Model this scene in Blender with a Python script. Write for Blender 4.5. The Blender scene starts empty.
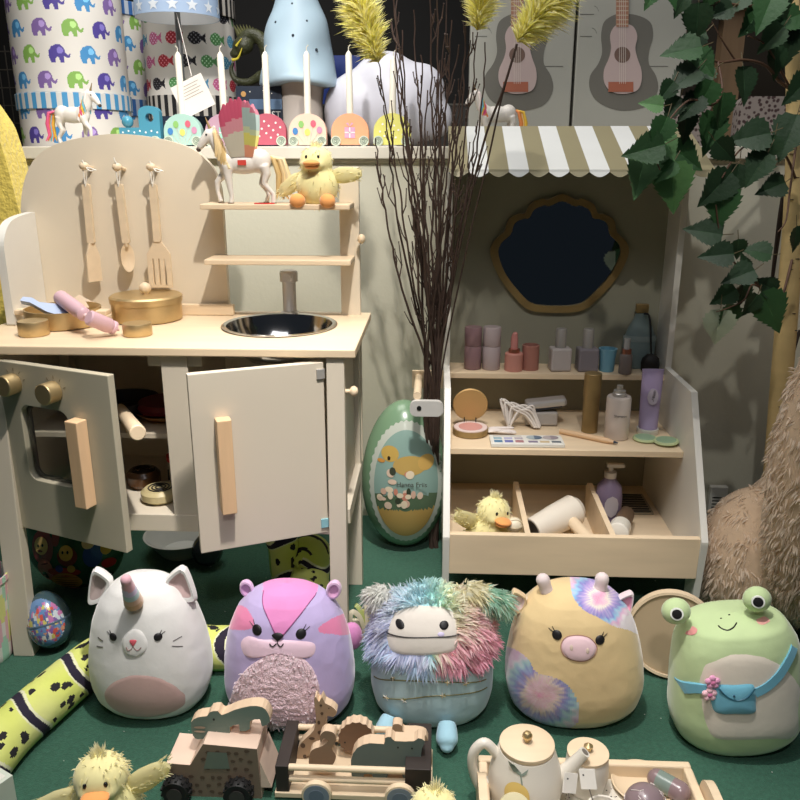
import bpy, math, random
from mathutils import Vector, Matrix, Euler, noise
PI = math.pi
D2 = math.radians
R = random.Random(7)
SC = bpy.context.scene
COL = SC.collection

# ------------------------------------------------------------------ camera
CAMZ = 0.824
CROT = Euler((D2(73), 0, D2(2.6)), 'XYZ').to_matrix()
cd = bpy.data.cameras.new('camera'); cam = bpy.data.objects.new('camera', cd); COL.objects.link(cam)
cam.location = (0, 0, CAMZ); cam.rotation_euler = (D2(73), 0, D2(2.6))
cd.sensor_width = 36; cd.sensor_fit = 'HORIZONTAL'; cd.lens = 36.0; cd.clip_start = .02; cd.clip_end = 50
SC.camera = cam
CP = Vector((0, 0, CAMZ))

def ray(px, py):
    return CROT @ Vector(((px - 400) / 800, (400 - py) / 800, -1))
def PY(px, py, y):            # point seen at a pixel on the vertical plane Y = y
    d = ray(px, py); return CP + d * (y / d.y)
def PZ(px, py, z):            # point seen at a pixel on the level plane Z = z
    d = ray(px, py); return CP + d * ((z - CAMZ) / d.z)
def proj(p):
    q = CROT.transposed() @ (Vector(p) - CP)
    return (400 - 800 * q.x / q.z, 400 + 800 * q.y / q.z)

# ------------------------------------------------------------------ colours and materials
def S(r, g=None, b=None):
    if g is None: r, g, b = r
    f = lambda c: (c / 255 / 12.92) if c / 255 <= .04045 else ((c / 255 + .055) / 1.055) ** 2.4
    return (f(r), f(g), f(b), 1)
MATS = {}
def mat(name, col=None, rough=.55, metal=0, var=.06, vs=12, bump=0, bs=60, sheen=0, trans=0, coat=0, wood=None, ior=1.45, emit=0, alpha=1, vscale=(1, 1, 1)):
    """procedural Principled material; col None reads the mesh's own colour attribute"""
    if name in MATS: return MATS[name]
    m = bpy.data.materials.new(name); m.use_nodes = True; MATS[name] = m
    nt = m.node_tree; N = nt.nodes; L = nt.links; b = N['Principled BSDF']
    tc = N.new('ShaderNodeTexCoord'); mp = N.new('ShaderNodeMapping'); L.new(tc.outputs['Object'], mp.inputs[0])
    if wood: mp.inputs['Scale'].default_value = wood
    else: mp.inputs['Scale'].default_value = vscale
    nz = N.new('ShaderNodeTexNoise'); nz.inputs['Scale'].default_value = vs; nz.inputs['Detail'].default_value = 5
    L.new(mp.outputs[0], nz.inputs['Vector'])
    if col is None:
        a = N.new('ShaderNodeAttribute'); a.attribute_name = 'Col'; base = a.outputs['Color']
    else:
        rg = N.new('ShaderNodeRGB'); rg.outputs[0].default_value = col; base = rg.outputs[0]
    mr = N.new('ShaderNodeMapRange'); mr.inputs[1].default_value = .25; mr.inputs[2].default_value = .75
    mr.inputs[3].default_value = 1 - var; mr.inputs[4].default_value = 1 + var; mr.clamp = False
    L.new(nz.outputs['Fac'], mr.inputs[0])
    vm = N.new('ShaderNodeVectorMath'); vm.operation = 'SCALE'; L.new(base, vm.inputs[0]); L.new(mr.outputs[0], vm.inputs['Scale'])
    L.new(vm.outputs[0], b.inputs['Base Color'])
    b.inputs['Roughness'].default_value = rough; b.inputs['Metallic'].default_value = metal
    b.inputs['IOR'].default_value = ior
    if sheen: b.inputs['Sheen Weight'].default_value = sheen; b.inputs['Sheen Roughness'].default_value = .4
    if trans: b.inputs['Transmission Weight'].default_value = trans
    if coat: b.inputs['Coat Weight'].default_value = coat; b.inputs['Coat Roughness'].default_value = .15
    if alpha < 1: b.inputs['Alpha'].default_value = alpha
    if bump:
        n2 = N.new('ShaderNodeTexNoise'); n2.inputs['Scale'].default_value = bs; n2.inputs['Detail'].default_value = 4
        L.new(tc.outputs['Object'], n2.inputs['Vector'])
        bp = N.new('ShaderNodeBump'); bp.inputs['Strength'].default_value = min(1, bump); bp.inputs['Distance'].default_value = .004
        L.new(n2.outputs['Fac'], bp.inputs['Height']); L.new(bp.outputs[0], b.inputs['Normal'])
    return m

# ------------------------------------------------------------------ mesh builder
class MB:
    def __init__(s, col=(.8, .8, .8, 1)):
        s.v = []; s.f = []; s.c = []; s.sm = []; s.col = col
    def add(s, vs, fs, smooth=False, M=None, col=None):
        o = len(s.v)
        for p in vs:
            p = Vector(p)
            s.v.append(M @ p if M is not None else p)
        for k, f in enumerate(fs):
            s.f.append([i + o for i in f]); s.sm.append(smooth)
            s.c.append(col[k] if isinstance(col, list) else (col or s.col))
        return s
    def box(s, c, d, M=None, col=None):
        x, y, z = c; a, b, e = d[0] / 2, d[1] / 2, d[2] / 2
        vs = [(x + i * a, y + j * b, z + k * e) for i in (-1, 1) for j in (-1, 1) for k in (-1, 1)]
        return s.add(vs, [(0, 1, 3, 2), (4, 6, 7, 5), (0, 4, 5, 1), (2, 3, 7, 6), (0, 2, 6, 4), (1, 5, 7, 3)], False, M, col)
    def bb(s, x0, x1, y0, y1, z0, z1, M=None, col=None):
        return s.box(((x0 + x1) / 2, (y0 + y1) / 2, (z0 + z1) / 2), (abs(x1 - x0), abs(y1 - y0), abs(z1 - z0)), M, col)
    def tube(s, pts, rad, n=10, cap=True, M=None, col=None, smooth=True, flat=None, colf=None):
        pts = [Vector(p) for p in pts]; m = len(pts)
        if not hasattr(rad, '__len__'): rad = [rad] * m
        t = (pts[1] - pts[0]).normalized(); u = t.orthogonal().normalized()
        if flat is not None:
            u = Vector(flat); u = (u - t * u.dot(t)).normalized()
        vs = []; fs = []; cs = []
        for i in range(m):
            if i == 0: tn = pts[1] - pts[0]
            elif i == m - 1: tn = pts[-1] - pts[-2]
            else: tn = pts[i + 1] - pts[i - 1]
            tn = tn.normalized(); u = (u - tn * u.dot(tn)).normalized(); w = tn.cross(u)
            ra, rb = rad[i] if hasattr(rad[i], '__len__') else (rad[i], rad[i])
            for k in range(n):
                a = 2 * PI * k / n
                vs.append(pts[i] + u * (ra * math.cos(a)) + w * (rb * math.sin(a)))
        for i in range(m - 1):
            for k in range(n):
                k2 = (k + 1) % n
                fs.append((i * n + k, i * n + k2, (i + 1) * n + k2, (i + 1) * n + k))
                cs.append(colf(i / (m - 1), k / n) if colf else (col or s.col))
        if cap:
            fs.append(tuple(range(n - 1, -1, -1))); cs.append(colf(0, 0) if colf else (col or s.col))
            fs.append(tuple((m - 1) * n + k for k in range(n))); cs.append(colf(1, 0) if colf else (col or s.col))
        return s.add(vs, fs, smooth, M, cs)
    def cyl(s, p0, p1, r0, r1=None, n=24, M=None, col=None):
        r1 = r0 if r1 is None else r1
        p0 = Vector(p0); p1 = Vector(p1); e = (p1 - p0) * .001
        s.tube([p0, p1], [r0, r1], n, False, M, col, True)
        o = len(s.v)
        s.f.append([o - 2 * n + k for k in range(n - 1, -1, -1)]); s.sm.append(False); s.c.append(col or s.col)
        s.f.append([o - n + k for k in range(n)]); s.sm.append(False); s.c.append(col or s.col)
        return s
    def lathe(s, prof, n=32, M=None, col=None, colf=None, sx=1, sy=1, smooth=True, cap=True):
        vs = []; fs = []; cs = []; m = len(prof)
        for (r, z) in prof:
            for k in range(n):
                a = 2 * PI * k / n; vs.append((r * sx * math.cos(a), r * sy * math.sin(a), z))
        for i in range(m - 1):
            for k in range(n):
                k2 = (k + 1) % n
                fs.append((i * n + k, i * n + k2, (i + 1) * n + k2, (i + 1) * n + k))
                cs.append(colf((i + .5) / (m - 1), (k + .5) / n) if colf else (col or s.col))
        c0 = colf(0, 0) if colf else (col or s.col); c1 = colf(1, 0) if colf else (col or s.col)
        if cap and prof[0][0] > 1e-5: fs.append(tuple(range(n - 1, -1, -1))); cs.append(c0)
        if cap and prof[-1][0] > 1e-5: fs.append(tuple((m - 1) * n + k for k in range(n))); cs.append(c1)
        return s.add(vs, fs, smooth, M, cs)
    def ell(s, c, r, M=None, col=None, n=24, m=14):
        if not hasattr(r, '__len__'): r = (r, r, r)
        T = Matrix.Translation(Vector(c)) @ Matrix.Diagonal((r[0], r[1], r[2], 1))
        if M is not None: T = M @ T
        pr = [(max(1e-4, math.cos(-PI / 2 + PI * i / m)), math.sin(-PI / 2 + PI * i / m)) for i in range(m + 1)]
        return s.lathe(pr, n, T, col)
    def prism(s, ol, y0, y1, M=None, col=None, front=None, back=None, smooth=False):
        """outline in the XZ plane pushed along Y from y0 (front) to y1"""
        n = len(ol)
        vs = [(x, y0, z) for x, z in ol] + [(x, y1, z) for x, z in ol]
        fs = [tuple(range(n)), tuple(range(2 * n - 1, n - 1, -1))]
        cs = [front or col or s.col, back or front or col or s.col]
        s.add(vs, fs, False, M, cs)
        s.add(vs, [(k, k + n, (k + 1) % n + n, (k + 1) % n) for k in range(n)], smooth, M, col or s.col)
        return s
    def poly(s, ol, M=None, col=None, y=0):
        return s.add([(x, y, z) for x, z in ol], [tuple(range(len(ol)))], False, M, col)
    def blade(s, p, d, L, w, droop=0, col=None):
        p = Vector(p); d = Vector(d).normalized(); u = d.orthogonal().normalized(); v = d.cross(u)
        q = p + d * L * .5 + Vector((0, 0, -droop * L * .15)); e = p + d * L * .95 + Vector((0, 0, -droop * L * .6))
        a = (len(s.v) * 2.399) % PI; k = (u * math.cos(a) + v * math.sin(a)) * w * 1.5
        return s.add([p - k, p + k, q + k * .85, q - k * .85, e], [(0, 1, 2, 3), (3, 2, 4)], True, None, col)

def WM(o):
    m = o.matrix_basis.copy()
    while o.parent: o = o.parent; m = o.matrix_basis @ m
    return m
def build(name, mb, m, parent=None, world=False, bev=0, sub=0, remesh=0, label=None, kind=None, segs=2):
    me = bpy.data.meshes.new(name)
    vs = mb.v
    if world and parent is not None:
        I = WM(parent).inverted(); vs = [I @ v for v in vs]
    me.from_pydata([tuple(v) for v in vs], [], mb.f)
    me.polygons.foreach_set('use_smooth', mb.sm)
    ca = me.color_attributes.new('Col', 'FLOAT_COLOR', 'CORNER')
    fl = []
    for f, c in zip(mb.f, mb.c): fl.extend(tuple(c) * len(f))
    ca.data.foreach_set('color', fl)
    me.materials.append(m); me.update()
    if len(mb.f) < 60000 and not remesh and any(mb.sm): me.set_sharp_from_angle(angle=D2(38))
    o = bpy.data.objects.new(name, me); COL.objects.link(o)
    if parent is not None: o.parent = parent
    if remesh:
        r = o.modifiers.new('r', 'REMESH'); r.mode = 'VOXEL'; r.voxel_size = remesh; r.use_smooth_shade = True
        sm = o.modifiers.new('s', 'SMOOTH'); sm.iterations = 6; sm.factor = .6
    if bev:
        b = o.modifiers.new('b', 'BEVEL'); b.width = bev; b.segments = segs; b.limit_method = 'ANGLE'; b.angle_limit = D2(40)
    if sub:
        b = o.modifiers.new('s', 'SUBSURF'); b.levels = sub; b.render_levels = sub
    if label: o['label'] = label
    if kind: o['kind'] = kind
    return o
def T(name, label, cat, loc=(0, 0, 0), rot=(0, 0, 0), group=None):
    o = bpy.data.objects.new(name, None); COL.objects.link(o); o.empty_display_size = .02
    o.location = loc; o.rotation_euler = rot; o['label'] = label; o['category'] = cat
    if group: o['group'] = group
    return o
def tag(o, label, cat, group=None, kind=None):
    o['label'] = label; o['category'] = cat
    if group: o['group'] = group
    if kind: o['kind'] = kind
    return o
def one(name, mb, m, label, cat, loc=(0, 0, 0), rot=(0, 0, 0), group=None, **k):
    o = build(name, mb, m, None, **k); o.location = loc; o.rotation_euler = rot
    return tag(o, label, cat, group)
def struct(name, mb, m, **k):
    return build(name, mb, m, None, kind='structure', **k)
def dup(root, loc, rot=None, label=None, group=None):
    r = root.copy(); COL.objects.link(r); r.location = loc
    if rot is not None: r.rotation_euler = rot
    if label: r['label'] = label
    if group: r['group'] = group
    for ch in list(root.children):
        c = ch.copy(); COL.objects.link(c); c.parent = r
        for g in list(ch.children):
            d = g.copy(); COL.objects.link(d); d.parent = c
    return r
def text(name, body, size, m, parent, loc, rot, depth=.0002, label=None, bold=0):
    cu = bpy.data.curves.new(name, 'FONT'); cu.body = body; cu.size = size; cu.extrude = depth; cu.offset = bold
    cu.align_x = 'CENTER'; cu.align_y = 'CENTER'
    t = bpy.data.objects.new(name, cu); COL.objects.link(t)
    me = bpy.data.meshes.new_from_object(t); bpy.data.objects.remove(t)
    o = bpy.data.objects.new(name, me); COL.objects.link(o); me.materials.clear(); me.materials.append(m)
    o.parent = parent; o.location = loc; o.rotation_euler = rot
    return o

def cr(pts, n=8, closed=False):
    """Catmull-Rom through points of any dimension"""
    P = [Vector(p) for p in pts]; out = []; m = len(P)
    for i in range(m if closed else m - 1):
        if closed: a, b, c, d = P[i - 1], P[i], P[(i + 1) % m], P[(i + 2) % m]
        else: a, b, c, d = P[max(i - 1, 0)], P[i], P[i + 1], P[min(i + 2, m - 1)]
        for k in range(n):
            t = k / n
            out.append(.5 * ((2 * b) + (c - a) * t + (2 * a - 5 * b + 4 * c - d) * t * t + (3 * b - a - 3 * c + d) * t ** 3))
    if not closed: out.append(P[-1])
    return out
def circ(cx, cz, rx, rz=None, n=24, a0=0):
    rz = rx if rz is None else rz
    return [(cx + rx * math.cos(a0 + 2 * PI * k / n), cz + rz * math.sin(a0 + 2 * PI * k / n)) for k in range(n)]
def fixx(p, px):
    for _ in range(4): p.x += (px - proj(p)[0]) * width(0, 1, p)
    return p
def width(px0, px1, p):      # real width of a pixel span at the depth of p
    q = CROT.transposed() @ (Vector(p) - CP); return (px1 - px0) / 800 * -q.z
def rrect(x0, x1, z0, z1, r, n=5):
    o = []
    for cx, cz, a in ((x1 - r, z1 - r, 0), (x0 + r, z1 - r, 90), (x0 + r, z0 + r, 180), (x1 - r, z0 + r, 270)):
        for k in range(n + 1):
            t = D2(a + 90 * k / n); o.append((cx + r * math.cos(t), cz + r * math.sin(t)))
    return o

# ------------------------------------------------------------------ shared materials
M_vc = mat('printed_paint', None, .5, var=.03)
M_vcg = mat('glossy_paint', None, .22, var=.03, coat=.3)
M_velour = mat('velour', None, .9, var=.05, vs=25, sheen=.5, bump=.10, bs=90)
M_fur = mat('plush_fur', None, .85, var=.05, vs=60, sheen=.2)
_nt = M_fur.node_tree; _b = _nt.nodes['Principled BSDF']; _tr = _nt.nodes.new('ShaderNodeBsdfTranslucent'); _mx = _nt.nodes.new('ShaderNodeMixShader'); _mx.inputs[0].default_value = .45
_gm = _nt.nodes.new('ShaderNodeGamma'); _gm.inputs[1].default_value = .62; _nt.links.new(_b.inputs['Base Color'].links[0].from_socket, _gm.inputs[0]); _nt.links.new(_gm.outputs[0], _b.inputs['Base Color']); _nt.links.new(_gm.outputs[0], _tr.inputs['Color']); _nt.links.new(_b.outputs[0], _mx.inputs[1]); _nt.links.new(_tr.outputs[0], _mx.inputs[2]); _nt.links.new(_mx.outputs[0], _nt.nodes['Material Output'].inputs[0])
M_wood = mat('pale_birch_ply', S(228, 206, 174), .5, var=.07, vs=3, wood=(2, 14, 14))
M_woodz = mat('pale_beech_upright', S(222, 186, 146), .5, var=.09, vs=3, wood=(18, 18, 2))
M_cream = mat('cream_lacquer', S(208, 198, 180), .5, var=.02, vs=6)
M_grey = mat('warm_grey_lacquer', S(205, 192, 172), .5, var=.03, vs=6)
M_olive = mat('khaki_lacquer', S(152, 150, 132), .6, var=.03, vs=5)
M_white = mat('white_lacquer', S(226, 224, 216), .45, var=.02)
M_gold = mat('brushed_gold', S(206, 182, 136), .42, .85, var=.06, vs=30)
M_golddk = mat('antique_gold', S(156, 132, 88), .45, .4, var=.08, vs=30)
M_steel = mat('polished_steel', S(200, 200, 200), .12, 1, var=.03)
M_satin = mat('satin_nickel', S(196, 192, 186), .42, .55, var=.03)
M_black = mat('black_rubber', S(26, 25, 25), .6)
M_woodvc = mat('painted_plywood', None, .55, var=.07, vs=4, wood=(6, 6, 22))
M_plastic = mat('soft_plastic', None, .35, var=.02)
# ================================================================== THE SETTING
def carpet():
    m = mat('green_carpet', S(50, 92, 74), .95, var=.22, vs=160, bump=.6, bs=420, sheen=.15)
    b = MB(); n = 40
    b.bb(-1.5, 1.7, -.4, 1.75, -.03, 0)
    struct('floor', b, m)
carpet()
M_wall = mat('off_white_painted_board', S(202, 200, 182), .7, var=.025, vs=5, bump=.12, bs=120)
M_dark = mat('dark_shop_wall', S(20, 19, 18), .8, var=.15, vs=4)
M_brown = mat('dark_brown_wall', S(54, 47, 38), .8, var=.15, vs=4)
b = MB(); b.bb(-1.5, 1.7, 1.745, 1.77, 0, .815); struct('wall_back', b, M_wall)
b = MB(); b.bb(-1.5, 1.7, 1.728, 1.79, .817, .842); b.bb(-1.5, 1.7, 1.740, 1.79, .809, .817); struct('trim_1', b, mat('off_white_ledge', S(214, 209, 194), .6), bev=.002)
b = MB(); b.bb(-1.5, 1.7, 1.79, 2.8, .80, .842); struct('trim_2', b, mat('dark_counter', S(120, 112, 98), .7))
b = MB(); b.bb(-1.5, .62, 2.8, 2.83, .0, 1.9); struct('wall_rear', b, M_dark)
b = MB(); b.bb(.62, 1.7, 2.45, 2.48, .0, 1.9); struct('wall_right_rear', b, M_brown)
b = MB(); b.bb(-1.53, -1.5, .9, 2.83, 0, 1.9); struct('wall_left', b, M_dark)
b = MB(); b.bb(1.7, 1.73, .9, 2.83, 0, 1.9); struct('wall_right', b, M_brown)

# ================================================================== THE PLAY KITCHEN
def ringpts(outer, cx, cz, inner):
    """match an outer rectangle (x0,x1,z0,z1) to inner points by angle"""
    x0, x1, z0, z1 = outer; res = []
    for (x, z) in inner:
        a = math.atan2(z - cz, x - cx); c, s = math.cos(a), math.sin(a)
        t = min(((x1 - cx) / c if c > 0 else (x0 - cx) / c) if abs(c) > 1e-9 else 1e9,
                ((z1 - cz) / s if s > 0 else (z0 - cz) / s) if abs(s) > 1e-9 else 1e9)
        res.append((cx + c * t, cz + s * t))
    # snap the nearest point to each corner
    for X in (x0, x1):
        for Z in (z0, z1):
            k = min(range(len(res)), key=lambda i: (res[i][0] - X) ** 2 + (res[i][1] - Z) ** 2); res[k] = (X, Z)
    return res
def plate_hole(outer, inner, t, M=None, col=None):
    """plate in XZ, y from 0 to t, with a hole"""
    x0, x1, z0, z1 = outer
    cx = sum(p[0] for p in inner) / len(inner); cz = sum(p[1] for p in inner) / len(inner)
    o = ringpts(outer, cx, cz, inner); n = len(inner); b = MB(col or (.8, .8, .8, 1))
    vs = [(x, 0, z) for x, z in o] + [(x, 0, z) for x, z in inner] + [(x, t, z) for x, z in o] + [(x, t, z) for x, z in inner]
    fs = []
    for k in range(n):
        j = (k + 1) % n
        fs += [(k, j, n + j, n + k), (2 * n + k, 3 * n + k, 3 * n + j, 2 * n + j), (k, 2 * n + k, 2 * n + j, j), (n + k, n + j, 3 * n + j, 3 * n + k)]
    b.add(vs, fs, False, M); return b

K = T('play_kitchen', 'cream wooden play kitchen with open doors, sink and arched back panel', 'play kitchen', (-.43, 1.33, 0))
def kp(name, b, m, parent=None, **k): return build(name, b, m, parent or K, world=True, **k)
# back panel: arch, opening for shelves, narrow right stile
xl, xr, ys = -.757, -.139, 1.458
ol = [(-.385, .25), (-.385, .735)] + [tuple(p) for p in cr([(-.385, .735), (-.388, .775), (-.405, .812), (-.45, .842), (-.55, .860), (-.64, .852), (-.70, .832), (-.735, .795), (-.755, .735), (-.757, .66)], 6)][1:] + [(-.757, .25)]
b = MB(); b.prism(ol, ys, ys + .014); b.bb(-.175, xr, ys, ys + .014, .25, .805); b.bb(-.385, -.175, ys, ys + .014, .25, .545)
kp('back_panel', b, mat('cream_back_panel', S(224, 212, 190), .5, var=.02), bev=.002)
b = MB(); ol = [(1.335, .542), (1.335, .65)] + [tuple(p) for p in cr([(1.335, .65), (1.338, .685), (1.362, .712), (1.40, .722), (1.457, .726)], 5)][1:] + [(1.457, .542)]
Mz = Matrix(((0, 1, 0, 0), (1, 0, 0, 0), (0, 0, 1, 0), (0, 0, 0, 1)))      # swaps X and Y: prism along X
b.prism(ol, -.744, -.730, Mz); kp('side_board', b, M_white, bev=.002)
wt = MB(); hole = circ(-.271, 1.357, .094, .094, 64)
wt = plate_hole((-.762, -.122, 1.183, 1.486), hole, .014, Matrix(((1, 0, 0, 0), (0, 0, 1, 0), (0, 1, 0, .527), (0, 0, 0, 1))))
wo = kp('worktop', wt, M_wood, bev=.002)
b = MB(); b.lathe([(.099, .0015), (.100, .003), (.097, .0045), (.0915, .003), (.088, -.012), (.078, -.04), (.055, -.058), (.02, -.062), (.0005, -.062)], 64, Matrix.Translation((-.271, 1.357, .541)), cap=False)
sk = kp('sink_basin', b, M_steel)
b = MB(); b.lathe([(.013, 0), (.013, .004), (.009, .005), (.0005, .005)], 24, Matrix.Translation((-.271, 1.357, .479))); build('drain', b, M_black, sk, world=True)
b = MB(); P0 = PZ(290, 314, .541); 
b.lathe([(.017, 0), (.017, .004), (.0125, .006), (.0125, .060), (.0165, .061), (.0165, .078), (.014, .081), (.0005, .079)], 32, Matrix.Translation((-.272, 1.466, .541)))
b.cyl((-.272, 1.466, .611), (-.272, 1.446, .611), .008, None, 20)
kp('tap', b, M_satin)
for x0, x1, y0, y1 in ((-.718, -.683, 1.188, 1.212), (-.168, -.140, 1.188, 1.212), (-.718, -.683, 1.42, 1.445), (-.168, -.140, 1.42, 1.445)):
    b = MB(); b.bb(x0, x1, y0, y1, 0, .527)
    if y0 < 1.3:
        for v in b.v:
            if v.z < .1: v.y -= .032
    kp('leg', b, M_cream, bev=.0015)
b = MB(); b.bb(-.428, -.386, 1.192, 1.212, .256, .527); b.bb(-.45, -.364, 1.196, 1.214, .508, .527); kp('middle_post', b, M_cream, bev=.001)
b = MB(); b.bb(-.412, -.398, 1.212, 1.457, .256, .527); kp('partition', b, M_cream)
b = MB(); b.bb(-.683, -.168, 1.19, 1.457, .226, .256); kp('cabinet_floor', b, M_cream, bev=.001)
b = MB(); b.bb(-.683, -.412, 1.24, 1.457, .372, .380); kp('inner_shelf', b, M_grey)
b = MB(); b.bb(-.160, -.150, 1.212, 1.42, .256, .527); kp('side_panel', b, M_cream)
b = MB(); b.bb(-.150, -.138, 1.212, 1.42, .236, .262); kp('side_rail', b, M_cream, bev=.001)
b = MB(); b.bb(-.712, -.702, 1.212, 1.42, .226, .527); kp('side_panel', b, M_cream)
for z in (.740, .646):
    b = MB(); b.bb(-.405, -.148, 1.385, 1.458, z - .0045, z + .0045); kp('shelf', b, M_wood, bev=.0015)
# hinged doors: local frame on the hinge line
def door(hx, hy, ang, w, sgn, z0, z1):
    """sgn +1: the door runs to +X from its hinge; returns matrix: local x along the door, y into the cabinet"""
    return Matrix.Translation((hx, hy, 0)) @ Matrix.Rotation(ang, 4, 'Z')
aL = -math.atan2(.088, .222); ML = door(-.697, 1.188, aL, 0, 1, 0, 0)
def onplane(px, py, M):
    I = M.inverted(); o = I @ CP; d = I.to_3x3() @ ray(px, py); t = -o.y / d.y; return o + d * t
q0 = onplane(19, 402, ML); q1 = onplane(82, 490, ML)
win = rrect(q0.x, .150, q1.z, q0.z - .004, .018, 6)
b = plate_hole((.002, .239, .232, .518), win, .013, ML)
dl = kp('door', b, mat('door_grey_shaded', S(180, 173, 152), .45, var=.02), bev=.0012)  # grey lacquer darkened: shade of a door turned from the light, in its colour
b = MB(S(70, 58, 50)); o2 = plate_hole((q0.x - .002, .152, q1.z - .002, q0.z - .002), rrect(q0.x + .005, .145, q1.z + .004, q0.z - .008, .014, 6), .004, ML @ Matrix.Translation((0, .0145, 0)))
build('window_surround', o2, mat('dark_brown_edge', S(84, 70, 60), .6), dl, world=True)
b = MB(); b.bb(q0.x - .002, .152, .009, .011, q1.z - .002, q0.z - .002, ML)
build('window_pane', b, mat('clear_acrylic', S(225, 232, 230), .05, trans=1, var=0), dl, world=True)
h0 = onplane(73, 416, ML); h1 = onplane(96, 510, ML)
b = MB(); b.bb(h0.x + .004, h0.x + .028, -.022, -.0005, h1.z + .010, h0.z - .001, ML); build('handle', b, M_woodz, dl, world=True, bev=.0015)
for px, py in ((15, 383), (55, 391)):
    k = onplane(px, py, ML); b = MB(); b.cyl(ML @ Vector((k.x, -.024, k.z)), ML @ Vector((k.x, -.0005, k.z)), .0165, .0165, 40)
    kb = build('oven_knob', b, M_gold, dl, world=True, bev=.0015)
    b = MB(S(120, 108, 90))
    for a in (20, 55, 90, 125, 160): b.box((0, 0, 0), (.0008, .0004, .005), ML @ Matrix.Translation((k.x + .022 * math.cos(D2(a)), -.0004, k.z + .022 * math.sin(D2(a)))) @ Matrix.Rotation(D2(90 - a), 4, 'Y'))
    build('dial_mark', b, M_vc, dl, world=True)
b = MB(); hg = onplane(15, 509, ML); b.bb(.001, .014, -.003, .0, .246, .262, ML); build('hinge', b, M_satin, dl, world=True, bev=.0008)
aR = math.atan2(.083, .187); MR = Matrix.Translation((-.170, 1.188, 0)) @ Matrix.Rotation(aR, 4, 'Z')
b = MB(); b.bb(-.207, -.002, 0, .013, .232, .520, MR); dr = kp('door', b, M_cream, bev=.0012)
h0 = onplane(214, 416, MR); h1 = onplane(233, 513, MR)
b = MB(); b.bb(h0.x - .000, h0.x + .022, -.022, -.0005, h1.z + .008, h0.z - .002, MR); build('handle', b, M_woodz, dr, world=True, bev=.0015)
for z in (.250, .502):
    b = MB(); b.bb(-.014, -.001, -.003, 0, z - .008, z + .008, MR); build('hinge', b, mat('pale_blue_hinge_tape', S(140, 190, 200), .4) if z < .3 else M_satin, dr, world=True, bev=.0008)
# pegs: three on the back panel, two on the right side
PEG = []
for px, py in ((84, 166), (117, 167), (151, 167)):
    c = PY(px, py, 1.425); PEG.append(c)
    b = MB(); b.cyl((c.x, 1.457, c.z - .004), (c.x, 1.432, c.z), .0035, None, 12); b.ell((c.x, 1.425, c.z), (.0085, .0075, .007))
    kp('peg', b, M_wood)
for (y, z, L) in ((1.20, .470, .010), (1.44, .682, .003)):
    b = MB(); b.cyl((-.141, y, z), (-.141 + L, y, z), .0035, None, 12); b.ell((-.137 + L, y, z), (.007, .0085, .0085)); kp('peg', b, M_wood)

# ------------------------------------------------------------------ utensils on the pegs
def utensil(kind, peg, lab, px0, px1, pyb):
    c = peg; t = T('wooden_' + kind, lab, 'toy utensil', (c.x, 1.432, c.z), (0, 0, 0), 'wooden utensils hanging on pegs')
    top = PY(px0, 184, 1.432) - t.location; bot = PY(px1, pyb, 1.436) - t.location
    d = (bot - top); L = d.length; 
    M = Matrix.Translation(top) @ Matrix.Rotation(-math.atan2(d.x, -d.z), 4, 'Y')
    hl = .60 * L if kind != 'slotted_turner' else .56 * L
    b = MB(); b.prism(rrect(-.0065, .0065, -hl, 0, .003), -.004, .004, M); build('handle', b, M_wood, t, bev=.001)
    b = MB()
    if kind == 'spatula':
        o = [(-.0055, -hl), (.0055, -hl), (.013, -hl - .022), (.014, -L), (-.014, -L + .0), (-.013, -hl - .022)]
        b.prism(o, -.002, .002, M @ Matrix.Rotation(D2(55), 4, 'Z')); build('blade', b, M_wood, t, bev=.001)
    elif kind == 'spoon':
        b.lathe([(.0005, -.006), (.008, -.0045), (.013, .0), (.0135, .002), (.0115, .0015), (.007, -.002), (.0005, -.003)], 24, M @ Matrix.Rotation(D2(50), 4, 'Z') @ Matrix.Translation((0, .003, -hl - .026)) @ Matrix.Rotation(D2(90), 4, 'X') @ Matrix.Diagonal((1, 1.9, 1, 1)))
        b.cyl(M @ Vector((0, 0, -hl + .004)), M @ Vector((0, 0, -hl - .006)), .0045, .003, 12)
        build('bowl', b, M_wood, t)
    else:
        W = .0215; ol = [(-.007, -hl), (.007, -hl), (W, -hl - .022), (W, -L), (W - .011, -L)]
        zt = -hl - .030
        for sx in (.0105, 0, -.0105): ol += [(sx + .0015, -L), (sx + .0015, zt), (sx - .0015, zt), (sx - .0015, -L)]
        ol += [(-W, -L), (-W, -hl - .022)]
        b.prism(ol, -.002, .002, M); b.bb(-W, W, -.002, .002, -L - .004, -L + .001, M); build('blade', b, M_wood, t, bev=.0006)
    b = MB(S(240, 236, 226)); rr = random.Random(kind)
    pts = [(0, -.012, .010), (.003, -.010, -.002), (top.x * .5 + .004, -.006, top.z * .5), (top.x, -.004, top.z - .004)]
    b.tube([tuple(p) for p in cr(pts, 5)], .0013, 6)
    b.tube([tuple(p) for p in cr([(-.003, -.006, -.002), (-.002, -.008, -.010), (top.x, -.005, top.z)], 5)], .0013, 6)
    if kind != 'spoon':
        b.tube([tuple(p) for p in cr([(.004, -.010, -.002), (.014, -.012, -.004), (.024, -.014, -.007)], 5)], .0011, 6)
        b.tube([tuple(p) for p in cr([(.004, -.010, -.002), (.013, -.014, -.008), (.021, -.014, -.006)], 5)], .0011, 6)
    else: b.tube([tuple(p) for p in cr([(0, -.010, .004), (-.003, -.010, .016)], 5)], .0011, 6)
    build('cord', b, M_vc, t)
utensil('spatula', PEG[0], 'wooden play spatula on the left peg, turned edge-on', 86, 96, 281)
utensil('spoon', PEG[1], 'wooden play spoon with a rounded bowl, on the middle peg', 119, 132, 281)
utensil('slotted_turner', PEG[2], 'wooden turner with three slots hanging above the gold pot', 153, 162, 285)

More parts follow.
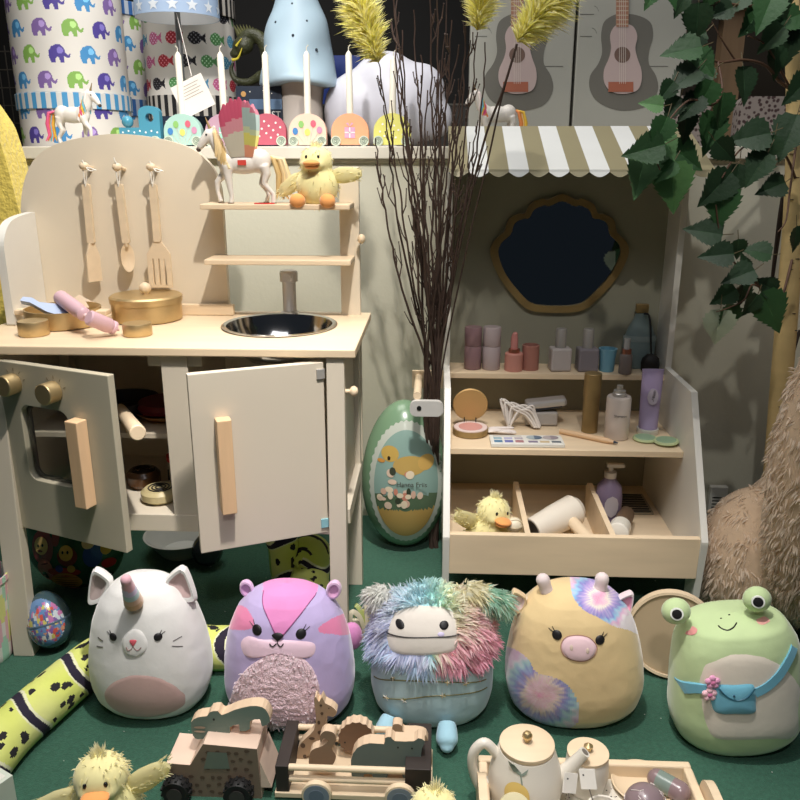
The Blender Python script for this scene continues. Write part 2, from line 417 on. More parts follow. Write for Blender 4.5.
# ------------------------------------------------------------------ on the worktop
WZ = .5415
def onwt(px, py): p = PZ(px, py, WZ); return p
def pot(px0, px1, pyb, h, name, lab, lid=False, cat='toy pot', group=None):
    c = PZ((px0 + px1) / 2, pyb, WZ); r = (PZ(px1, pyb - 6, WZ) - PZ(px0, pyb - 6, WZ)).length / 2
    c.y += r; fixx(c, (px0 + px1) / 2); t = T(name, lab, cat, (c.x, c.y, WZ), (0, 0, 0), group)
    b = MB(); pr = [(r * .96, 0), (r, .002), (r, h), (r * .96, h), (r * .95, .004), (.0005, .004)]
    if not lid and name == 'gold_cup': pr = [(r * .96, 0), (r, .002), (r, h - .002), (r * .97, h), (.0005, h - .0005)]
    b.lathe(pr, 48); build('body', b, M_gold, t)
    if lid:
        b = MB(); b.lathe([(r * 1.03, h - .004), (r * 1.04, h + .006), (r * .98, h + .009), (.0005, h + .010)], 48); l = build('lid', b, M_gold, t)
        b = MB(); b.ell((0, 0, h + .020), .0105); b.cyl((0, 0, h + .009), (0, 0, h + .013), .006, None, 16); build('knob', b, M_wood, l)
    return t, r, c
big, rb, cb = pot(114, 182, 326, .036, 'gold_lidded_pot', 'large round gold toy pot with a lid and wooden knob', True)
pan, rp, cpn = pot(28, 101, 332, .030, 'gold_casserole', 'open shallow gold toy casserole holding the blue knife and pink bottles')
for sx in (-1, 1):
    b = MB(); b.box((sx * (rp + .008), 0, .022), (.02, .024, .009)); build('handle', b, M_wood, pan, bev=.002)
pot(20, 49, 338, .024, 'gold_cup', 'small gold toy cup left in front of the casserole', cat='toy cup', group='small gold cups')
pot(124, 152, 338, .020, 'gold_cup', 'small gold toy cup in front of the lidded pot', cat='toy cup', group='small gold cups')
# blue knife
b = MB(S(176, 192, 222)); pk = [(-.045, .004), (-.030, .008), (-.014, .003), (.002, .007), (.022, .014), (.046, .013), (.046, -.013), (.010, -.013), (-.010, -.008), (-.026, -.004), (-.044, -.006)]
c = PZ(46, 307, .578); o = one('toy_knife', b.prism(pk, -.004, .004), M_plastic, 'pale blue toy cleaver resting on the rim of the gold casserole', 'toy knife', c, (D2(-62), D2(14), D2(-8)), bev=.0015)
# pink bottles
def pinkb(pa, za, pb_, zb, lab):
    A = PZ(*pa, za); B = PZ(*pb_, zb); d = (B - A); L = d.length; q = d.to_track_quat('Z', 'Y').to_euler()
    t = T('pink_squeeze_bottle', lab, 'toy bottle', A, q, 'pink squeeze bottles')
    b = MB(S(214, 178, 188)); b.lathe([(.0005, 0), (.010, .0005), (.0125, .003), (.0125, L * .66), (.010, L * .74), (.0115, L * .77), (.0115, L * .84), (.007, L * .88), (.0005, L * .89)], 24); build('body', b, M_plastic, t)
    b = MB(S(236, 205, 205)); b.lathe([(.004, L * .88), (.003, L * .94), (.0022, L), (.0005, L)], 12); build('nozzle', b, M_plastic, t)
pinkb((60, 297), .592, (89, 318), .572, 'pink squeeze bottle lying higher, base on the casserole rim')
pinkb((88, 317), .578, (119, 330), .549, 'pink squeeze bottle leaning down to the worktop beside the casserole')
b = MB(S(235, 214, 190)); b.prism([(-.03, 0), (.03, 0), (.03, .006), (0, .024), (-.03, .006)], -.003, .003)
one('toy_cake_slice', b, M_woodvc, 'thin pale wooden disc piece leaning behind the pink bottles', 'toy food', PZ(80, 308, .56), (D2(-20), 0, D2(10)), bev=.002)
# wooden strip
A = PZ(172, 312, WZ + .004); A = PY(170, 313, 1.435)
b = MB(); b.bb(-.058, .058, -.006, .006, 0, .020); one('wooden_batten', b, M_wood, 'pale wooden batten lying against the back panel beside the gold pot', 'batten', (PZ(203, 315, WZ).x, 1.447, WZ), (0, 0, 0), bev=.0015)

# inside the cabinet
b = MB(S(214, 184, 146)); A = PY(141, 436, 1.10); B = Vector((-.535, 1.31, .44))
t = T('toy_frying_pan', 'toy pan on the inner shelf with its thick wooden handle sticking out', 'toy pan', (-.555, 1.345, .380))
Mi = WM(t).inverted()
b = MB(); b.lathe([(.045, 0), (.055, .004), (.060, .03), (.057, .03), (.052, .006), (.0005, .005)], 40); build('pan_body', b, mat('dark_enamel', S(48, 44, 46), .3), t)
A = Mi @ PY(138, 433, 1.13); B = Vector((.012, -.05, .024)); b = MB(); b.cyl(B, A, .010, .0125, 24); build('handle', b, M_wood, t, bev=.002)
def plate(name, lab, cat, loc, r, h, col, m=M_vc):
    b = MB(col); b.lathe([(r * .6, 0), (r * .7, .001), (r, h), (r * .97, h), (r * .66, .004), (.0005, .003)], 40)
    return one(name, b, m, lab, cat, loc)
plate('toy_plate', 'pale wooden toy plate on the inner shelf behind the pan handle', 'toy plate', (-.475, 1.33, .381), .052, .012, S(196, 150, 92))
b = MB(); b.lathe([(.046, 0), (.050, .008), (.046, .016), (.0005, .018)], 32)
one('red_toy_lid', b, mat('dark_red', S(110, 22, 34), .4), 'dark red round toy lid stacked on the plate in the cabinet', 'toy lid', (-.475, 1.33, .395))
def cake(loc, r, h, lab, col, swirl):
    t = T('toy_pot', lab, 'toy pot', loc)
    b = MB(col); b.lathe([(r * .8, 0), (r, h * .25), (r, h * .75), (r * .8, h), (.0005, h)], 32); build('body', b, M_vcg, t)
    b = MB(S(30, 26, 24)); p = [(r * .12 * (1 + k * .11) * math.cos(k * .45), r * .12 * (1 + k * .11) * math.sin(k * .45), h + .001) for k in range(44)]
    b.tube(p, .0012, 6); build('swirl', b, M_vc, t)
cake((-.470, 1.25, .257), .032, .022, 'round cream toy pot with a black swirl on the cabinet floor', S(196, 182, 138), 1)
cake((-.520, 1.31, .257), .030, .030, 'round brown toy pot with a swirl, back of the cabinet floor', S(96, 66, 42), 1)
t = T('toy_tin', 'pale toy tin with black ticks and a red lid, right of the swirl pot', 'toy tin', (-.442, 1.30, .257))
b = MB(S(150, 136, 112)); b.lathe([(.026, 0), (.026, .056), (.0005, .056)], 32); 
for k in range(12): b.box((.0265 * math.cos(k * .52), .0265 * math.sin(k * .52), .03), (.003, .003, .02), None, S(25, 22, 20))
build('body', b, M_vc, t); b = MB(S(190, 40, 34)); b.lathe([(.028, .056), (.028, .064), (.0005, .065)], 32); build('lid', b, M_vc, t)

# ================================================================== THE VANITY STALL
V = T('play_vanity_stall', 'wooden play vanity stall with striped awning, shelves and mirror', 'play stall', (.25, 1.5, 0))
def vp(name, b, m, parent=None, **k): return build(name, b, m, parent or V, world=True, **k)
VX0, VX1 = .018, .486
sp = [(1.715, 0), (1.715, .80), (1.62, .80), (1.62, .405), (1.445, .405), (1.300, .17), (1.300, .165), (1.318, 0), (1.36, 0), (1.36, .09), (1.66, .09), (1.66, 0)]
for x0 in (VX0, VX1 - .012):
    b = MB(); b.prism(sp, x0, x0 + .012, Mz); vp('side_panel', b, M_white, bev=.0012)
b = MB(); b.bb(VX0 + .012, VX1 - .012, 1.705, 1.715, .09, .86); vp('back_panel', b, M_olive)
b = MB(); b.bb(VX0 + .012, VX1 - .012, 1.618, 1.705, .378, .390); vp('shelf', b, M_wood, bev=.001)
b = MB(); b.bb(VX0 + .012, VX1 - .012, 1.448, 1.705, .273, .285); vp('shelf', b, M_wood, bev=.001)
b = MB(); b.bb(VX0 + .012, VX1 - .012, 1.318, 1.705, .095, .105); vp('bin_floor', b, M_wood)
b = MB(); b.bb(VX0 + .012, VX1 - .012, 1.305, 1.318, .095, .174); vp('bin_front', b, M_wood, bev=.0012)
for x in (.166, .318):
    b = MB(); b.prism([(1.3185, .105), (1.3185, .172), (1.55, .176), (1.56, .166), (1.56, .105)], x, x + .010, Mz); vp('bin_divider', b, M_wood, bev=.001)
# awning
pa = Vector((0, 1.70, .880)); pf = Vector((0, 1.498, .800))
kx = [.02] + [.0555 + .0358 * k for k in range(12)] + [.492]
cols = [S(150, 142, 112), S(226, 228, 226)]
b = MB()
for k in range(len(kx) - 1):
    x0, x1 = kx[k], kx[k + 1]; c = cols[k % 2]
    top = [(x0, pa.y, pa.z), (x1, pa.y, pa.z)]
    fr = [(x0, pf.y, pf.z), (x1, pf.y, pf.z)]
    n = 8; ed = []
    for j in range(n + 1):
        a = PI * j / n; ed.append((x0 + (x1 - x0) * j / n, pf.y - .001 - .004 * math.sin(a), pf.z - .004 - .009 * math.sin(a)))
    vs = [top[0], top[1]] + fr[::-1]; vv = [Vector(p) for p in vs]; th = Vector((0, .0015, -.004))
    b.add(vv, [(0, 3, 2, 1)], False, None, c); b.add([p + th for p in vv], [(0, 1, 2, 3)], False, None, c)
    vs = [fr[0]] + ed + [fr[1]]
    vv = [Vector(p) for p in vs]; m_ = len(vv); t2 = Vector((0, .004, 0))
    b.add(vv + [p + t2 for p in vv], [tuple(range(m_ - 1, -1, -1)), tuple(range(m_, 2 * m_))] + [(i, i + 1, i + 1 + m_, i + m_) for i in range(m_ - 1)], False, None, c)
vp('awning', b, mat('awning_paint', None, .5, var=.03))
b = MB(); b.bb(.03, .475, 1.62, 1.70, .80, .806); vp('awning_rail', b, M_olive)
for x0 in (.022, .478):
    b = MB(); b.prism([(1.505, .796), (1.70, .872), (1.70, .796)], x0, x0 + .008, Mz); vp('awning_bracket', b, M_olive)
# mirror: shell outline
def shell(s=1.0):
    cx, cz = .255, .628
    pts = [(-.138, -.004), (-.135, .020), (-.120, .036), (-.112, .044), (-.104, .068), (-.085, .078), (-.072, .080), (-.062, .098), (-.040, .108), (-.028, .106), (0, .117), (.028, .106), (.040, .108), (.062, .098), (.072, .080), (.085, .078), (.104, .068), (.112, .044), (.120, .036), (.135, .020), (.138, -.004), (.118, -.050), (.078, -.098), (.050, -.117), (0, -.121), (-.050, -.117), (-.078, -.098), (-.118, -.050)]
    return [(cx + x * s, cz + z * s) for x, z in pts]
o1 = [tuple(p) for p in cr(shell(1.03), 4, True)]; o2 = [tuple(p) for p in cr(shell(.91), 4, True)]
n = len(o1); b = MB()
b.add([(x, 1.696, z) for x, z in o1] + [(x, 1.694, z) for x, z in o2] + [(x, 1.7045, z) for x, z in o1] + [(x, 1.7045, z) for x, z in o2],
      [f for k in range(n) for j in ((k + 1) % n,) for f in ((k, n + k, n + j, j), (k, j, 2 * n + j, 2 * n + k), (n + k, 3 * n + k, 3 * n + j, n + j))])
mf = vp('mirror', b, M_golddk)
b = MB(); b.prism(o2, 1.7005, 1.704); build('mirror_glass', b, mat('mirror_glass', S(150, 160, 165), .03, 1, var=.0), mf, world=True)
# side bracket with dowel
b = MB(); b.prism(rrect(-.048, .017, .340, .371, .0125, 5), 1.474, 1.486); br = vp('side_bracket', b, mat('light_grey_lacquer', S(196, 194, 190), .45), bev=.001)
b = MB(); b.cyl((-.030, 1.4725, .357), (-.030, 1.4742, .357), .0045, None, 20); build('screw', b, mat('dark_steel', S(70, 68, 66), .35, .9), br, world=True)
b = MB(); b.cyl((-.034, 1.486, .378), (-.034, 1.62, .378), .008, None, 20); b.bb(-.048, .017, 1.62, 1.63, .355, .392); build('dowel', b, M_wood, br, world=True)
# ------------------------------------------------------------------ items on the upper vanity shelf (top z .390)
def vat(px, pyb, z, y=None): return PZ(px, pyb, z)
def vheight(px, py, y): return PY(px, py, y).z
def twotube(px0, px1, col, lab):
    y = 1.655; c = PY((px0 + px1) / 2, 366, y); r = width(px0, px1, c) / 2; h = vheight(c.x, 326, y) - .390
    h = PY((px0 + px1) / 2, 327, y).z - .390
    t = T('lidded_tube', lab, 'toy cosmetic', (c.x, y, .3905), (0, 0, 0), 'lidded tubes on the upper shelf')
    b = MB(col); b.lathe([(r * .94, 0), (r, .002), (r, h * .54), (r * .97, h * .55), (.0005, h * .55)], 32); build('tube_body', b, M_plastic, t)
    b = MB(col); b.lathe([(r * .97, h * .555), (r, h * .565), (r, h - .002), (r * .95, h), (.0005, h)], 32); build('cap', b, M_plastic, t)
twotube(464, 481, S(136, 108, 112), 'mauve lidded tube at the left end of the upper shelf')
twotube(482, 500, S(172, 158, 160), 'greyish pink lidded tube beside the mauve one')
y = 1.655; c = PY(513, 366, y); r = width(504, 522, c) / 2
t = T('lipstick', 'open dusty pink toy lipstick standing without its cap', 'toy lipstick', (c.x, 1.645, .3905))
b = MB(S(196, 138, 126)); b.lathe([(r, 0), (r, .036), (r * .9, .038), (.0005, .038)], 32); build('base', b, M_plastic, t)
b = MB(); b.lathe([(r * .62, .038), (r * .62, .046), (.0005, .046)], 24); build('collar', b, mat('rose_gold', S(190, 128, 108), .3, .9), t)
b = MB(S(190, 128, 122)); b.tube([(0, 0, .046), (0, 0, .066), (0, 0, .0775)], [.0078, .0078, .0055], 20); b.ell((.001, 0, .077), (.0055, .0055, .005)); build('bullet', b, M_plastic, t)
c = PY(530, 366, y); r = width(522, 539, c) / 2
b = MB(S(168, 116, 104)); b.lathe([(r, 0), (r, .052), (r * .86, .053), (r * .84, .01), (.0005, .01)], 32)
one('hollow_cap', b, M_plastic, 'hollow brown-pink lipstick cap standing beside the open lipstick', 'lipstick cap', (c.x, 1.655, .3905))
for px0, px1, col, lab in ((548, 570, S(184, 176, 174), 'pale grey square nail polish bottle with a metallic cap'), (575, 597, S(130, 124, 130), 'darker grey square nail polish bottle with a metallic cap')):
    c = PY((px0 + px1) / 2, 366, y); w = width(px0, px1, c) * .92
    t = T('nail_polish_bottle', lab, 'toy nail polish', (c.x, 1.65, .3905), (0, 0, D2(5)), 'nail polish bottles on the upper shelf')
    b = MB(col); b.box((0, 0, .0245), (w, w * .8, .049)); build('bottle', b, M_plastic, t, bev=.004)
    b = MB(); b.lathe([(w * .27, .049), (w * .27, .086), (w * .24, .089), (.0005, .089)], 32); build('cap', b, mat('gunmetal_cap', S(176, 172, 168), .4, .4), t)
c = PY(606, 366, y)
b = MB(S(110, 160, 182)); b.lathe([(.015, 0), (.0155, .002), (.0165, .028), (.019, .045), (.0195, .048), (.0155, .048), (.014, .01), (.0005, .01)], 32)
one('small_cup', b, M_plastic, 'small turquoise flared toy cup on the upper shelf', 'toy cup', (c.x, 1.648, .3905))
c = PY(622, 368, y)
t = T('spray_bottle', 'slim grey spray bottle with a copper collar and clear top', 'toy spray bottle', (c.x, 1.628, .3905))
b = MB(S(128, 116, 112)); b.lathe([(.013, 0), (.0135, .002), (.013, .038), (.010, .042), (.0005, .042)], 32); build('bottle', b, M_plastic, t)
b = MB(); b.lathe([(.010, .042), (.010, .052), (.0005, .052)], 24); build('collar', b, mat('rose_gold', None), t)
b = MB(S(178, 178, 178)); b.lathe([(.0065, .052), (.0065, .074), (.0005, .075)], 24); build('nozzle', b, M_plastic, t)
t = T('paddle_bottle', 'grey-blue gourd-shaped toy bottle with a gold stopper at the shelf corner', 'toy bottle', (.432, 1.682, .3905))
b = MB(S(130, 148, 148)); b.lathe([(.030, 0), (.034, .01), (.034, .06), (.026, .085), (.016, .104), (.012, .116), (.0005, .118)], 40, sy=.55)
for k in range(1): pass
b.lathe([(.0345, .058), (.0348, .066), (.033, .070)], 40, None, S(150, 164, 162), sy=.56, cap=False); build('body', b, M_plastic, t)
b = MB(); b.box((0, 0, .127), (.026, .012, .019)); build('stopper', b, M_golddk, t, bev=.002)
t = T('black_powder_brush', 'short black brush hanging by a black cord at the shelf corner', 'toy brush', (.448, 1.640, .3905))
b = MB(); b.lathe([(.014, 0), (.0185, .004), (.0195, .02), (.017, .030), (.008, .038), (.0005, .040)], 24, sy=.8); build('brush_head', b, M_black, t)
b = MB(); b.tube([tuple(p) for p in cr([(0, 0, .038), (-.002, .006, .07), (-.003, .016, .10), (-.006, .026, .116), (-.014, .030, .118)], 6)], .0022, 8); build('cord', b, M_black, t)

# ------------------------------------------------------------------ items on the lower vanity shelf (top z .285)
SZ = .2855
t = T('powder_compact', 'open round gold powder compact with blush pad, left on the lower shelf', 'toy compact', (.073, 1.535, SZ))
b = MB(); b.lathe([(.034, 0), (.036, .002), (.036, .013), (.0005, .013)], 48); build('base', b, M_golddk, t)
b = MB(S(226, 206, 200)); b.lathe([(.034, .013), (.034, .0145), (.0005, .0145)], 48); b.lathe([(.024, .0147), (.024, .0152), (.0005, .0152)], 40, Matrix.Translation((0, 0, 0)), S(206, 150, 142)); build('powder_pad', b, M_vc, t)
b = MB(); b.lathe([(.034, -.003), (.036, 0), (.034, .003), (.0005, .003)], 48, Matrix.Translation((0, .036, .050)) @ Matrix.Rotation(D2(98), 4, 'X')); b.v
build('lid', b, mat('compact_lid', S(196, 160, 104), .5, .3), t)
b = MB();
for sx in (-.012, .012): b.box((sx, .030, .018), (.002, .004, .012))
build('hinge_pins', b, M_black, t)
def cable(name, seed, c, ext, lab, n=10):
    rr = random.Random(seed); b = MB(S(226, 216, 210)); pts = []
    for k in range(n * 2):
        sx = -1 if k % 2 else 1
        pts.append((sx * ext[0] * (.5 + .5 * rr.random()), rr.uniform(-ext[1], ext[1]), .004 + abs(rr.gauss(0, 1)) * ext[2] * .5))
    b.tube([tuple(p) for p in cr(pts, 6)], .0024, 7); return one(name, b, M_vc, lab, 'cord', c)
cable('coiled_cord', 3, (.135, 1.535, SZ), (.030, .012, .008), 'bunched white cord lying flat beside the gold compact', 8)
# appliance with looping cord (crimper)
t = T('toy_hair_straightener', 'grey and silver toy hair straightener with a tied white cord', 'toy hair straightener', (.222, 1.60, SZ))
b = MB(S(178, 172, 166)); b.box((0, 0, .016), (.066, .03, .030)); build('lower_plate', b, M_plastic, t, bev=.004)
b = MB(); b.box((0, 0, 0), (.084, .034, .016), Matrix.Translation((.008, 0, .048)) @ Matrix.Rotation(D2(-7), 4, 'Y')); build('upper_plate', b, mat('silver_plastic', S(190, 186, 184), .3, .5), t, bev=.005)
b = MB(S(42, 44, 52)); b.box((0, 0, 0), (.070, .030, .004), Matrix.Translation((.006, 0, .0385)) @ Matrix.Rotation(D2(-10), 4, 'Y')); build('heating_plate', b, M_plastic, t)
b = MB(S(232, 224, 216))
for k in range(11):
    x = -.026 - k * .0045; yy = -.018 - (k % 3) * .006
    b.tube([tuple(p) for p in cr([(x - .040 + k * .004, yy - .006, .006 + (k % 2) * .006), (x - .016, yy, .030 + k * .003), (x + .004, yy, .046 - (k % 3) * .003), (x + .012 + k * .002, yy, .028), (x + .022 + k * .003, yy - .006, .004)], 6)], .0024, 7)
build('tied_cord', b, M_vc, t)
# palette
A = PZ(488, 446, SZ); B = PZ(566, 445, SZ); C = PZ(560, 432, SZ)
t = T('eyeshadow_palette', 'white toy eyeshadow palette with coloured squares, at the front of the shelf', 'toy make-up palette', ((A.x + B.x) / 2, 1.482, SZ), (0, 0, D2(1)))
W = .142; b = MB(); b.box((0, 0, .004), (W, .052, .008)); build('tray', b, M_white, t, bev=.0015)
b = MB(); zz = .0086
def sq(x0, x1, y0, y1, c): b.bb(x0, x1, y0, y1, .0078, zz, None, c)
sq(-.064, -.008, .016, .020, S(190, 186, 178))
for k, (c1, c2) in enumerate(((S(150, 176, 188), S(86, 128, 158)), (S(178, 178, 206), S(112, 118, 176)), (S(180, 172, 180), S(170, 120, 124)))):
    x0 = -.064 + k * .0205; sq(x0, x0 + .016, 0, .010, c1); sq(x0, x0 + .016, -.018, -.006, c2)
for k, c1 in enumerate((S(134, 124, 146), S(198, 176, 140), S(100, 108, 116))):
    x0 = .002 + k * .0225; sq(x0, x0 + .018, -.018, -.009, c1)
for cx, c1, c2 in ((.016, S(168, 180, 184), S(98, 114, 132)), (.048, S(182, 172, 172), S(150, 140, 146))):
    for sgn, cc in ((-1, c1), (1, c2)):
        pts = [(cx + sgn * .0155 * math.sin(PI * j / 14), .010 + .011 * math.cos(PI * j / 14)) for j in range(15)]
        b.add([(x, yy, zz + .0002) for x, yy in pts], [tuple(range(15))], False, None, cc)
build('colour_pans', b, M_vc, t)
# gold tube
c = PZ(590, 430, SZ); t = T('gold_tube', 'tall slim gold tube standing on the lower shelf', 'toy cosmetic tube', (c.x, 1.56, SZ))
c = PY(590, 420, 1.56); t.location.x = c.x; r = width(583, 599, c) / 2
b = MB(); hh = PY(592, 373, 1.56).z - SZ; b.lathe([(r, 0), (r, hh * .6), (.0005, hh * .6)], 32); build('tube', b, M_golddk, t)
b = MB(); b.lathe([(r * 1.06, hh * .6), (r * 1.06, hh - .001), (r, hh), (.0005, hh)], 32); build('cap', b, M_golddk, t)
# pencil
A = PZ(560, 431, SZ + .005); B = PZ(618, 443, SZ + .005); d = B - A
t = T('wooden_pencil', 'thick wooden make-up pencil with a dark tip lying across the shelf', 'toy pencil', A, d.to_track_quat('Z', 'Y').to_euler())
L = d.length; b = MB(); b.lathe([(.0005, 0), (.0055, .0005), (.0058, L * .82), (.0026, L * .94), (.0005, L * .945)], 16); build('shaft', b, M_woodz, t)
b = MB(S(50, 56, 68)); b.lathe([(.0030, L * .93), (.0012, L), (.0005, L)], 12); build('tip', b, M_vc, t)
# pump bottle
y = 1.525; c = PY(616, 436, y); r = width(604, 628, c) / 2; h = PY(616, 396, y).z - SZ
t = T('white_spray_bottle', 'blush white toy bottle with a silver pump and small printed word', 'toy bottle', (c.x, y, SZ))
b = MB(S(212, 200, 192)); b.lathe([(r * .95, 0), (r, .002), (r, h - .004), (r * .92, h), (.0005, h)], 40); build('bottle', b, M_plastic, t)
b = MB(); b.lathe([(r * .56, h), (r * .56, h + .006), (r * .48, h + .008), (r * .48, h + .012), (.006, h + .013), (.006, h + .022), (.0005, h + .022)], 32); build('pump', b, M_satin, t)
M_ink = mat('grey_ink', S(96, 90, 92), .6)
b = MB(S(222, 212, 204)); b.add([(-.013, 0, -.007), (.013, 0, -.007), (.013, 0, .007), (-.013, 0, .007)], [(0, 1, 2, 3)])
tx = text('printed_word', 'Shampoo', .0068, M_ink, t, (0, -r - .0004, h * .60), (D2(90), 0, 0))
# lavender tube
y = 1.555; c = PY(648, 425, y); h = PY(650, 369, y).z - SZ
t = T('lavender_tube', 'lavender squeeze tube standing on its white cap, with a round white label', 'toy cream tube', (c.x, y, SZ))
b = MB(); b.lathe([(.0205, 0), (.0215, .002), (.0215, .011), (.0005, .012)], 40); build('cap', b, M_white, t)
b = MB(S(172, 156, 192))
vs = []; n = 40; hs = [.012, .03, .06, .09, h - .006, h]
for i, z in enumerate(hs):
    f = i / 5
    for k in range(n):
        a = 2 * PI * k / n; vs.append(((.0185 + .0035 * f) * math.cos(a), (.0185 * (1 - f) + .003 * f) * math.sin(a), z))
b.add(vs, [(i * n + k, i * n + (k + 1) % n, (i + 1) * n + (k + 1) % n, (i + 1) * n + k) for i in range(5) for k in range(n)], True)
b.add(vs[-n:], [tuple(range(n))]); build('tube', b, M_plastic, t)
b = MB(S(190, 180, 196)); Ml = Matrix.Translation((.001, -.0128, .080)) @ Matrix.Rotation(D2(-7), 4, 'X')
b.prism(circ(0, 0, .0105, .0165, 28), -.0004, .002, Ml); lb = build('round_label', b, M_vc, t)
text('printed_word', 'Cream', .010, M_ink, lb, (.001, -.0139, .080), (D2(83), D2(-80), 0))
for px, pyb, lab in ((645, 441, 'round pale green toy pad, the left of two lying on the shelf'), (666, 445, 'round pale green toy pad overlapping its neighbour at the shelf edge')):
    c = PZ(px, pyb - 2, SZ + .002); t = T('green_pad', lab, 'toy make-up pad', (c.x, c.y, SZ + (.001 if px < 650 else .0035)), (0, D2(0 if px < 650 else -3), 0), 'green make-up pads')
    b = MB(S(190, 204, 156)); b.lathe([(.0225, 0), (.024, .002), (.0225, .005), (.018, .0055), (.0005, .0052)], 40); build('rim', b, M_vc, t)
    b = MB(S(150, 178, 146)); b.lathe([(.019, .0054), (.018, .0062), (.0005, .0062)], 40); build('pad', b, M_vc, t)

# ------------------------------------------------------------------ bins (floor z .105)
def cylthing(name, lab, cat, A, B, r, m, col=None):
    d = Vector(B) - Vector(A); t = T(name, lab, cat, A, d.to_track_quat('Z', 'Y').to_euler()); return t, d.length
t, L = cylthing('toy_hair_dryer', 'white toy hair dryer lying in the middle bin, wooden grip forward', 'toy hair dryer', (.190, 1.40, .138), (.285, 1.46, .160), .028, None)
b = MB(S(222, 214, 200)); b.lathe([(.023, 0), (.024, .001), (.029, L * .5), (.031, L * .9), (.022, L), (.0005, L)], 40); build('barrel', b, M_plastic, t)
b = MB(S(90, 86, 80)); b.lathe([(.021, -.001), (.0005, -.001)], 32); build('nozzle_grille', b, M_vc, t)
I = WM(t).inverted(); b = MB(); b.cyl(I @ Vector((.262, 1.44, .15)), I @ Vector((.290, 1.34, .145)), .0115, .0125, 24); build('grip', b, M_wood, t, bev=.002)
t = T('pump_dispenser', 'violet-grey pump dispenser bottle in the right bin with an oval label', 'toy bottle', (.352, 1.50, .106))
b = MB(S(116, 102, 124)); b.lathe([(.020, 0), (.026, .006), (.027, .06), (.024, .085), (.012, .100), (.010, .106), (.0005, .106)], 40); build('bottle', b, M_plastic, t)
b = MB(); b.lathe([(.012, .104), (.012, .116), (.005, .118), (.005, .132), (.0005, .132)], 28); b.box((.008, -.002, .130), (.034, .009, .007)); build('pump', b, M_satin, t)
b = MB(S(176, 168, 172)); vs = []
for z, w in ((.028, .0), (.034, .35), (.045, .5), (.058, .5), (.068, .35), (.074, .0)):
    for a in (-w, -w / 2, 0, w / 2, w): vs.append((.0282 * math.sin(a + .05), -.0282 * math.cos(a + .05), z))
b.add(vs, [(i * 5 + k, i * 5 + k + 1, i * 5 + k + 6, i * 5 + k + 5) for i in range(5) for k in range(4)], True); build('oval_label', b, M_vc, t)
t, L = cylthing('white_roller', 'white cylinder with a brown handle lying in the right bin', 'toy roller', (.345, 1.375, .148), (.39, 1.50, .13), .02, None)
b = MB(S(226, 222, 210)); b.lathe([(.017, 0), (.020, .002), (.020, .045), (.016, .05), (.0005, .05)], 32); build('drum', b, M_plastic, t)
b = MB(S(104, 84, 66)); b.lathe([(.0165, .05), (.0165, L), (.0005, L)], 32); build('handle', b, M_vc, t)
b = MB(S(150, 140, 120)); b.bb(-.035, .035, -.05, .05, 0, .004)
for k in range(8): b.bb(-.03, .03, -.045 + k * .012, -.041 + k * .012, .004, .006, None, S(60, 56, 50))
one('slatted_tray', b, M_vc, 'small slatted tray lying flat at the back of the right bin', 'toy tray', (.425, 1.60, .106))
b = MB(S(230, 220, 196)); b.ell((0, 0, .014), (.014, .014, .014)); 
for k in range(3): b.tube([(.0144 * math.cos(a), .0144 * math.sin(a) * math.cos(k * 1.0), .014 + .0144 * math.sin(a) * math.sin(k * 1.0)) for a in [j * PI / 12 for j in range(25)]], .0009, 5, False, None, S(206, 192, 160))
one('cream_ball', b, M_vc, 'small cream ball in the left bin beside the duckling', 'toy ball', PY(514, 532, 1.35))
# ================================================================== PLUSHES
def catmull1(xs, ys, t):
    k = 0
    while k < len(xs) - 2 and t > xs[k + 1]: k += 1
    u = (t - xs[k]) / (xs[k + 1] - xs[k])
    y0 = ys[max(k - 1, 0)]; y1 = ys[k]; y2 = ys[k + 1]; y3 = ys[min(k + 2, len(ys) - 1)]
    return .5 * (2 * y1 + (y2 - y0) * u + (2 * y0 - 5 * y1 + 4 * y2 - y3) * u * u + (3 * y1 - y0 - 3 * y2 + y3) * u ** 3)
PT = [0, .04, .12, .25, .4, .55, .7, .82, .91, .965, 1]
PW = [.52, .76, .92, 1.0, .995, .94, .85, .72, .54, .34, 0]
def inside(x, z, ol):
    c = False; n = len(ol); j = n - 1
    for i in range(n):
        if (ol[i][1] > z) != (ol[j][1] > z) and x < (ol[j][0] - ol[i][0]) * (z - ol[i][1]) / (ol[j][1] - ol[i][1]) + ol[i][0]: c = not c
        j = i
    return c
def sm(pts, n=6): return [tuple(p) for p in cr(pts, n, True)]
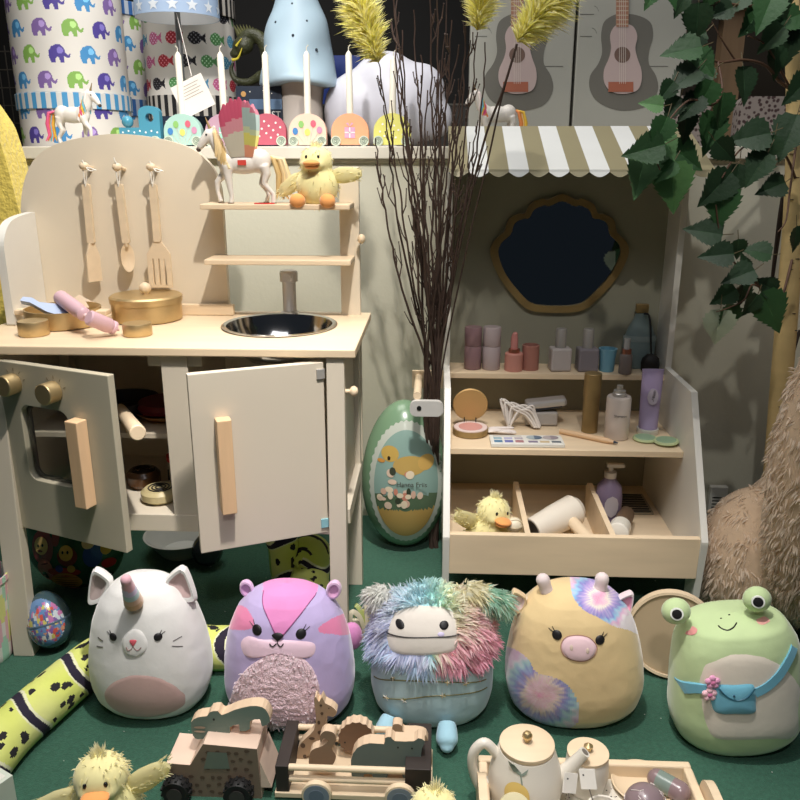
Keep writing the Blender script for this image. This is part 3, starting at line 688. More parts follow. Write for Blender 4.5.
class Plush:
    P = 2.35
    def __init__(s, pw=None, deep=.74):
        s.pw = pw or PW; s.deep = deep; s.hw = .09; s.h = .2; s.loc = Vector((0, 1.05, 0)); s.rot = Euler((0, 0, 0))
    def prof(s, t): return max(0, catmull1(PT, s.pw, min(1, max(0, t))))
    def yf(s, x, z):
        W = s.hw * s.prof(z / s.h); 
        if W < 1e-5: return 0
        q = min(1, abs(x) / W); return -W * s.deep * (1 - q ** s.P) ** (1 / s.P)
    def pt(s, a, t, off=0):
        W = s.hw * s.prof(t); c, q = math.cos(a), math.sin(a); e = 2 / s.P
        x = W * math.copysign(abs(c) ** e, c); y = W * s.deep * math.copysign(abs(q) ** e, q)
        return Vector((x, y, s.h * t))
    def M(s): return Matrix.Translation(s.loc) @ s.rot.to_matrix().to_4x4()
    def fit(s, x0, x1, y0, y1, floor=True):
        for it in range(14):
            M = s.M(); pr = [proj(M @ s.pt(a * PI / 18, t)) for a in range(36) for t in [k / 30 for k in range(31)]]
            X0 = min(p[0] for p in pr); X1 = max(p[0] for p in pr); Y0 = min(p[1] for p in pr); Y1 = max(p[1] for p in pr)
            dist = (CROT.transposed() @ (s.loc - CP)).z * -1; k = dist / 800
            s.hw *= 1 + .8 * ((x1 - x0) / (X1 - X0) - 1)
            s.h += .9 * k * ((y1 - y0) - (Y1 - Y0)) * 1.2
            s.loc.x += .9 * k * ((x0 + x1) - (X0 + X1)) / 2
            s.loc.y -= .9 * k * (y1 - Y1) / .6 * .8
        return s
    def hit(s, px, py):
        I = s.M().inverted(); o = I @ CP; d = (I.to_3x3() @ ray(px, py)).normalized()
        t = (s.loc - CP).length - .3; last = None
        for k in range(1400):
            p = o + d * (t + k * .0004)
            if 0 <= p.z <= s.h:
                W = s.hw * s.prof(p.z / s.h)
                if W > 1e-5:
                    g = (abs(p.x) / W) ** s.P + (abs(p.y) / (W * s.deep)) ** s.P
                    if g < 1: return (p.x, p.z)
                    if last is None or g < last[0]: last = (g, p.x, p.z)
        g, x, z = last; W = s.hw * s.prof(z / s.h); return (max(-W * .99, min(W * .99, x)), z)
    def surf(s, x, z, off=0):
        return Vector((x, s.yf(x, z) - off, z))
    def patch(s, ol, t, col, rings=6, flat=False, b=None, edge=-.0012):
        b = b or MB(); n = len(ol); cx = sum(p[0] for p in ol) / n; cz = sum(p[1] for p in ol) / n
        vs = []; fs = []; cs = []
        for r in range(rings, 0, -1):
            f = r / rings
            for (x, z) in ol:
                X = cx + (x - cx) * f; Z = cz + (z - cz) * f
                W = s.hw * s.prof(Z / s.h) * .985; X = max(-W, min(W, X))
                off = edge if r == rings else t * (1 if flat else (1 - f ** 3 * .75))
                if r == rings: off = edge
                vs.append(s.surf(X, Z, off))
        vs.append(s.surf(cx, cz, t))
        for r in range(rings - 1):
            for k in range(n):
                j = (k + 1) % n; fs.append((r * n + k, r * n + j, (r + 1) * n + j, (r + 1) * n + k))
                v = (vs[r * n + k] + vs[(r + 1) * n + j]) / 2; cs.append(col(v.x, v.z) if callable(col) else col)
        for k in range(n): fs.append(((rings - 1) * n + k, (rings - 1) * n + (k + 1) % n, rings * n)); cs.append(col(cx, cz) if callable(col) else col)
        b.add(vs, fs, True, None, cs); return b
    def ppatch(s, pix, t, col, closed_smooth=True, n=5, **k):
        pts = [s.hit(*p) for p in pix]
        ol = [tuple(p) for p in cr(pts, n, True)] if closed_smooth else pts
        return s.patch(ol, t, col, **k)
    def line(s, pix, r, col, b=None, n=5, closed=False):
        b = b or MB(); pts = [s.hit(*p) for p in pix]; pts = [tuple(p) for p in cr(pts, n, closed)]
        if closed: pts.append(pts[0])
        b.tube([s.surf(x, z, r * .4) for x, z in pts], r, 6, True, None, col); return b
    def body(s, root, col, m=None, seed=1, colf=None, n=96, mm=72, name='body', paint=None):
        if paint: n, mm = 260, 190; Mw = s.M()
        b = MB(col); vs = []; fs = []; cs = []
        def tt(i): u = i / mm; return .5 - .5 * math.cos(PI * u)
        for i in range(mm + 1):
            t = tt(i)
            for k in range(n):
                p = s.pt(2 * PI * k / n, t)
                d = noise.noise(p * 22 + Vector((seed, 0, 0))) * .0013 + noise.noise(p * 60 + Vector((0, seed, 0))) * .0006
                if t > 0 and t < 1:
                    q = Vector((p.x, p.y, 0)); q = q.normalized() if q.length > 1e-6 else Vector((0, 0, 1)); p = p - q * abs(d)
                vs.append(p)
        for i in range(mm):
            for k in range(n):
                j = (k + 1) % n; fs.append((i * n + k, i * n + j, (i + 1) * n + j, (i + 1) * n + k))
                if colf: v = (vs[i * n + k] + vs[(i + 1) * n + j]) / 2; cs.append(colf(v))
                else: cs.append(col)
        if paint:
            for q, f in enumerate(fs):
                a0, a1, a2, a3 = (vs[i] for i in f); w_ = Mw @ ((a0 + a2) / 2); nn = Mw.to_3x3() @ (a2 - a0).cross(a3 - a1)
                if nn.dot(CP - w_) <= 0: continue
                px, py = proj(w_)
                for poly, cf in paint:
                    if poly[0][0] > px + 200 or not inside(px, py, poly): continue
                    cs[q] = cf(px, py) if callable(cf) else cf
        fs.append(tuple(range(n - 1, -1, -1))); cs.append(cs[0])
        b.add(vs, fs, True, None, cs)
        return build(name, b, m or M_velour, root)
    def root(s, name, lab, cat='plush toy', group=None):
        return T(name, lab, cat, s.loc, tuple(s.rot), group)
def seam(ol, s, root, name='seam'): pass
BLK = S(24, 22, 24)
def eyes(s, root, L, rpx, lashes, ringcol=None, lname='eye'):
    for i, (px, py) in enumerate(L):
        x, z = s.hit(px, py); r = width(0, rpx, s.M() @ s.surf(x, z))
        if ringcol: build('eye_white', s.patch(circ(x, z, r * 1.4, r * 1.5, 32), .0018, ringcol, edge=0), M_vc, root); k = .003
        else: k = .0022
        e = build('eye', s.patch(circ(x, z, r, r * .98, 32), k, BLK, edge=0), M_vc, root)
        if lashes:
            b = MB(); sg = -1 if i == 0 else 1
            for a, l in ((35, 1.0), (60, .8)) if lashes == 1 else ((20, 1.0), (45, 1.0), (68, .7)):
                a = D2(a); x1 = x + sg * r * 1.0 * math.cos(a); z1 = z + r * 1.05 * math.sin(a)
                x2 = x1 + sg * r * l * math.cos(a); z2 = z1 + r * l * math.sin(a)
                b.tube([s.surf(x1, z1, .0006), s.surf(x2, z2, .0006)], [.0006, .0004], 5, True, None, BLK)
            build('eyelashes', b, M_vc, e)
def ear_patch(px, py, s, y=0):
    """local point on the body's silhouette plane"""
    p = PY(px, py, s.loc.y + y); return s.M().inverted() @ p

# --- 1 white cat unicorn
s = Plush(deep=.76).fit(88, 213, 569, 719); s1 = s
u = s.root('plush_unicorn_cat', 'white round cat plush with a striped unicorn horn and pink tummy, leftmost of the row')
W_ = S(222, 221, 218)
GREYP = S(150, 144, 144)
s.body(u, W_)
fp = s.ppatch([(118, 583), (125, 578), (142, 576), (147, 600), (143, 628), (131, 634), (122, 628), (118, 606)], .0015, GREYP, rings=10)
0 and build('grey_face_patch', s.ppatch([(121, 575), (131, 571), (138, 574), (138, 600), (134, 622), (126, 632), (119, 626), (118, 600)], .0014, S(196, 192, 190), rings=10), M_velour, u)
build('tummy_patch', s.ppatch([(103, 693), (110, 683), (125, 676), (140, 674), (160, 677), (178, 687), (187, 700), (182, 708), (165, 715), (145, 718), (122, 714), (107, 704)], .0018, S(196, 164, 158), rings=12), M_velour, u)
build('muzzle', s.ppatch([(121, 641), (127, 632), (135, 628), (143, 632), (148, 642), (146, 652), (137, 657), (126, 655)], .0035, S(220, 219, 216), rings=8), M_velour, u)
bb_ = s.line([(127, 646), (129, 649), (132, 648), (134, 645)], .0007, S(150, 120, 118)); s.line([(134, 645), (136, 648), (139, 649), (142, 646)], .0007, S(150, 120, 118), bb_)
s.line([(134, 645), (134, 641)], .0007, S(150, 120, 118), bb_)
for v in bb_.v: v.y -= .003
build('mouth', bb_, M_vc, u)
nb = s.ppatch([(130, 639), (134, 638), (138, 639), (136, 643), (134, 645), (132, 643)], .0016, S(206, 92, 104), n=3); 
for v in nb.v: v.y -= .0035
build('nose', nb, M_vc, u)
eyes(s, u, [(113, 637), (158, 637)], 4.1, 1)
b = MB()
for pp in ([(98, 637), (103, 641)], [(97, 646), (103, 647)], [(173, 641), (182, 636)], [(172, 646), (183, 646)]): s.line(pp, .0006, S(70, 66, 66), b, 2)
build('whiskers', b, M_vc, u)
def earm(s, root, tip, base0, base1, th, col, incol, yo=.0, name='ear', lean=0):
    """thick pointed ear between two base points and a tip (pixels)"""
    T_, A, B = [ear_patch(*q, s, yo) for q in (tip, base0, base1)]
    m = (A + B) / 2
    pts = [A + (A - m) * .05, A.lerp(T_, .5) + (A - m) * .28, T_ + (A - m) * .22, T_ + (T_ - m) * .03, T_ + (B - m) * .22, B.lerp(T_, .5) + (B - m) * .28, B + (B - m) * .05, m + (m - T_) * .3]
    ol = [tuple(p) for p in cr([(p.x, p.z) for p in pts], 5, True)]
    b = MB(col); n = len(ol); cx = sum(p[0] for p in ol) / n; cz = sum(p[1] for p in ol) / n
    Y0 = m.y; vs = []; fs = []; prof = [(0.0, -th * .6), (.55, -th), (.85, -th * .85), (1, 0), (.85, th * .7), (.5, th * .9), (0, th)]
    prof = [(0, -th * .25), (.45, -th * .35), (.68, -th * .9), (.88, -th * .95), (1, 0), (.85, th * .7), (.5, th * .9), (0, th)]
    for f, dy in prof:
        for x, z in ol: vs.append((cx + (x - cx) * f, Y0 + dy + lean * (z - m.z), cz + (z - cz) * f))
    for r in range(len(prof) - 1):
        for k in range(n): j = (k + 1) % n; fs.append((r * n + k, r * n + j, (r + 1) * n + j, (r + 1) * n + k))
    cs = [incol if r < 2 else col for r in range(len(prof) - 1) for k in range(n)]
    b.add(vs, fs, True, None, cs); return build(name, b, M_velour, root)
earm(s, u, (95, 569), (91, 603), (113, 582), .010, W_, S(176, 160, 156))
earm(s, u, (184, 567), (166, 583), (196, 600), .010, W_, S(196, 170, 168))
# horn
hb = s.M().inverted() @ PY(134, 603, s.loc.y - .050); ht = s.M().inverted() @ PY(126, 580, s.loc.y - .078)
b = MB(); cols_ = [S(196, 160, 120), S(214, 180, 150), S(176, 206, 206), S(206, 198, 226), S(226, 176, 186), S(216, 170, 180)]
d = ht - hb
b.tube([hb + d * (k / 12) for k in range(13)], [.0135 - .0070 * (k / 12) + (.0009 if k % 2 else 0) for k in range(13)], 20, True, None, None, True, None, lambda a, c: cols_[min(5, int((a + c * .12) * 5.4))])
b.ell(ht, .0078, None, S(216, 170, 180)); build('horn', b, M_velour, u)

# --- 2 purple chipmunk
s = Plush(deep=.76, pw=[.55, .78, .93, 1.0, .99, .95, .87, .75, .57, .36, 0]).fit(224, 355, 578, 729); s2 = s
u = s.root('plush_chipmunk', 'lilac chipmunk plush with pink forehead and fluffy pink tummy')
LIL = S(190, 174, 218); PK = S(228, 142, 198)
s.body(u, LIL, seed=4, paint=[(sm([(263, 588), (266, 574), (292, 568), (312, 574), (318, 588), (308, 604), (294, 622), (282, 637), (277, 639), (270, 622), (263, 604)]), PK), (sm([(226, 618), (236, 606), (246, 608), (254, 621), (250, 629), (238, 630), (228, 628)]), S(232, 136, 176)), (sm([(318, 629), (326, 622), (340, 615), (352, 612), (356, 628), (346, 635), (332, 634), (322, 633)]), S(232, 136, 176))])
0 and build('pink_forehead', s.ppatch([(262, 588), (272, 583), (292, 580), (308, 583), (317, 590), (308, 604), (294, 622), (281, 636), (277, 638), (270, 622), (263, 604)], .0016, PK, rings=10), M_velour, u)
def lilline(pix): s.line(pix, .0008, S(150, 80, 130), BL)
BL = MB(); lilline([(264, 590), (263, 604), (270, 622), (277, 637)]); lilline([(317, 590), (308, 604), (294, 622), (281, 637)]); build('forehead_seam', BL, M_vc, u)
0 and build('cheek_stripe', s.ppatch([(234, 618), (240, 608), (247, 611), (254, 624), (248, 628), (236, 627)], .0016, S(232, 136, 176)), M_velour, u)
0 and build('cheek_stripe', s.ppatch([(319, 628), (328, 622), (344, 616), (348, 624), (347, 633), (332, 634), (320, 632)], .0016, S(232, 136, 176)), M_velour, u)
build('muzzle', s.ppatch([(240, 642), (248, 636), (262, 639), (278, 640), (300, 640), (314, 643), (317, 650), (313, 657), (300, 658), (285, 655), (268, 655), (252, 658), (242, 654)], .003, S(238, 206, 222), rings=8), M_velour, u)
eyes(s, u, [(257, 630), (301, 634)], 5.2, 1)
nb = s.ppatch([(272, 634), (278, 631.5), (284, 634), (281, 638), (278, 640), (275, 638)], .002, BLK, n=3, edge=0)
for v in nb.v: v.y -= .0025
build('nose', nb, M_vc, u)
bb_ = s.line([(270, 642), (273, 645), (277, 642)], .0008, BLK); s.line([(278, 642), (281, 645), (284, 642)], .0008, BLK, bb_); s.line([(278, 639), (278, 642)], .0007, BLK, bb_)
for v in bb_.v: v.y -= .0035
build('mouth', bb_, M_vc, u)
tum = [(258, 660), (275, 651), (292, 651), (308, 662), (318, 680), (321, 702), (316, 722), (295, 727), (270, 727), (240, 721), (230, 708), (232, 692), (242, 673)]
pts = [s.hit(*p) for p in tum]; ol = [tuple(p) for p in cr(pts, 5, True)]
ol = [tuple(p) for p in cr(pts, 9, True)]
pb = s.patch(ol, .005, S(230, 198, 208), rings=44)
for v in pb.v:
    w = noise.noise(Vector((v.x * 130 + noise.noise(v * 60) * 2.5, v.z * 170, 3)))
    v.y -= .0018 * w + .0008 * noise.noise(v * 420)
tp = build('fluffy_tummy', pb, mat('fluffy_pile', S(244, 214, 222), .95, var=.12, vs=120, sheen=.5, bump=.8, bs=420), u)
def inside(x, z, ol):
    c = False; n = len(ol); j = n - 1
    for i in range(n):
        if (ol[i][1] > z) != (ol[j][1] > z) and x < (ol[j][0] - ol[i][0]) * (z - ol[i][1]) / (ol[j][1] - ol[i][1]) + ol[i][0]: c = not c
        j = i
    return c
b = MB(); x0 = min(p[0] for p in ol); x1 = max(p[0] for p in ol); z0 = min(p[1] for p in ol); z1 = max(p[1] for p in ol); cnt = 0
while cnt < 700:
    x = R.uniform(x0, x1); z = R.uniform(z0, z1)
    if not inside(x, z, ol): continue
    cnt += 1; p = s.surf(x, z, .002); e = .001
    nrm = Vector((s.yf(x + e, z) - s.yf(x - e, z), -2 * e, s.yf(x, z + e) - s.yf(x, z - e))).normalized() 
    g = noise.noise(Vector((x, z, 0)) * 70); d = nrm * .28 + Vector((g * .6 + R.gauss(0, .25), -.1, -.35 + noise.noise(Vector((z, x, 5)) * 70) * .8 + R.gauss(0, .25)))
    q = .86 + R.random() * .2
    b.blade(p, d, R.uniform(.004, .007), .0012, .2, S(min(255, 252 * q), 226 * q, 234 * q))
build('tummy_fur', b, M_fur, tp, kind='stuff')
def roundear(s, root, px, py, r, col, incol, yo=.01, tilt=0, name='ear'):
    c = ear_patch(px, py, s, yo); M = Matrix.Translation(c) @ Matrix.Rotation(tilt, 4, 'Y') @ Matrix.Rotation(D2(90), 4, 'X')
    b = MB(); b.lathe([(.0005, r * .15), (r * .45, r * .18), (r * .7, r * .5), (r * .9, r * .45), (r, 0), (r * .85, -r * .4), (r * .4, -r * .5), (.0005, -r * .5)], 32, M, None, lambda a, c_: incol if a < .28 else col, .85, 1.15)
    return build(name, b, M_velour, root)
roundear(s, u, 247, 588, .0125, S(214, 178, 212), S(196, 150, 190), tilt=-.2); roundear(s, u, 334, 589, .0135, S(222, 186, 216), S(210, 160, 196), tilt=.25)
tl = s.M().inverted() @ PY(352, 636, s.loc.y + .06)
b = MB(S(214, 140, 190)); b.ell(tl, (.017, .014, .024)); b.ell(tl + Vector((-.012, .004, -.015)), (.016, .014, .026), None, LIL); build('tail', b, M_velour, u)

# --- 3 rainbow yeti
s = Plush(deep=.78, pw=[.55, .80, .94, 1.0, 1.0, .97, .91, .80, .62, .40, 0]).fit(371, 493, 584, 727); s3 = s
u = s.root('plush_yeti', 'round pale blue plush yeti with rainbow shaggy fur and two stub feet')
BLU = S(176, 202, 206)
PYETI = s
face = [(388, 622), (397, 606), (420, 601), (445, 604), (456, 616), (459, 634), (457, 650), (438, 655), (412, 656), (392, 652), (386, 640)]
fo = [tuple(p) for p in cr([s.hit(*p) for p in face], 5, True)]
build('face', s.patch(fo, .0035, S(222, 214, 204), rings=8), M_velour, u)
mb_ = s.line([(387, 631), (400, 635), (425, 636), (448, 635), (459, 633)], .0009, S(48, 44, 44)); 
for v in mb_.v: v.y -= .0033
build('mouth', mb_, M_vc, u)
for px, py in ((400, 623), (444, 624)):
    x, z = s.hit(px, py); r = width(0, 4.6, s.M() @ s.surf(x, z)); pb = s.patch(circ(x, z, r, r * .78, 32), .0022, BLK, edge=0)
    for v in pb.v: v.y -= .0032
    build('eye', pb, M_vc, u)
x, z = s.hit(441, 633); pb = s.patch(circ(x, z, .005, .003, 20), .0012, S(206, 196, 226), edge=0)
for v in pb.v: v.y -= .0034
build('blush', pb, M_vc, u)
b = MB(); GB = S(122, 118, 78)
s.line([(374, 676), (395, 680), (420, 681), (455, 682), (486, 679)], .0009, GB, b); s.line([(383, 697), (400, 699), (430, 696), (462, 694), (487, 687)], .0009, GB, b)
for px, py in ((393, 678), (418, 680), (448, 682), (466, 683), (386, 697), (404, 700), (443, 695)):
    x, z = s.hit(px, py)
    for a in range(5):
        a = a * 1.257 + px; b.tube([s.surf(x, z, .001), s.surf(x + .0045 * math.cos(a), z + .0045 * math.sin(a), .0012)], [.0011, .0006], 5, True, None, R.choice([GB, S(214, 196, 150), S(236, 232, 220)]))
build('embroidered_branches', b, M_vc, u)
fo2 = [(x * 1.0, z) for x, z in fo]; fcx = sum(p[0] for p in fo) / len(fo); fcz = sum(p[1] for p in fo) / len(fo)
inn = [(fcx + (x - fcx) * .93, fcz + (z - fcz) * .93) for x, z in fo]
def rain(p, sdh=0):
    # patches of dyed fur: blue left, aqua/green top, cream, pink at the right
    t = p.z / s.h; x = p.x / s.hw
    a = math.degrees(math.atan2(t - .62, x * .8))   # 0 right, 90 top, 180 left
    stops = [(-180, (178, 206, 234)), (-130, (176, 208, 232)), (-108, (216, 230, 216)), (-80, (244, 234, 196)), (-55, (244, 190, 200)), (-15, (240, 142, 172)), (12, (240, 170, 186)), (36, (234, 220, 196)), (58, (228, 232, 190)), (80, (176, 224, 210)), (112, (168, 214, 224)), (135, (190, 218, 228)), (155, (214, 216, 234)), (180, (190, 198, 234))]
    a += R.gauss(0, 7)
    a = (a + 180) % 360 - 180
    for (a0, c0), (a1, c1) in zip(stops, stops[1:]):
        if a0 <= a <= a1:
            f = (a - a0) / (a1 - a0); q = .9 + .2 * R.random(); return S(*[min(255, (c0[i] * (1 - f) + c1[i] * f) * q) for i in range(3)])
    return S(180, 206, 234)
b = MB(); cnt = 0
while cnt < 6500:
    a = R.uniform(0, 2 * PI); t = 1 - (R.random() ** .8) * .46
    if math.sin(a) > .45 and R.random() < .7: continue
    p = s.pt(a, t)
    front = p.y < -.2 * s.hw * s.prof(t)
    low = .59 + .02 * math.sin(p.x * 90)
    if t < low: continue
    if front and inside(p.x, p.z, inn): continue
    cnt += 1
    nrm = (s.pt(a, min(.999, t + .004)) - s.pt(a, t - .004)).cross(s.pt(a + .01, t) - s.pt(a - .01, t))
    c0 = Vector((p.x, p.y / s.deep, (p.z - s.h * .5) * .8)); nrm = c0.normalized()
    comb = Vector((p.x - fcx, 0, p.z - fcz)).normalized() if front else Vector((0, 0, -.3))
    cl = Vector((noise.noise(p * 75), noise.noise(p * 75 + Vector((9, 0, 0))), noise.noise(p * 75 + Vector((0, 9, 0))))) * 1.1
    d = nrm * .42 + comb * .40 + Vector((0, 0, -.35 if t < .9 else .0)) + cl * .8 + Vector((R.gauss(0, .12), R.gauss(0, .12), R.gauss(0, .12)))
    b.blade(p - nrm * .001, d, R.uniform(.016, .026), .0012, .5, rain(p))
s.body(u, BLU, seed=9, n=160, mm=120, colf=lambda v: rain(v) if v.z > s.h * .59 else BLU)
fb = build('shaggy_rainbow_fur', b, M_fur, u, kind='stuff')
def tuft(s, root, A, B, r0, r1, colf, n, L, name='ear'):
    b = MB(); A = Vector(A); B = Vector(B); d = B - A
    b.tube([A + d * (k / 6) for k in range(7)], [(r0 + (r1 - r0) * k / 6) * (.7 + .3 * math.sin(PI * min(1, (k + 1) / 7))) for k in range(7)], 14, True, None, None, True, None, lambda a, c: colf(a))
    o = build(name, b, M_fur, root); b = MB()
    for k in range(n):
        f = R.random() ** .8; c = A + d * f; v = Vector((R.gauss(0, 1), R.gauss(0, 1), R.gauss(0, 1))); v = v - d.normalized() * v.dot(d.normalized()) * .5; v.normalize()
        r = r0 + (r1 - r0) * f; p = c + v * r * .8
        b.blade(p, v * .8 + d.normalized() * .75 + Vector((0, 0, -.3)) + Vector((R.gauss(0, .2), R.gauss(0, .2), R.gauss(0, .2))), R.uniform(.7, 1.2) * L, .0010, .5, colf(f))
    build(name + '_fur', b, M_fur, o, kind='stuff'); return o
lp = lambda px, py, yo: s.M().inverted() @ PY(px, py, s.loc.y + yo)
def cw(f): q = .88 + .15 * R.random(); return S(226 * q, 226 * q, 218 * q)
def cg(f):
    q = .88 + .15 * R.random(); c = (150, 206, 176) if f > .45 else (226, 214, 160); c = c if R.random() < .8 else (224, 222, 190); return S(*[v * q for v in c])
tuft(s, u, lp(386, 594, .01), lp(372, 598, .0), .018, .013, cw, 600, .017)
tuft(s, u, lp(466, 592, .0), lp(506, 603, -.005), .019, .014, cg, 900, .019)
for A, B in (((391, 716), (383, 735)), ((447, 722), (447, 746))):
    p0 = s.M().inverted() @ PZ(A[0], A[1] , .035); p1 = s.M().inverted() @ PZ(B[0], B[1] + 2, .014)
    b = MB(S(160, 206, 220)); d = p1 - p0
    b.tube([p0 + d * (k / 8) for k in range(9)], [.012, .0135, .0145, .015, .0157, .016, .0158, .0135, .0075], 22); b.ell(p1 - d * .06, (.0105, .009, .0088))
    build('foot', b, mat('sky_blue_velour', S(166, 208, 224), .9, sheen=.4), u, remesh=.002)

# --- 4 tie-dye cow
s = Plush(deep=.76, pw=[.55, .78, .93, 1.0, .99, .94, .86, .75, .58, .37, 0])
s.rot = Euler((0, D2(-3), 0)); s.fit(505, 644, 577, 728); s4 = s
u = s.root('plush_cow', 'butter yellow cow plush with tie-dye patches and pink snout')
def cowcol(v): return S(216, 190, 142)
def dye(cx, cz, R0, pal, k=1.0):
    def f(x, z):
        a = math.atan2(z - cz, x - cx); r = math.hypot(x - cx, z - cz) / R0
        r += .03 * math.sin(a * 9 + r * 3) * r + noise.noise(Vector((x * k * 12, z * k * 12, 1))) * .10 + .03 * math.sin(a * 31)
        q = r * len(pal); i = max(0, min(len(pal) - 2, int(q))); t = max(0, min(1, q - i)); c = [pal[i][j] * (1 - t) + pal[i + 1][j] * t for j in range(3)]
        w = .5 + .5 * noise.noise(Vector((math.cos(a) * 6, math.sin(a) * 6, r * 2)) * 2)
        c = [v * (1 - .5 * w) + 228 * .5 * w for v in c]; return S(*[max(0, min(255, v)) for v in c])
    return f
pt_ = [(573, 577), (590, 577), (606, 583), (618, 596), (627, 614), (631, 632), (614, 630), (601, 620), (585, 612), (575, 600), (572, 588)]
cc = s.hit(599, 597)
P1 = (sm([(572, 572), (592, 570), (612, 576), (626, 596), (640, 620), (640, 634), (628, 630), (616, 627), (606, 622), (598, 617), (585, 611), (575, 600), (571, 588)]), dye(599, 597, 40, [(226, 130, 170), (232, 166, 196), (236, 226, 206), (170, 140, 206), (110, 110, 190), (130, 190, 220), (220, 160, 200), (232, 220, 226)], .0125))
pt_ = [(506, 650), (516, 648), (528, 657), (536, 671), (552, 677), (566, 684), (576, 698), (578, 712), (572, 724), (552, 724), (530, 718), (514, 702), (507, 680)]
cc = s.hit(541, 698)
P2 = (sm([(498, 640), (506, 646), (516, 650), (528, 659), (536, 672), (552, 677), (566, 684), (576, 698), (580, 714), (574, 726), (552, 732), (522, 728), (500, 700)]), dye(541, 694, 52, [(214, 132, 160), (206, 160, 160), (216, 166, 180), (208, 180, 160), (130, 116, 176), (110, 130, 180), (140, 186, 190), (206, 196, 206), (200, 160, 190)], .0125))
s.body(u, S(222, 196, 146), seed=14, paint=[P1, P2])
sn = build('snout', s.ppatch([(561, 645), (566, 637), (578, 635), (590, 638), (597, 647), (594, 656), (585, 661), (572, 660), (563, 654)], .005, S(232, 200, 206), rings=8), M_velour, u)
b = MB(); s.line([(561, 645), (566, 637), (578, 635), (590, 638), (597, 647), (594, 656), (585, 661), (572, 660), (563, 654)], .0007, S(180, 140, 120), b, closed=True); build('snout_seam', b, M_vc, sn)
for px, py in ((571, 646), (587, 649)):
    x, z = s.hit(px, py); pb = s.patch(circ(x, z, .0026, .0042, 16), .001, S(216, 196, 180), edge=0)
    for v in pb.v: v.y -= .0045
    build('nostril', pb, M_vc, sn)
eyes(s, u, [(557, 635), (600, 640)], 4.8, 1)
def horn(px, py, bx, by, r):
    A = ear_patch(bx, by, s, -.005); B = ear_patch(px, py, s, -.005); d = B - A
    b = MB(S(222, 206, 204)); b.tube([A + d * (k / 6) for k in range(7)], [r, r * .97, r * .92, r * .9, r * .95, r * 1.0, r * .9], 18); b.ell(B, r * 1.0); build('horn', b, mat('pale_velour', S(224, 208, 206), .9, sheen=.4), u, remesh=.002)
horn(543, 580, 547, 592, .0105); horn(602, 579, 600, 590, .0105)
earm(s, u, (632, 592), (615, 600), (628, 613), .009, S(222, 206, 208), S(226, 160, 180))
earm(s, u, (513, 590), (527, 598), (514, 612), .009, S(216, 190, 150), S(226, 196, 190))

# --- 5 frog
s = Plush(deep=.74, pw=[.55, .78, .93, 1.0, .99, .965, .93, .88, .78, .63, 0])
s.rot = Euler((0, D2(-7), 0)); s.fit(667, 806, 600, 756); s5 = s
u = s.root('plush_frog', 'light green frog plush wearing a blue belt bag with pink flowers')
s.body(u, S(188, 208, 156), seed=20)
bel = [(700, 670), (715, 657), (740, 652), (765, 655), (785, 666), (800, 684), (800, 712), (796, 736), (770, 740), (735, 741), (712, 738), (703, 720), (699, 700)]
build('belly_patch', s.ppatch(bel, .0018, S(222, 212, 196), rings=12), M_velour, u)
def strip(pix, w, t, col):
    c = [s.hit(*p) for p in pix]; c = [Vector(p) for p in cr(c, 5)]; up = []; dn = []
    for i, p in enumerate(c):
        d = (c[min(i + 1, len(c) - 1)] - c[max(i - 1, 0)]).normalized(); nn = Vector((-d.y, d.x)); up.append(p + nn * w); dn.append(p - nn * w)
    b = MB(col); n = len(c); vs = []
    for offs in ((0, -.0008), (0, t), (1, t), (1, -.0008)):
        src = up if offs[0] == 0 else dn
        for p in src:
            W = s.hw * s.prof(p.y / s.h) * .99; vs.append(s.surf(max(-W, min(W, p.x)), p.y, offs[1]))
    b.add(vs, [(r * n + i, r * n + i + 1, (r + 1) * n + i + 1, (r + 1) * n + i) for r in range(3) for i in range(n - 1)], True); return b
BB = S(108, 174, 196)
st = build('belt', strip([(679, 685.5), (684, 686.5), (695, 687), (712, 688)], .0062, .0035, BB), M_velour, u)
build('belt', strip([(754, 692), (766, 686), (778, 675), (788, 660), (794, 646)], .0064, .0035, BB), M_velour, u)
bg = s.ppatch([(710, 690), (717, 683), (735, 683), (752, 682), (756, 688), (757, 704), (755, 713), (735, 714), (716, 713), (710, 705)], .008, BB, rings=8, n=4)
bag = build('belt_bag', bg, M_velour, u)
b = s.line([(717, 685), (725, 693), (735, 697), (745, 694), (753, 685)], .0011, S(40, 92, 112)); b2 = s.line([(712, 692), (711, 705), (717, 712), (735, 713), (754, 712), (756, 702), (755, 688), (735, 683), (718, 683), (712, 692)], .0008, S(52, 108, 128))
for v in b.v: v.y -= .0072
b.add(b2.v, b2.f, True, None, b2.c); 
x, z = s.hit(732, 692); b.ell(s.surf(x, z, .0085), .0015, None, S(40, 80, 100)); build('bag_stitching', b, M_vc, bag)
for px, py, c1 in ((711, 679, S(222, 156, 190)), (708, 691, S(236, 190, 200))):
    x, z = s.hit(px, py); b = MB(c1); base = s.surf(x, z, .007)
    for k in range(5):
        a = k * 1.2566 + .3; b.ell(base + Vector((.0062 * math.cos(a), 0, .0062 * math.sin(a))), (.0046, .0035, .0046), None, c1, 14, 8)
    b.ell(base + Vector((0, -.0025, 0)), (.0035, .002, .0035), None, S(206, 120, 160), 12, 8); build('felt_flower', b, M_velour, u)
eyec = []
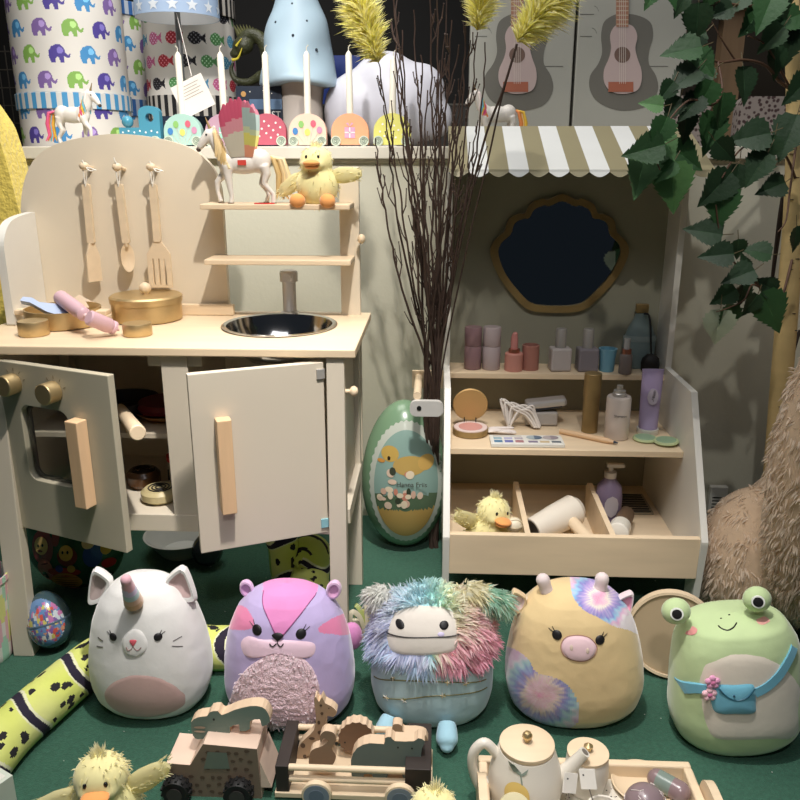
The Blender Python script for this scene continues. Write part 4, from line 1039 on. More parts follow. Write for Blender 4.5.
for px, py, r in ((676, 611, .0200), (757, 599, .0190)):
    c = ear_patch(px, py, s, -.008); b = MB(S(188, 208, 156)); b.ell(c, (r, r * .85, r * .95), None, None, 32, 18); e = build('eye_bump', b, M_velour, u)
    dcam = ((s.M().inverted() @ CP) - c).normalized(); dc = (dcam + Vector((0, -.3, -.15))).normalized()
    q = c + dc * r * .86; M = Matrix.Translation(q) @ dc.to_track_quat('Z', 'Y').to_matrix().to_4x4()
    b = MB(S(236, 238, 230)); b.lathe([(.0090, 0), (.0087, .0014), (.0005, .0022)], 28, M); k_ = build('eye_white', b, M_vc, e)
    b = MB(BLK); b.lathe([(.0069, .0010), (.0065, .0024), (.0005, .0032)], 28, M); build('pupil', b, M_vc, e)
build('cheek', s.ppatch([(685, 630), (691, 626), (697, 629), (696, 633), (690, 635), (685, 633)], .0018, S(222, 150, 146), edge=0), M_velour, u)
build('cheek', s.ppatch([(756, 618), (763, 615), (769, 619), (767, 623), (761, 624), (757, 622)], .0018, S(232, 170, 160), edge=0), M_velour, u)
b = s.line([(718, 625), (721, 628), (727, 629.5), (733, 627), (736, 622)], .0011, BLK); build('mouth', b, M_vc, u)
b = MB();
for px, py in ((719, 615), (728, 613)): x, z = s.hit(px, py); b.ell(s.surf(x, z, .0005), (.0016, .001, .0012), None, BLK, 10, 6)
build('nostrils', b, M_vc, u)
# ================================================================== DUCKLINGS AND HORSES
def duck(lab, loc, sc=1.0, rot=(0, 0, 0), wings=((1, 15), (-1, -25)), feet=True, fur=700, group=None, tuft_n=60):
    t = T('plush_duckling', lab, 'plush toy', loc, rot, group); Y1 = S(232, 220, 150); OR = S(238, 164, 96)
    k = sc; b = MB(Y1); b.ell((0, 0, .036 * k), (.038 * k, .032 * k, .038 * k)); b.ell((0, -.004 * k, .076 * k), (.029 * k, .027 * k, .026 * k))
    b.ell((.012 * k, -.022 * k, .072 * k), .009 * k); b.ell((-.012 * k, -.022 * k, .072 * k), .009 * k)
    build('body', b, mat('duckling_plush', S(240, 230, 168), .9, sheen=.4), t, remesh=.0025 * k)
    for sg, a in wings:
        a = D2(a); A = Vector((sg * .026 * k, 0, .052 * k)); d = Vector((sg * math.cos(a), -.1, math.sin(a)))
        b = MB(Y1); b.tube([A + d * (.055 * k * i / 7) for i in range(8)], [(r * k, r * .5 * k) for r in (.008, .012, .0135, .014, .013, .012, .010, .005)], 16, flat=(0, 0, 1)); w = build('wing', b, M_fur, t)
        b = MB()
        for i in range(int(fur * .35)):
            f = R.random(); ph = R.uniform(0, 6.28); v = Vector((0, math.cos(ph) * .7, math.sin(ph))); p = A + d * .055 * k * f + v * .010 * k
            q = R.uniform(.9, 1.08); b.blade(p, v * .6 + d, .007 * k, .0006 * k, .2, S(238 * q, 226 * q, 156 * q))
        build('wing_down', b, M_fur, w, kind='stuff')
    b = MB(OR); b.ell((0, -.034 * k, .074 * k), (.0150 * k, .014 * k, .0055 * k)); b.ell((0, -.032 * k, .068 * k), (.012 * k, .011 * k, .0045 * k)); build('beak', b, M_velour, t)
    b = MB(BLK);
    for sg in (-1, 1): b.ell((sg * .0105 * k, -.0268 * k, .084 * k), (.0024 * k, .0018 * k, .0034 * k), None, BLK, 12, 8)
    build('eyes', b, M_vcg, t)
    if feet:
        for sg in (-1, 1):
            b = MB(OR); b.ell((sg * .027 * k, -.034 * k, .012 * k), (.014 * k, .012 * k, .012 * k)); build('foot', b, M_velour, t)
    b = MB()
    for i in range(fur):
        v = Vector((R.gauss(0, 1), R.gauss(0, 1), R.gauss(0, 1))).normalized(); q = R.uniform(.88, 1.08); c = S(236 * q, 224 * q, 158 * q)
        if R.random() < .6: p = Vector((v.x * .038, v.y * .032, .036 + v.z * .038)) * k
        else:
            p = Vector((v.x * .029, -.004 + v.y * .027, .076 + v.z * .026)) * k
            if v.y < -.75 and abs(v.z) < .5: continue
        b.blade(p, v + Vector((R.gauss(0, .3), R.gauss(0, .3), R.gauss(0, .3) - .7)), .0065 * k, .0006 * k, .5, c)
    for i in range(tuft_n):
        a = R.uniform(0, 6.28); r = R.random() * .008; b.blade(Vector((r * math.cos(a), r * math.sin(a), .1)) * k, (r * 60 * math.cos(a), r * 60 * math.sin(a), 1), R.uniform(.008, .015) * k, .0007 * k, .1, S(244, 236, 184))
    build('down', b, M_fur, t, kind='stuff'); return t
c = PY(318, 203, 1.415)
duck('yellow duckling plush with spread wings sitting on the top shelf of the play kitchen', (c.x, 1.415, .7392), .98, (0, 0, D2(-8)), ((1, 5), (-1, -35)), fur=220, tuft_n=70)
c = PY(482, 538, 1.375)
duck('pale yellow duckling plush in the left bin of the vanity', (c.x, 1.375, .1065), 1.12, (D2(6), D2(10), D2(30)), ((1, -40), (-1, 25)), feet=False, fur=450, tuft_n=110)
c = PY(104, 790, .80)
duck('yellow duckling plush beside the giraffe-print jeep, one wing raised', (c.x, .80, 0), 1.15, (0, 0, D2(10)), ((1, 35), (-1, -15)), feet=True, fur=420, tuft_n=80)
c = PY(436, 800, .775)
duck('yellow duckling plush in front of the animal wagon, only its fluffy head showing', (c.x, .775, 0), 1.02, (0, 0, D2(-25)), ((1, -20), (-1, -15)), fur=420)

def horse(lab, loc, sc, rotz, mane, wings=False, bridle=False):
    t = T('unicorn_figurine', lab, 'figurine', loc, (0, 0, rotz)); k = sc; WH = S(226, 220, 212); q = lambda *p: Vector(p) * k
    b = MB(WH); b.ell(q(0, 0, .062), (.033 * k, .0145 * k, .0165 * k)); b.ell(q(.024, 0, .064), (.017 * k, .0150 * k, .0175 * k)); b.ell(q(-.022, 0, .063), (.015 * k, .0140 * k, .0175 * k))
    b.tube([q(-.022, 0, .066), q(-.034, 0, .082), q(-.042, 0, .099)], [.013 * k, .0095 * k, .0075 * k], 16)
    b.tube([q(-.037, 0, .104), q(-.046, 0, .101), q(-.054, 0, .092), q(-.060, 0, .084), q(-.062, 0, .081)], [.006 * k, .0082 * k, .0068 * k, .0048 * k, .004 * k], 16)
    for sg in (-1, 1): b.tube([q(-.039, sg * .004, .106), q(-.038, sg * .006, .114)], [.0028 * k, .0007 * k], 8)
    legs = [(-.026, .007, [(-.030, .045), (-.040, .034), (-.040, .020), (-.036, .006)]), (-.022, -.007, [(-.022, .045), (-.020, .028), (-.018, .014), (-.020, .004)]),
            (.028, .008, [(.030, .046), (.024, .032), (.034, .018), (.030, .004)]), (.030, -.008, [(.034, .046), (.030, .032), (.042, .018), (.042, .004)])]
    for x, yy, L in legs: b.tube([q(x, yy, .058)] + [q(a, yy, z) for a, z in L], [.0085 * k, .0065 * k, .0045 * k, .0033 * k, .0036 * k], 12)
    build('body', b, mat('white_figurine', S(228, 222, 214), .4, var=.02), t, remesh=.0014 * k)
    b = MB(S(120, 104, 84))
    for x, yy, L in legs: b.lathe([(.0052 * k, 0), (.0044 * k, .006 * k), (.0005, .0062 * k)], 14, Matrix.Translation(q(L[-1][0], yy, 0)))
    build('hooves', b, M_vc, t)
    b = MB(S(206, 176, 96)); b.tube([q(-.044, 0, .107), q(-.050, 0, .124)], [.0026 * k, .0005 * k], 10); build('horn', b, M_golddk, t)
    b = MB(BLK)
    for sg in (-1, 1): b.ell(q(-.049, sg * .0068, .100), .0017 * k, None, BLK, 10, 6)
    b.ell(q(-.0625, 0, .080), (.0036 * k, .0042 * k, .0034 * k), None, S(70, 56, 50), 12, 8); build('eyes_and_muzzle', b, M_vc, t)
    b = MB()
    for i in range(16):
        f = i / 15; p = q(-.040 + f * .018, 0, .110 - f * .036); sg = -1 if i % 3 else 1; c = mane[i * len(mane) // 16]
        b.tube([p, p + q(.002, sg * .008, -.006), p + q(.004, sg * .0125, -.022), p + q(.001, sg * .012, -.038 + f * .012)], [.0022 * k, .0032 * k, .0028 * k, .0008 * k], 8, True, None, c)
    build('mane', b, M_vc, t)
    b = MB()
    for i in range(9):
        o = Vector((R.gauss(0, .003), R.gauss(0, .004), 0)) * k; c = mane[i * len(mane) // 9]
        b.tube([q(.040, 0, .070), q(.050, 0, .066) + o, q(.056, 0, .045) + o, q(.054, 0, .022) + o, q(.058, 0, .010) + o * 2], [.002 * k, .0034 * k, .004 * k, .003 * k, .0006 * k], 8, True, None, c)
    build('tail', b, M_vc, t)
    if wings:
        for sg in (-1, 1):
            b = MB(); n = 9
            for i in range(n):
                a = D2(101 - i * 2.2); L = (.060 + .016 * math.sin(PI * (i + .6) / (n + 1)) + .003 * (i % 2)) * k; A = q(-.011 + i * .0028, sg * .013, .070)
                d = Vector((math.cos(a), sg * .25, math.sin(a))); m_ = 9
                def cf(u, v, i=i):
                    u0 = u
                    if u0 > .62: c = (196, 84, 112)
                    elif u0 > .42: c = (204, 140, 150)
                    else: c = (196, 190, 172)
                    if i > 5: c = ((150, 170, 166) if u0 > .55 else ((176, 186, 150) if u0 > .4 else ((196, 190, 100) if u0 > .2 else (206, 140, 110)))) if u0 < .85 else (190, 110, 130)
                    return S(*c)
                b.tube([A + d * (L * j / m_) + Vector((0, 0, 0)) for j in range(m_ + 1)], [((.0045 + .0035 * math.sin(PI * j / m_)) * k * (1 if j < m_ else .3), .0008 * k) for j in range(m_ + 1)], 10, True, None, None, True, (math.sin(a), 0, -math.cos(a)), cf)
            build('wing', b, M_vc, t)
        b = MB(S(206, 70, 60)); b.box(q(.0, -.015, .062), (.012 * k, .002, .007 * k)); build('sticker', b, M_vc, t)
    if bridle:
        b = MB(S(206, 54, 48)); b.box((.030 * k, -.024, .004), (.034, .012, .006)); build('red_tag', b, M_vc, t)
    return t
CRM = [S(226, 200, 150), S(206, 176, 120), S(236, 216, 172)]
RB = [S(236, 222, 216), S(120, 196, 214), S(232, 190, 70), S(222, 90, 130), S(230, 140, 80), S(236, 226, 220)]
c = PY(250, 204, 1.415)
horse('winged white unicorn figurine with cream mane and pink feathered wings on the kitchen top shelf', (c.x - .008, 1.415, .7392), 1.18, D2(6), CRM, True, True)
c = PY(76, 140, 1.765)
horse('white unicorn figurine with rainbow mane, facing right, in front of the elephant boxes', (c.x, 1.765, .8425), 1.02, D2(172), RB)
c = PY(496, 127, 1.78)
horse('white unicorn figurine with rainbow tail standing behind the striped awning', (c.x, 1.78, .8425), 1.02, D2(4), RB)

# ================================================================== ON THE LEDGE
LZ = .8425
def spiral(b, c, r, col, y, turns=2.3):
    pts = [(c[0] + r * (1 - .85 * k / 40) * math.cos(k / 40 * turns * 6.28), y, c[1] + r * (1 - .85 * k / 40) * math.sin(k / 40 * turns * 6.28)) for k in range(41)]
    b.tube(pts, .0009, 5, True, None, col)
def dome(w, h, n=18):
    return [(-w, 0)] + [(w * math.cos(PI - PI * k / n), h * .42 + h * .58 * math.sin(PI * k / n)) for k in range(n + 1)] + [(w, 0)]
def disc2(b, x, z, r, col, y=-.0112, rz=None):
    b.poly(circ(x, z, r, rz or r, 18), None, col, y)
def wagon(px0, px1, col, deco, lab, clab):
    y = 1.80; a = PY(px0, 140, y).x; e = PY(px1, 140, y).x; w = (e - a) / 2; cx = (a + e) / 2; h = .064
    t = T('birthday_train_wagon', lab, 'candle holder', (cx, y, LZ + .003), (0, 0, 0), 'birthday train candle holders'); col = S(*col)
    b = MB(col); b.prism(dome(w, h), -.010, .010); build('body', b, M_vc, t, bev=.0012)
    b = MB()
    if deco == 'balloons':
        for x, z, c in ((-.026, .028, (70, 130, 190)), (-.013, .042, (140, 190, 110)), (.0, .026, (236, 220, 110)), (.013, .043, (214, 100, 120)), (.026, .030, (196, 140, 170))):
            b.tube([(x, -.0108, z), (x * .3, -.0108, .003)], .0005, 4, True, None, S(200, 190, 180)); disc2(b, x, z, .006, S(*c), -.0113, .0072)
    elif deco == 'gift':
        c1 = S(150, 206, 186) if col[0] < .6 else S(206, 160, 190)
        b.poly([(-.011, .014), (.011, .014), (.011, .036), (-.011, .036)], None, c1, -.0108)
        b.poly([(-.0012, .014), (.0012, .014), (.0012, .036), (-.0012, .036)], None, S(236, 226, 226), -.0112); b.poly([(-.011, .024), (.011, .024), (.011, .0265), (-.011, .0265)], None, S(236, 226, 226), -.0112)
        b.poly([(0, .036), (-.008, .044), (-.003, .045)], None, c1, -.0109); b.poly([(0, .036), (.003, .045), (.008, .044)], None, c1, -.0109)
    else:
        for k in range(14): 
            x = -w * .8 + (k * 0.618 % 1) * w * 1.6; z = .012 + (k / 14) * .042
            if abs(x) < w * .85 * math.sqrt(max(0, 1 - (max(0, z - h * .42) / (h * .58)) ** 2)): disc2(b, x, z, .0022, S(240, 236, 230), -.0108)
    build('painted_decoration', b, M_vc, t)
    for sx in (-1, 1):
        b = MB(S(196, 206, 190)); x = sx * (w - .010); b.cyl((x, -.016, .008), (x, -.0105, .008), .0105, None, 28); spiral(b, (x, .008), .0085, S(136, 150, 136), -.0165); build('wheel', b, M_vc, t)
    hh = .126 if px0 != 374 else .115
    b = MB(S(236, 230, 214)); tip = h + LZ + .003
    b.lathe([(.0072, 0), (.0068, hh * .93), (.004, hh * .97), (.0005, hh)], 20)
    o = T('taper_candle', clab, 'candle', (cx, y, tip - .002), (0, D2(R.uniform(-1.5, 1.5)), 0), 'white taper candles on the birthday train')
    build('wax', b, mat('candle_wax', S(238, 232, 216), .4, var=.01), o); b = MB(S(230, 224, 206)); sg = R.choice((-1, 1))
    b.tube([(0, 0, hh - .002), (0, 0, hh + .006), (-.004 * sg, 0, hh + .011)], .0011, 6); build('wick', b, M_vc, o)
wagon(166, 203, (170, 206, 196), 'balloons', 'mint green wagon painted with balloons, behind the play kitchen panel', 'white candle on the mint balloon wagon')
wagon(207, 245, (184, 150, 168), 'gift', 'mauve wagon painted with a mint gift', 'white candle on the mauve gift wagon')
wagon(250, 287, (186, 92, 110), 'dots', 'raspberry wagon with white dots, partly behind the pink wing', 'white candle on the raspberry dotted wagon')
wagon(290, 327, (238, 202, 182), 'balloons', 'pale peach wagon painted with balloons', 'white candle on the peach balloon wagon, in front of the mushroom lamp')
wagon(332, 369, (236, 168, 128), 'gift', 'orange wagon painted with a lilac gift', 'white candle with a curled wick on the orange wagon')
wagon(374, 411, (220, 216, 120), 'dots', 'yellow wagon at the right end of the train, behind the twigs', 'white candle on the yellow wagon, behind the twigs')
y = 1.80; a = PY(121, 131, y); e = PY(162, 131, y); t = T('birthday_train_engine', 'blue polka-dot train engine with a round window and knob, behind the kitchen panel', 'candle holder', ((a.x + e.x) / 2, y, LZ + .003)); w = (e.x - a.x) / 2
ENG = S(74, 146, 172)
b = MB(ENG); b.bb(-w, w, -.010, .010, .0, .036); 
ol = [(w - .048, .036), (w, .036)] + [(w - .024 + .024 * math.cos(PI * k / 12), .056 + .020 * math.sin(PI * k / 12)) for k in range(13)]
inner = circ(w - .022, .056, .009, .009, 24)
bh = plate_hole((w - .046, w, .036, .066), inner, .02, Matrix.Translation((0, -.010, 0)), ENG); b.add(bh.v, bh.f, False, None, ENG)
b.prism([(w - .046 + .023 - .023 * math.cos(PI * k / 12), .066 + .014 * math.sin(PI * k / 12)) for k in range(13)], -.010, .010)
build('body', b, M_vc, t)
b = MB(ENG); b.ell((-w + .018, -.004, .048), .0125); build('knob', b, M_vcg, t)
b = MB()
for k in range(7): disc2(b, -w + .008 + k * .0125, .026 + (k % 2) * .003, .002, S(236, 240, 240), -.0106)
build('dots', b, M_vc, t)
for sx in (-1, 1):
    b = MB(S(196, 206, 190)); x = sx * (w - .012); b.cyl((x, -.016, .008), (x, -.0105, .008), .0105, None, 28); spiral(b, (x, .008), .0085, S(136, 150, 136), -.0165); build('wheel', b, M_vc, t)

ELE = [(-.80, -.80), (-.98, -.2), (-.92, .25), (-.65, .62), (-.2, .80), (.22, .78), (.52, .50), (.60, .12), (.72, -.10), (.88, -.14), (.93, .02), (1.06, .0), (1.02, -.28), (.80, -.42), (.56, -.30), (.46, -.20), (.42, -.80), (.06, -.80), (.02, -.42), (-.14, -.30), (-.32, -.42), (-.36, -.80)]
FISH = [(-1, 0), (-.8, .5), (-.35, .72), (.15, .6), (.5, .2), (.95, .6), (.85, 0), (.95, -.6), (.5, -.2), (.15, -.6), (-.35, -.72), (-.8, -.5)]
def wrap(b, Rr, th, z, ol, sx, sz, off, col, n=0):
    v = [((Rr + off) * math.sin(th + x * sx / Rr), -(Rr + off) * math.cos(th + x * sx / Rr), z + zz * sz) for x, zz in ol]
    b.add(v, [tuple(range(len(v)))], False, None, col)
def hatbox(t, name, r, z0, z1, kind, seed, lid=False, body=(236, 231, 222)):
    b = MB(S(*body)); W0 = S(*body); vis = min(z1, .36); n = 480; m = int((vis - z0) / .0017)
    dz = .0535 if kind == 'ele' else .051; nc = int(2 * PI * r / (.061 if kind == 'ele' else .051)); s_ = .0228 if kind == 'ele' else .0228
    PE = [(86, 72, 156), (76, 150, 206), (136, 108, 170), (140, 186, 90)]; PF = [(190, 52, 64), (84, 156, 196), (36, 34, 40), (214, 110, 156), (96, 160, 96)]
    def cf(a, c):
        z = z0 + (vis - z0) * a; th = (c * 2 * PI + PI / 2 + PI) % (2 * PI) - PI
        if abs(th) > 1.65: return W0
        i = int((z - z0) / dz); v = (z - z0 - dz * (i + .5)) / s_; u = th * nc / (2 * PI) - .5 * (i % 2); k = math.floor(u + .5); u = (u - k) * 2 * PI * r / nc / s_
        if kind == 'ele':
            if abs(u) > 1.1 or abs(v) > .85 or not inside(u, v, ELE): return W0
            cc = PE[(k + i * 2 + seed) % 4]
            if (u - .12) ** 2 + (v - .28) ** 2 < .09: cc = [min(255, q + 60) for q in cc]
            return S(*cc)
        if abs(u) > 1 or abs(v) > .75 or not inside(u, v / .9, FISH): return W0
        cc = PF[(k * 2 + i * 3 + seed) % 5]
        if (math.sin(u * 14) * math.sin(v * 14 + 1)) > .62 and u < .5: cc = [min(255, q + 120) for q in cc]
        return S(*cc)
    b.lathe([(r, z0 + (vis - z0) * j / m) for j in range(m + 1)], n, None, None, cf)
    return b
def stripes(r, z0, z1, c0, c1, n):
    b = MB(S(*c0)); cs = lambda a, c: S(*c0) if (int(c * n * 2) % 2) else S(*c1)
    b.lathe([(r, z0), (r + .0005, z0 + .001), (r + .0005, z1 - .001), (r, z1), (.0005, z1)], n * 4, None, None, cs, smooth=False); return b
def boxstack(cpx, y, r, kind, seed, rows, lab, cols, group):
    c = PY(cpx, 120, y)
    z = LZ
    for k, (z0, zb, z1) in enumerate(rows):
        t = T('hat_box', lab[k], 'storage box', (c.x, y, 0), (0, 0, D2(R.uniform(-8, 8))), group); t.location.z = z0
        bb_ = hatbox(t, 'b', r, 0, (zb if z1 is None else zb) - z0, kind, seed + k); build('box_body', bb_, mat('printed_paper', None, .6, var=.02), t)
        if z1: s_ = stripes(r + .004, zb - z0 - .001, z1 - z0, cols[0], cols[1], 34); build('striped_lid', s_, mat('printed_paper', None, .6), t)
boxstack(77, 2.0, .126, 'ele', 1, [(LZ, .926, .959), (.9595, 1.215, 1.25)], ['elephant-print round box with a striped lid at the bottom of the front stack', 'large white round box printed with elephants, upper box of the front stack'], ((220, 220, 216), (78, 156, 206)), 'elephant hat boxes')
boxstack(106, 2.275, .128, 'ele', 2, [(LZ, .924, .965), (.9655, 1.169, 1.20)], ['elephant-print box with a dark striped lid, low in the stack behind', 'elephant-print round box with blue striped lid in the shaded stack behind'], ((190, 200, 214), (60, 110, 176)), 'elephant hat boxes')
boxstack(195, 2.16, .112, 'fish', 3, [(LZ, .912, .965), (.9655, 1.149, 1.19)], ['round box with a black and white striped lid under the fish box', 'round white box printed with coloured fish behind the starry lamp'], ((206, 200, 190), (34, 32, 34)), 'fish hat boxes')
# table lamp
c = PY(185, 120, 1.93)
t = T('table_lamp', 'table lamp with a pale blue shade printed with white stars and a grey pole', 'lamp', (c.x, 1.93, LZ))
b = MB(); b.lathe([(.05, 0), (.05, .008), (.0065, .012), (.0065, .33), (.0005, .33)], 32); build('pole', b, mat('grey_metal_pole', S(130, 130, 130), .4, .6), t)
zs = PY(181, 22, 1.84).z - LZ + .020
b = MB(S(168, 190, 218)); Rr = .093
for (r0, r1, sgn) in ((Rr, Rr * .90, 1), (Rr - .002, Rr * .90 - .002, -1)):
    b.lathe([(r0, zs), (r1, zs + .15)][:2], 64, None, cap=False, col= S(168, 190, 218) if sgn > 0 else S(226, 228, 230))
STAR = [((1 if k % 2 == 0 else .42) * math.sin(PI * k / 5), (1 if k % 2 == 0 else .42) * math.cos(PI * k / 5)) for k in range(10)]
b2 = []
o0 = len(b.v); b.v = b.v[:]
for i in range(4):
    for k in range(14):
        th = 2 * PI * (k + .5 * (i % 2)) / 14; z = zs + .016 + i * .036; rr = Rr * (1 - .1 * (z - zs) / .15); wrap(b, rr, th + .2, z, STAR, .014, .014, .0014, S(226, 232, 238))
build('lamp_shade', b, mat('shade_fabric', None, .8, var=.02), t)
b = MB(S(232, 226, 218)); p = PY(193, 96, 1.80) - t.location
b.tube([(.02, -.07, zs), tuple(p + Vector((.0, .0, .04)))], .0008, 5)
b.box((0, 0, 0), (.074, .0012, .068), Matrix.Translation(p) @ Matrix.Rotation(D2(-24), 4, 'Y'))
for k in range(5): b.box((0, -.0009, .024 - k * .006), (.05 - (k % 2) * .012, .0003, .0012), Matrix.Translation(p) @ Matrix.Rotation(D2(-24), 4, 'Y'), S(160, 152, 146))
build('price_tag', b, M_vc, t)
# mushroom lamp
c = PY(301, 130, 1.98); cz = PY(301, 85, 1.98).z - LZ
t = T('mushroom_lamp', 'tall mushroom night lamp with a pale blue cap and dark dots', 'lamp', (c.x, 1.98, LZ))
b = MB(S(206, 196, 186)); b.lathe([(.052, 0), (.056, .01), (.053, .06), (.052, cz * .7), (.058, cz), (.064, cz + .02)], 48); build('stem', b, mat('lamp_plastic', None, .45, var=.01), t)
b = MB(S(176, 200, 214)); vs = []; fs = []; n = 56; pr = [(.02, cz + .002), (.080, cz - .004), (.094, cz + .000), (.093, cz + .015), (.084, cz + .045), (.076, cz + .075), (.071, cz + .105), (.064, cz + .135), (.053, cz + .165), (.043, cz + .20), (.034, cz + .24), (.018, cz + .285), (.0005, cz + .30)]
pr = [tuple(p) for p in cr(pr, 4)]
for i, (r, z) in enumerate(pr):
    for k in range(n):
        a = 2 * PI * k / n; w = 1 + .055 * math.sin(2 * a + z * 30) * (1 if r > .02 else 0) + .02 * math.sin(3 * a - z * 60); vs.append((r * w * math.cos(a), r * w * math.sin(a), z + (.004 * math.sin(3 * a) if i < 12 else 0)))
b.add(vs, [(i * n + k, i * n + (k + 1) % n, (i + 1) * n + (k + 1) % n, (i + 1) * n + k) for i in range(len(pr) - 1) for k in range(n)], True)
cap = build('cap', b, mat('lamp_plastic', None), t)
b = MB(S(50, 60, 70))
for px, py in ((296, 2), (279, 20), (311, 19), (298, 34), (274, 51), (321, 47), (301, 60)):
    P_ = PY(px, py, 1.98); r = .0
    zz = P_.z - LZ; rr = [q for q in pr if q[0] > .01]; rr = min(rr, key=lambda q: abs(q[1] - zz))[0] * 1.0
    x = (P_.x - c.x) * .95; b.ell((x, -math.sqrt(max(1e-6, (rr * 1.0) ** 2 - x * x)), zz - .012), (.0032, .004, .0032), None, None, 12, 8)
build('dots', b, M_vc, cap)
# cloud lamp
t = T('cloud_lamp', 'white rounded cloud-shaped lamp behind the bare twigs', 'lamp', (PY(392, 130, 1.98).x, 1.98, LZ))
b = MB(S(214, 214, 222))
for px, py, rp in ((362, 118, 36), (352, 132, 26), (386, 90, 34), (418, 92, 26), (432, 118, 20), (400, 122, 40), (370, 96, 24), (415, 70, 8)):
    p = PY(px, py, 1.98) - t.location; r = rp * .00238 * 1.06; 
    if p.z < r: p.z = max(p.z, r * .9)
    b.ell(p, (r, r * .6, r))
build('body', b, mat('white_lamp_plastic', S(216, 216, 226), .4, var=.01), t, remesh=.009)
b = MB(); b.lathe([(.03, 0), (.03, .008), (.0005, .008)], 24); build('base', b, M_white, t)
# dragon figurine
t = T('dragon_figurine', 'dark green spiny dragon figurine with yellow horns, left of the mushroom lamp', 'figurine', (PY(255, 85, 2.06).x, 2.06, LZ))
b = MB(S(58, 60, 38)); q = lambda px, py, yo=0: PY(px, py, 2.06 + yo) - t.location
b.tube(cr([q(272, 74), q(268, 55), q(262, 40), q(250, 34), q(240, 40)], 5), [.02 - .0004 * k for k in range(21)], 14)
b.ell(q(243, 46), (.026, .02, .020)); b.ell(q(236, 54), (.016, .013, .011)); b.tube(cr([q(262, 74), q(250, 82), q(236, 80), q(231, 70), q(234, 62)], 5), [.012 - .0004 * k for k in range(21)], 12)
b.ell(q(272, 78), (.03, .025, .03)); b.cyl(q(268, 90), q(268, 90) * 1 - Vector((0, 0, q(268, 90).z)), .010, .014); b.cyl(q(280, 90), q(280, 90) - Vector((0, 0, q(280, 90).z)), .010, .014)
bo = build('body', b, mat('green_scales', S(62, 64, 40), .4, var=.3, vs=90, bump=.5, bs=200), t, remesh=.0035)
b = MB(S(86, 86, 50))
for k in range(16):
    f = k / 15; p = q(240 + f * 36, 30 + 12 * abs(f - .3) + f * 12); b.tube([p - Vector((0, 0, .008)), p + Vector(((f - .5) * .03, 0, .020))], [.007, .0006], 6)
build('spines', b, M_vc, t); b = MB(S(214, 196, 60))
b.tube(cr([q(232, 60, -.02), q(238, 58, -.02), q(242, 48, -.02)], 5), [.004 - .0003 * k for k in range(11)], 8); b.tube([q(236, 46, -.02), q(242, 38, -.02)], [.003, .0006], 8); build('horns', b, M_vc, t)
# dark book
A = PY(238, 130, 1.93); B = PY(283, 130, 1.93); zt = PY(260, 86, 1.93).z
t = T('space_picture_box', 'dark blue cardboard box with planets and the letters ST, beside the mushroom stem', 'box', ((A.x + B.x) / 2, 1.93, LZ)); w = B.x - A.x; h = zt - LZ
b = MB(S(34, 44, 60)); b.bb(-w / 2, w / 2, 0, .03, 0, h); b.bb(-w / 2 + .03, w / 2, -.0008, 0, h - .05, h - .028, None, S(90, 116, 146))
for x, z, r, c_ in ((-.035, -.017, .006, (196, 150, 90)), (-.02, -.012, .0015, (220, 220, 210)), (.01, -.01, .001, (220, 220, 210)), (-.04, -.05, .002, (200, 200, 190)), (.03, -.016, .0013, (220, 220, 210))): b.poly(circ(x, h + z, r, r, 16), None, S(*c_), -.001)
build('box_body', b, M_vc, t); text('printed_letters', 'ST', .020, mat('white_ink', S(214, 214, 210), .6), t, (w / 2 - .014, -.0012, h - .062), (D2(90), 0, 0))
A = PY(163, 131, 1.86); B = PY(256, 131, 1.86); zt = PY(200, 116, 1.86).z
b = MB(S(36, 44, 62)); w = B.x - A.x; b.bb(-w / 2, w / 2, 0, .02, 0, zt - LZ)
for k in range(14): b.poly(circ(-w / 2 + .01 + k * .0155, zt - LZ - .012 - (k % 3) * .012, .0022, .0022, 8), None, S(226, 222, 216), -.0006)
one('dotted_box', b, M_vc, 'long navy box with white dots behind the train wagons', 'box', ((A.x + B.x) / 2, 1.86, LZ))
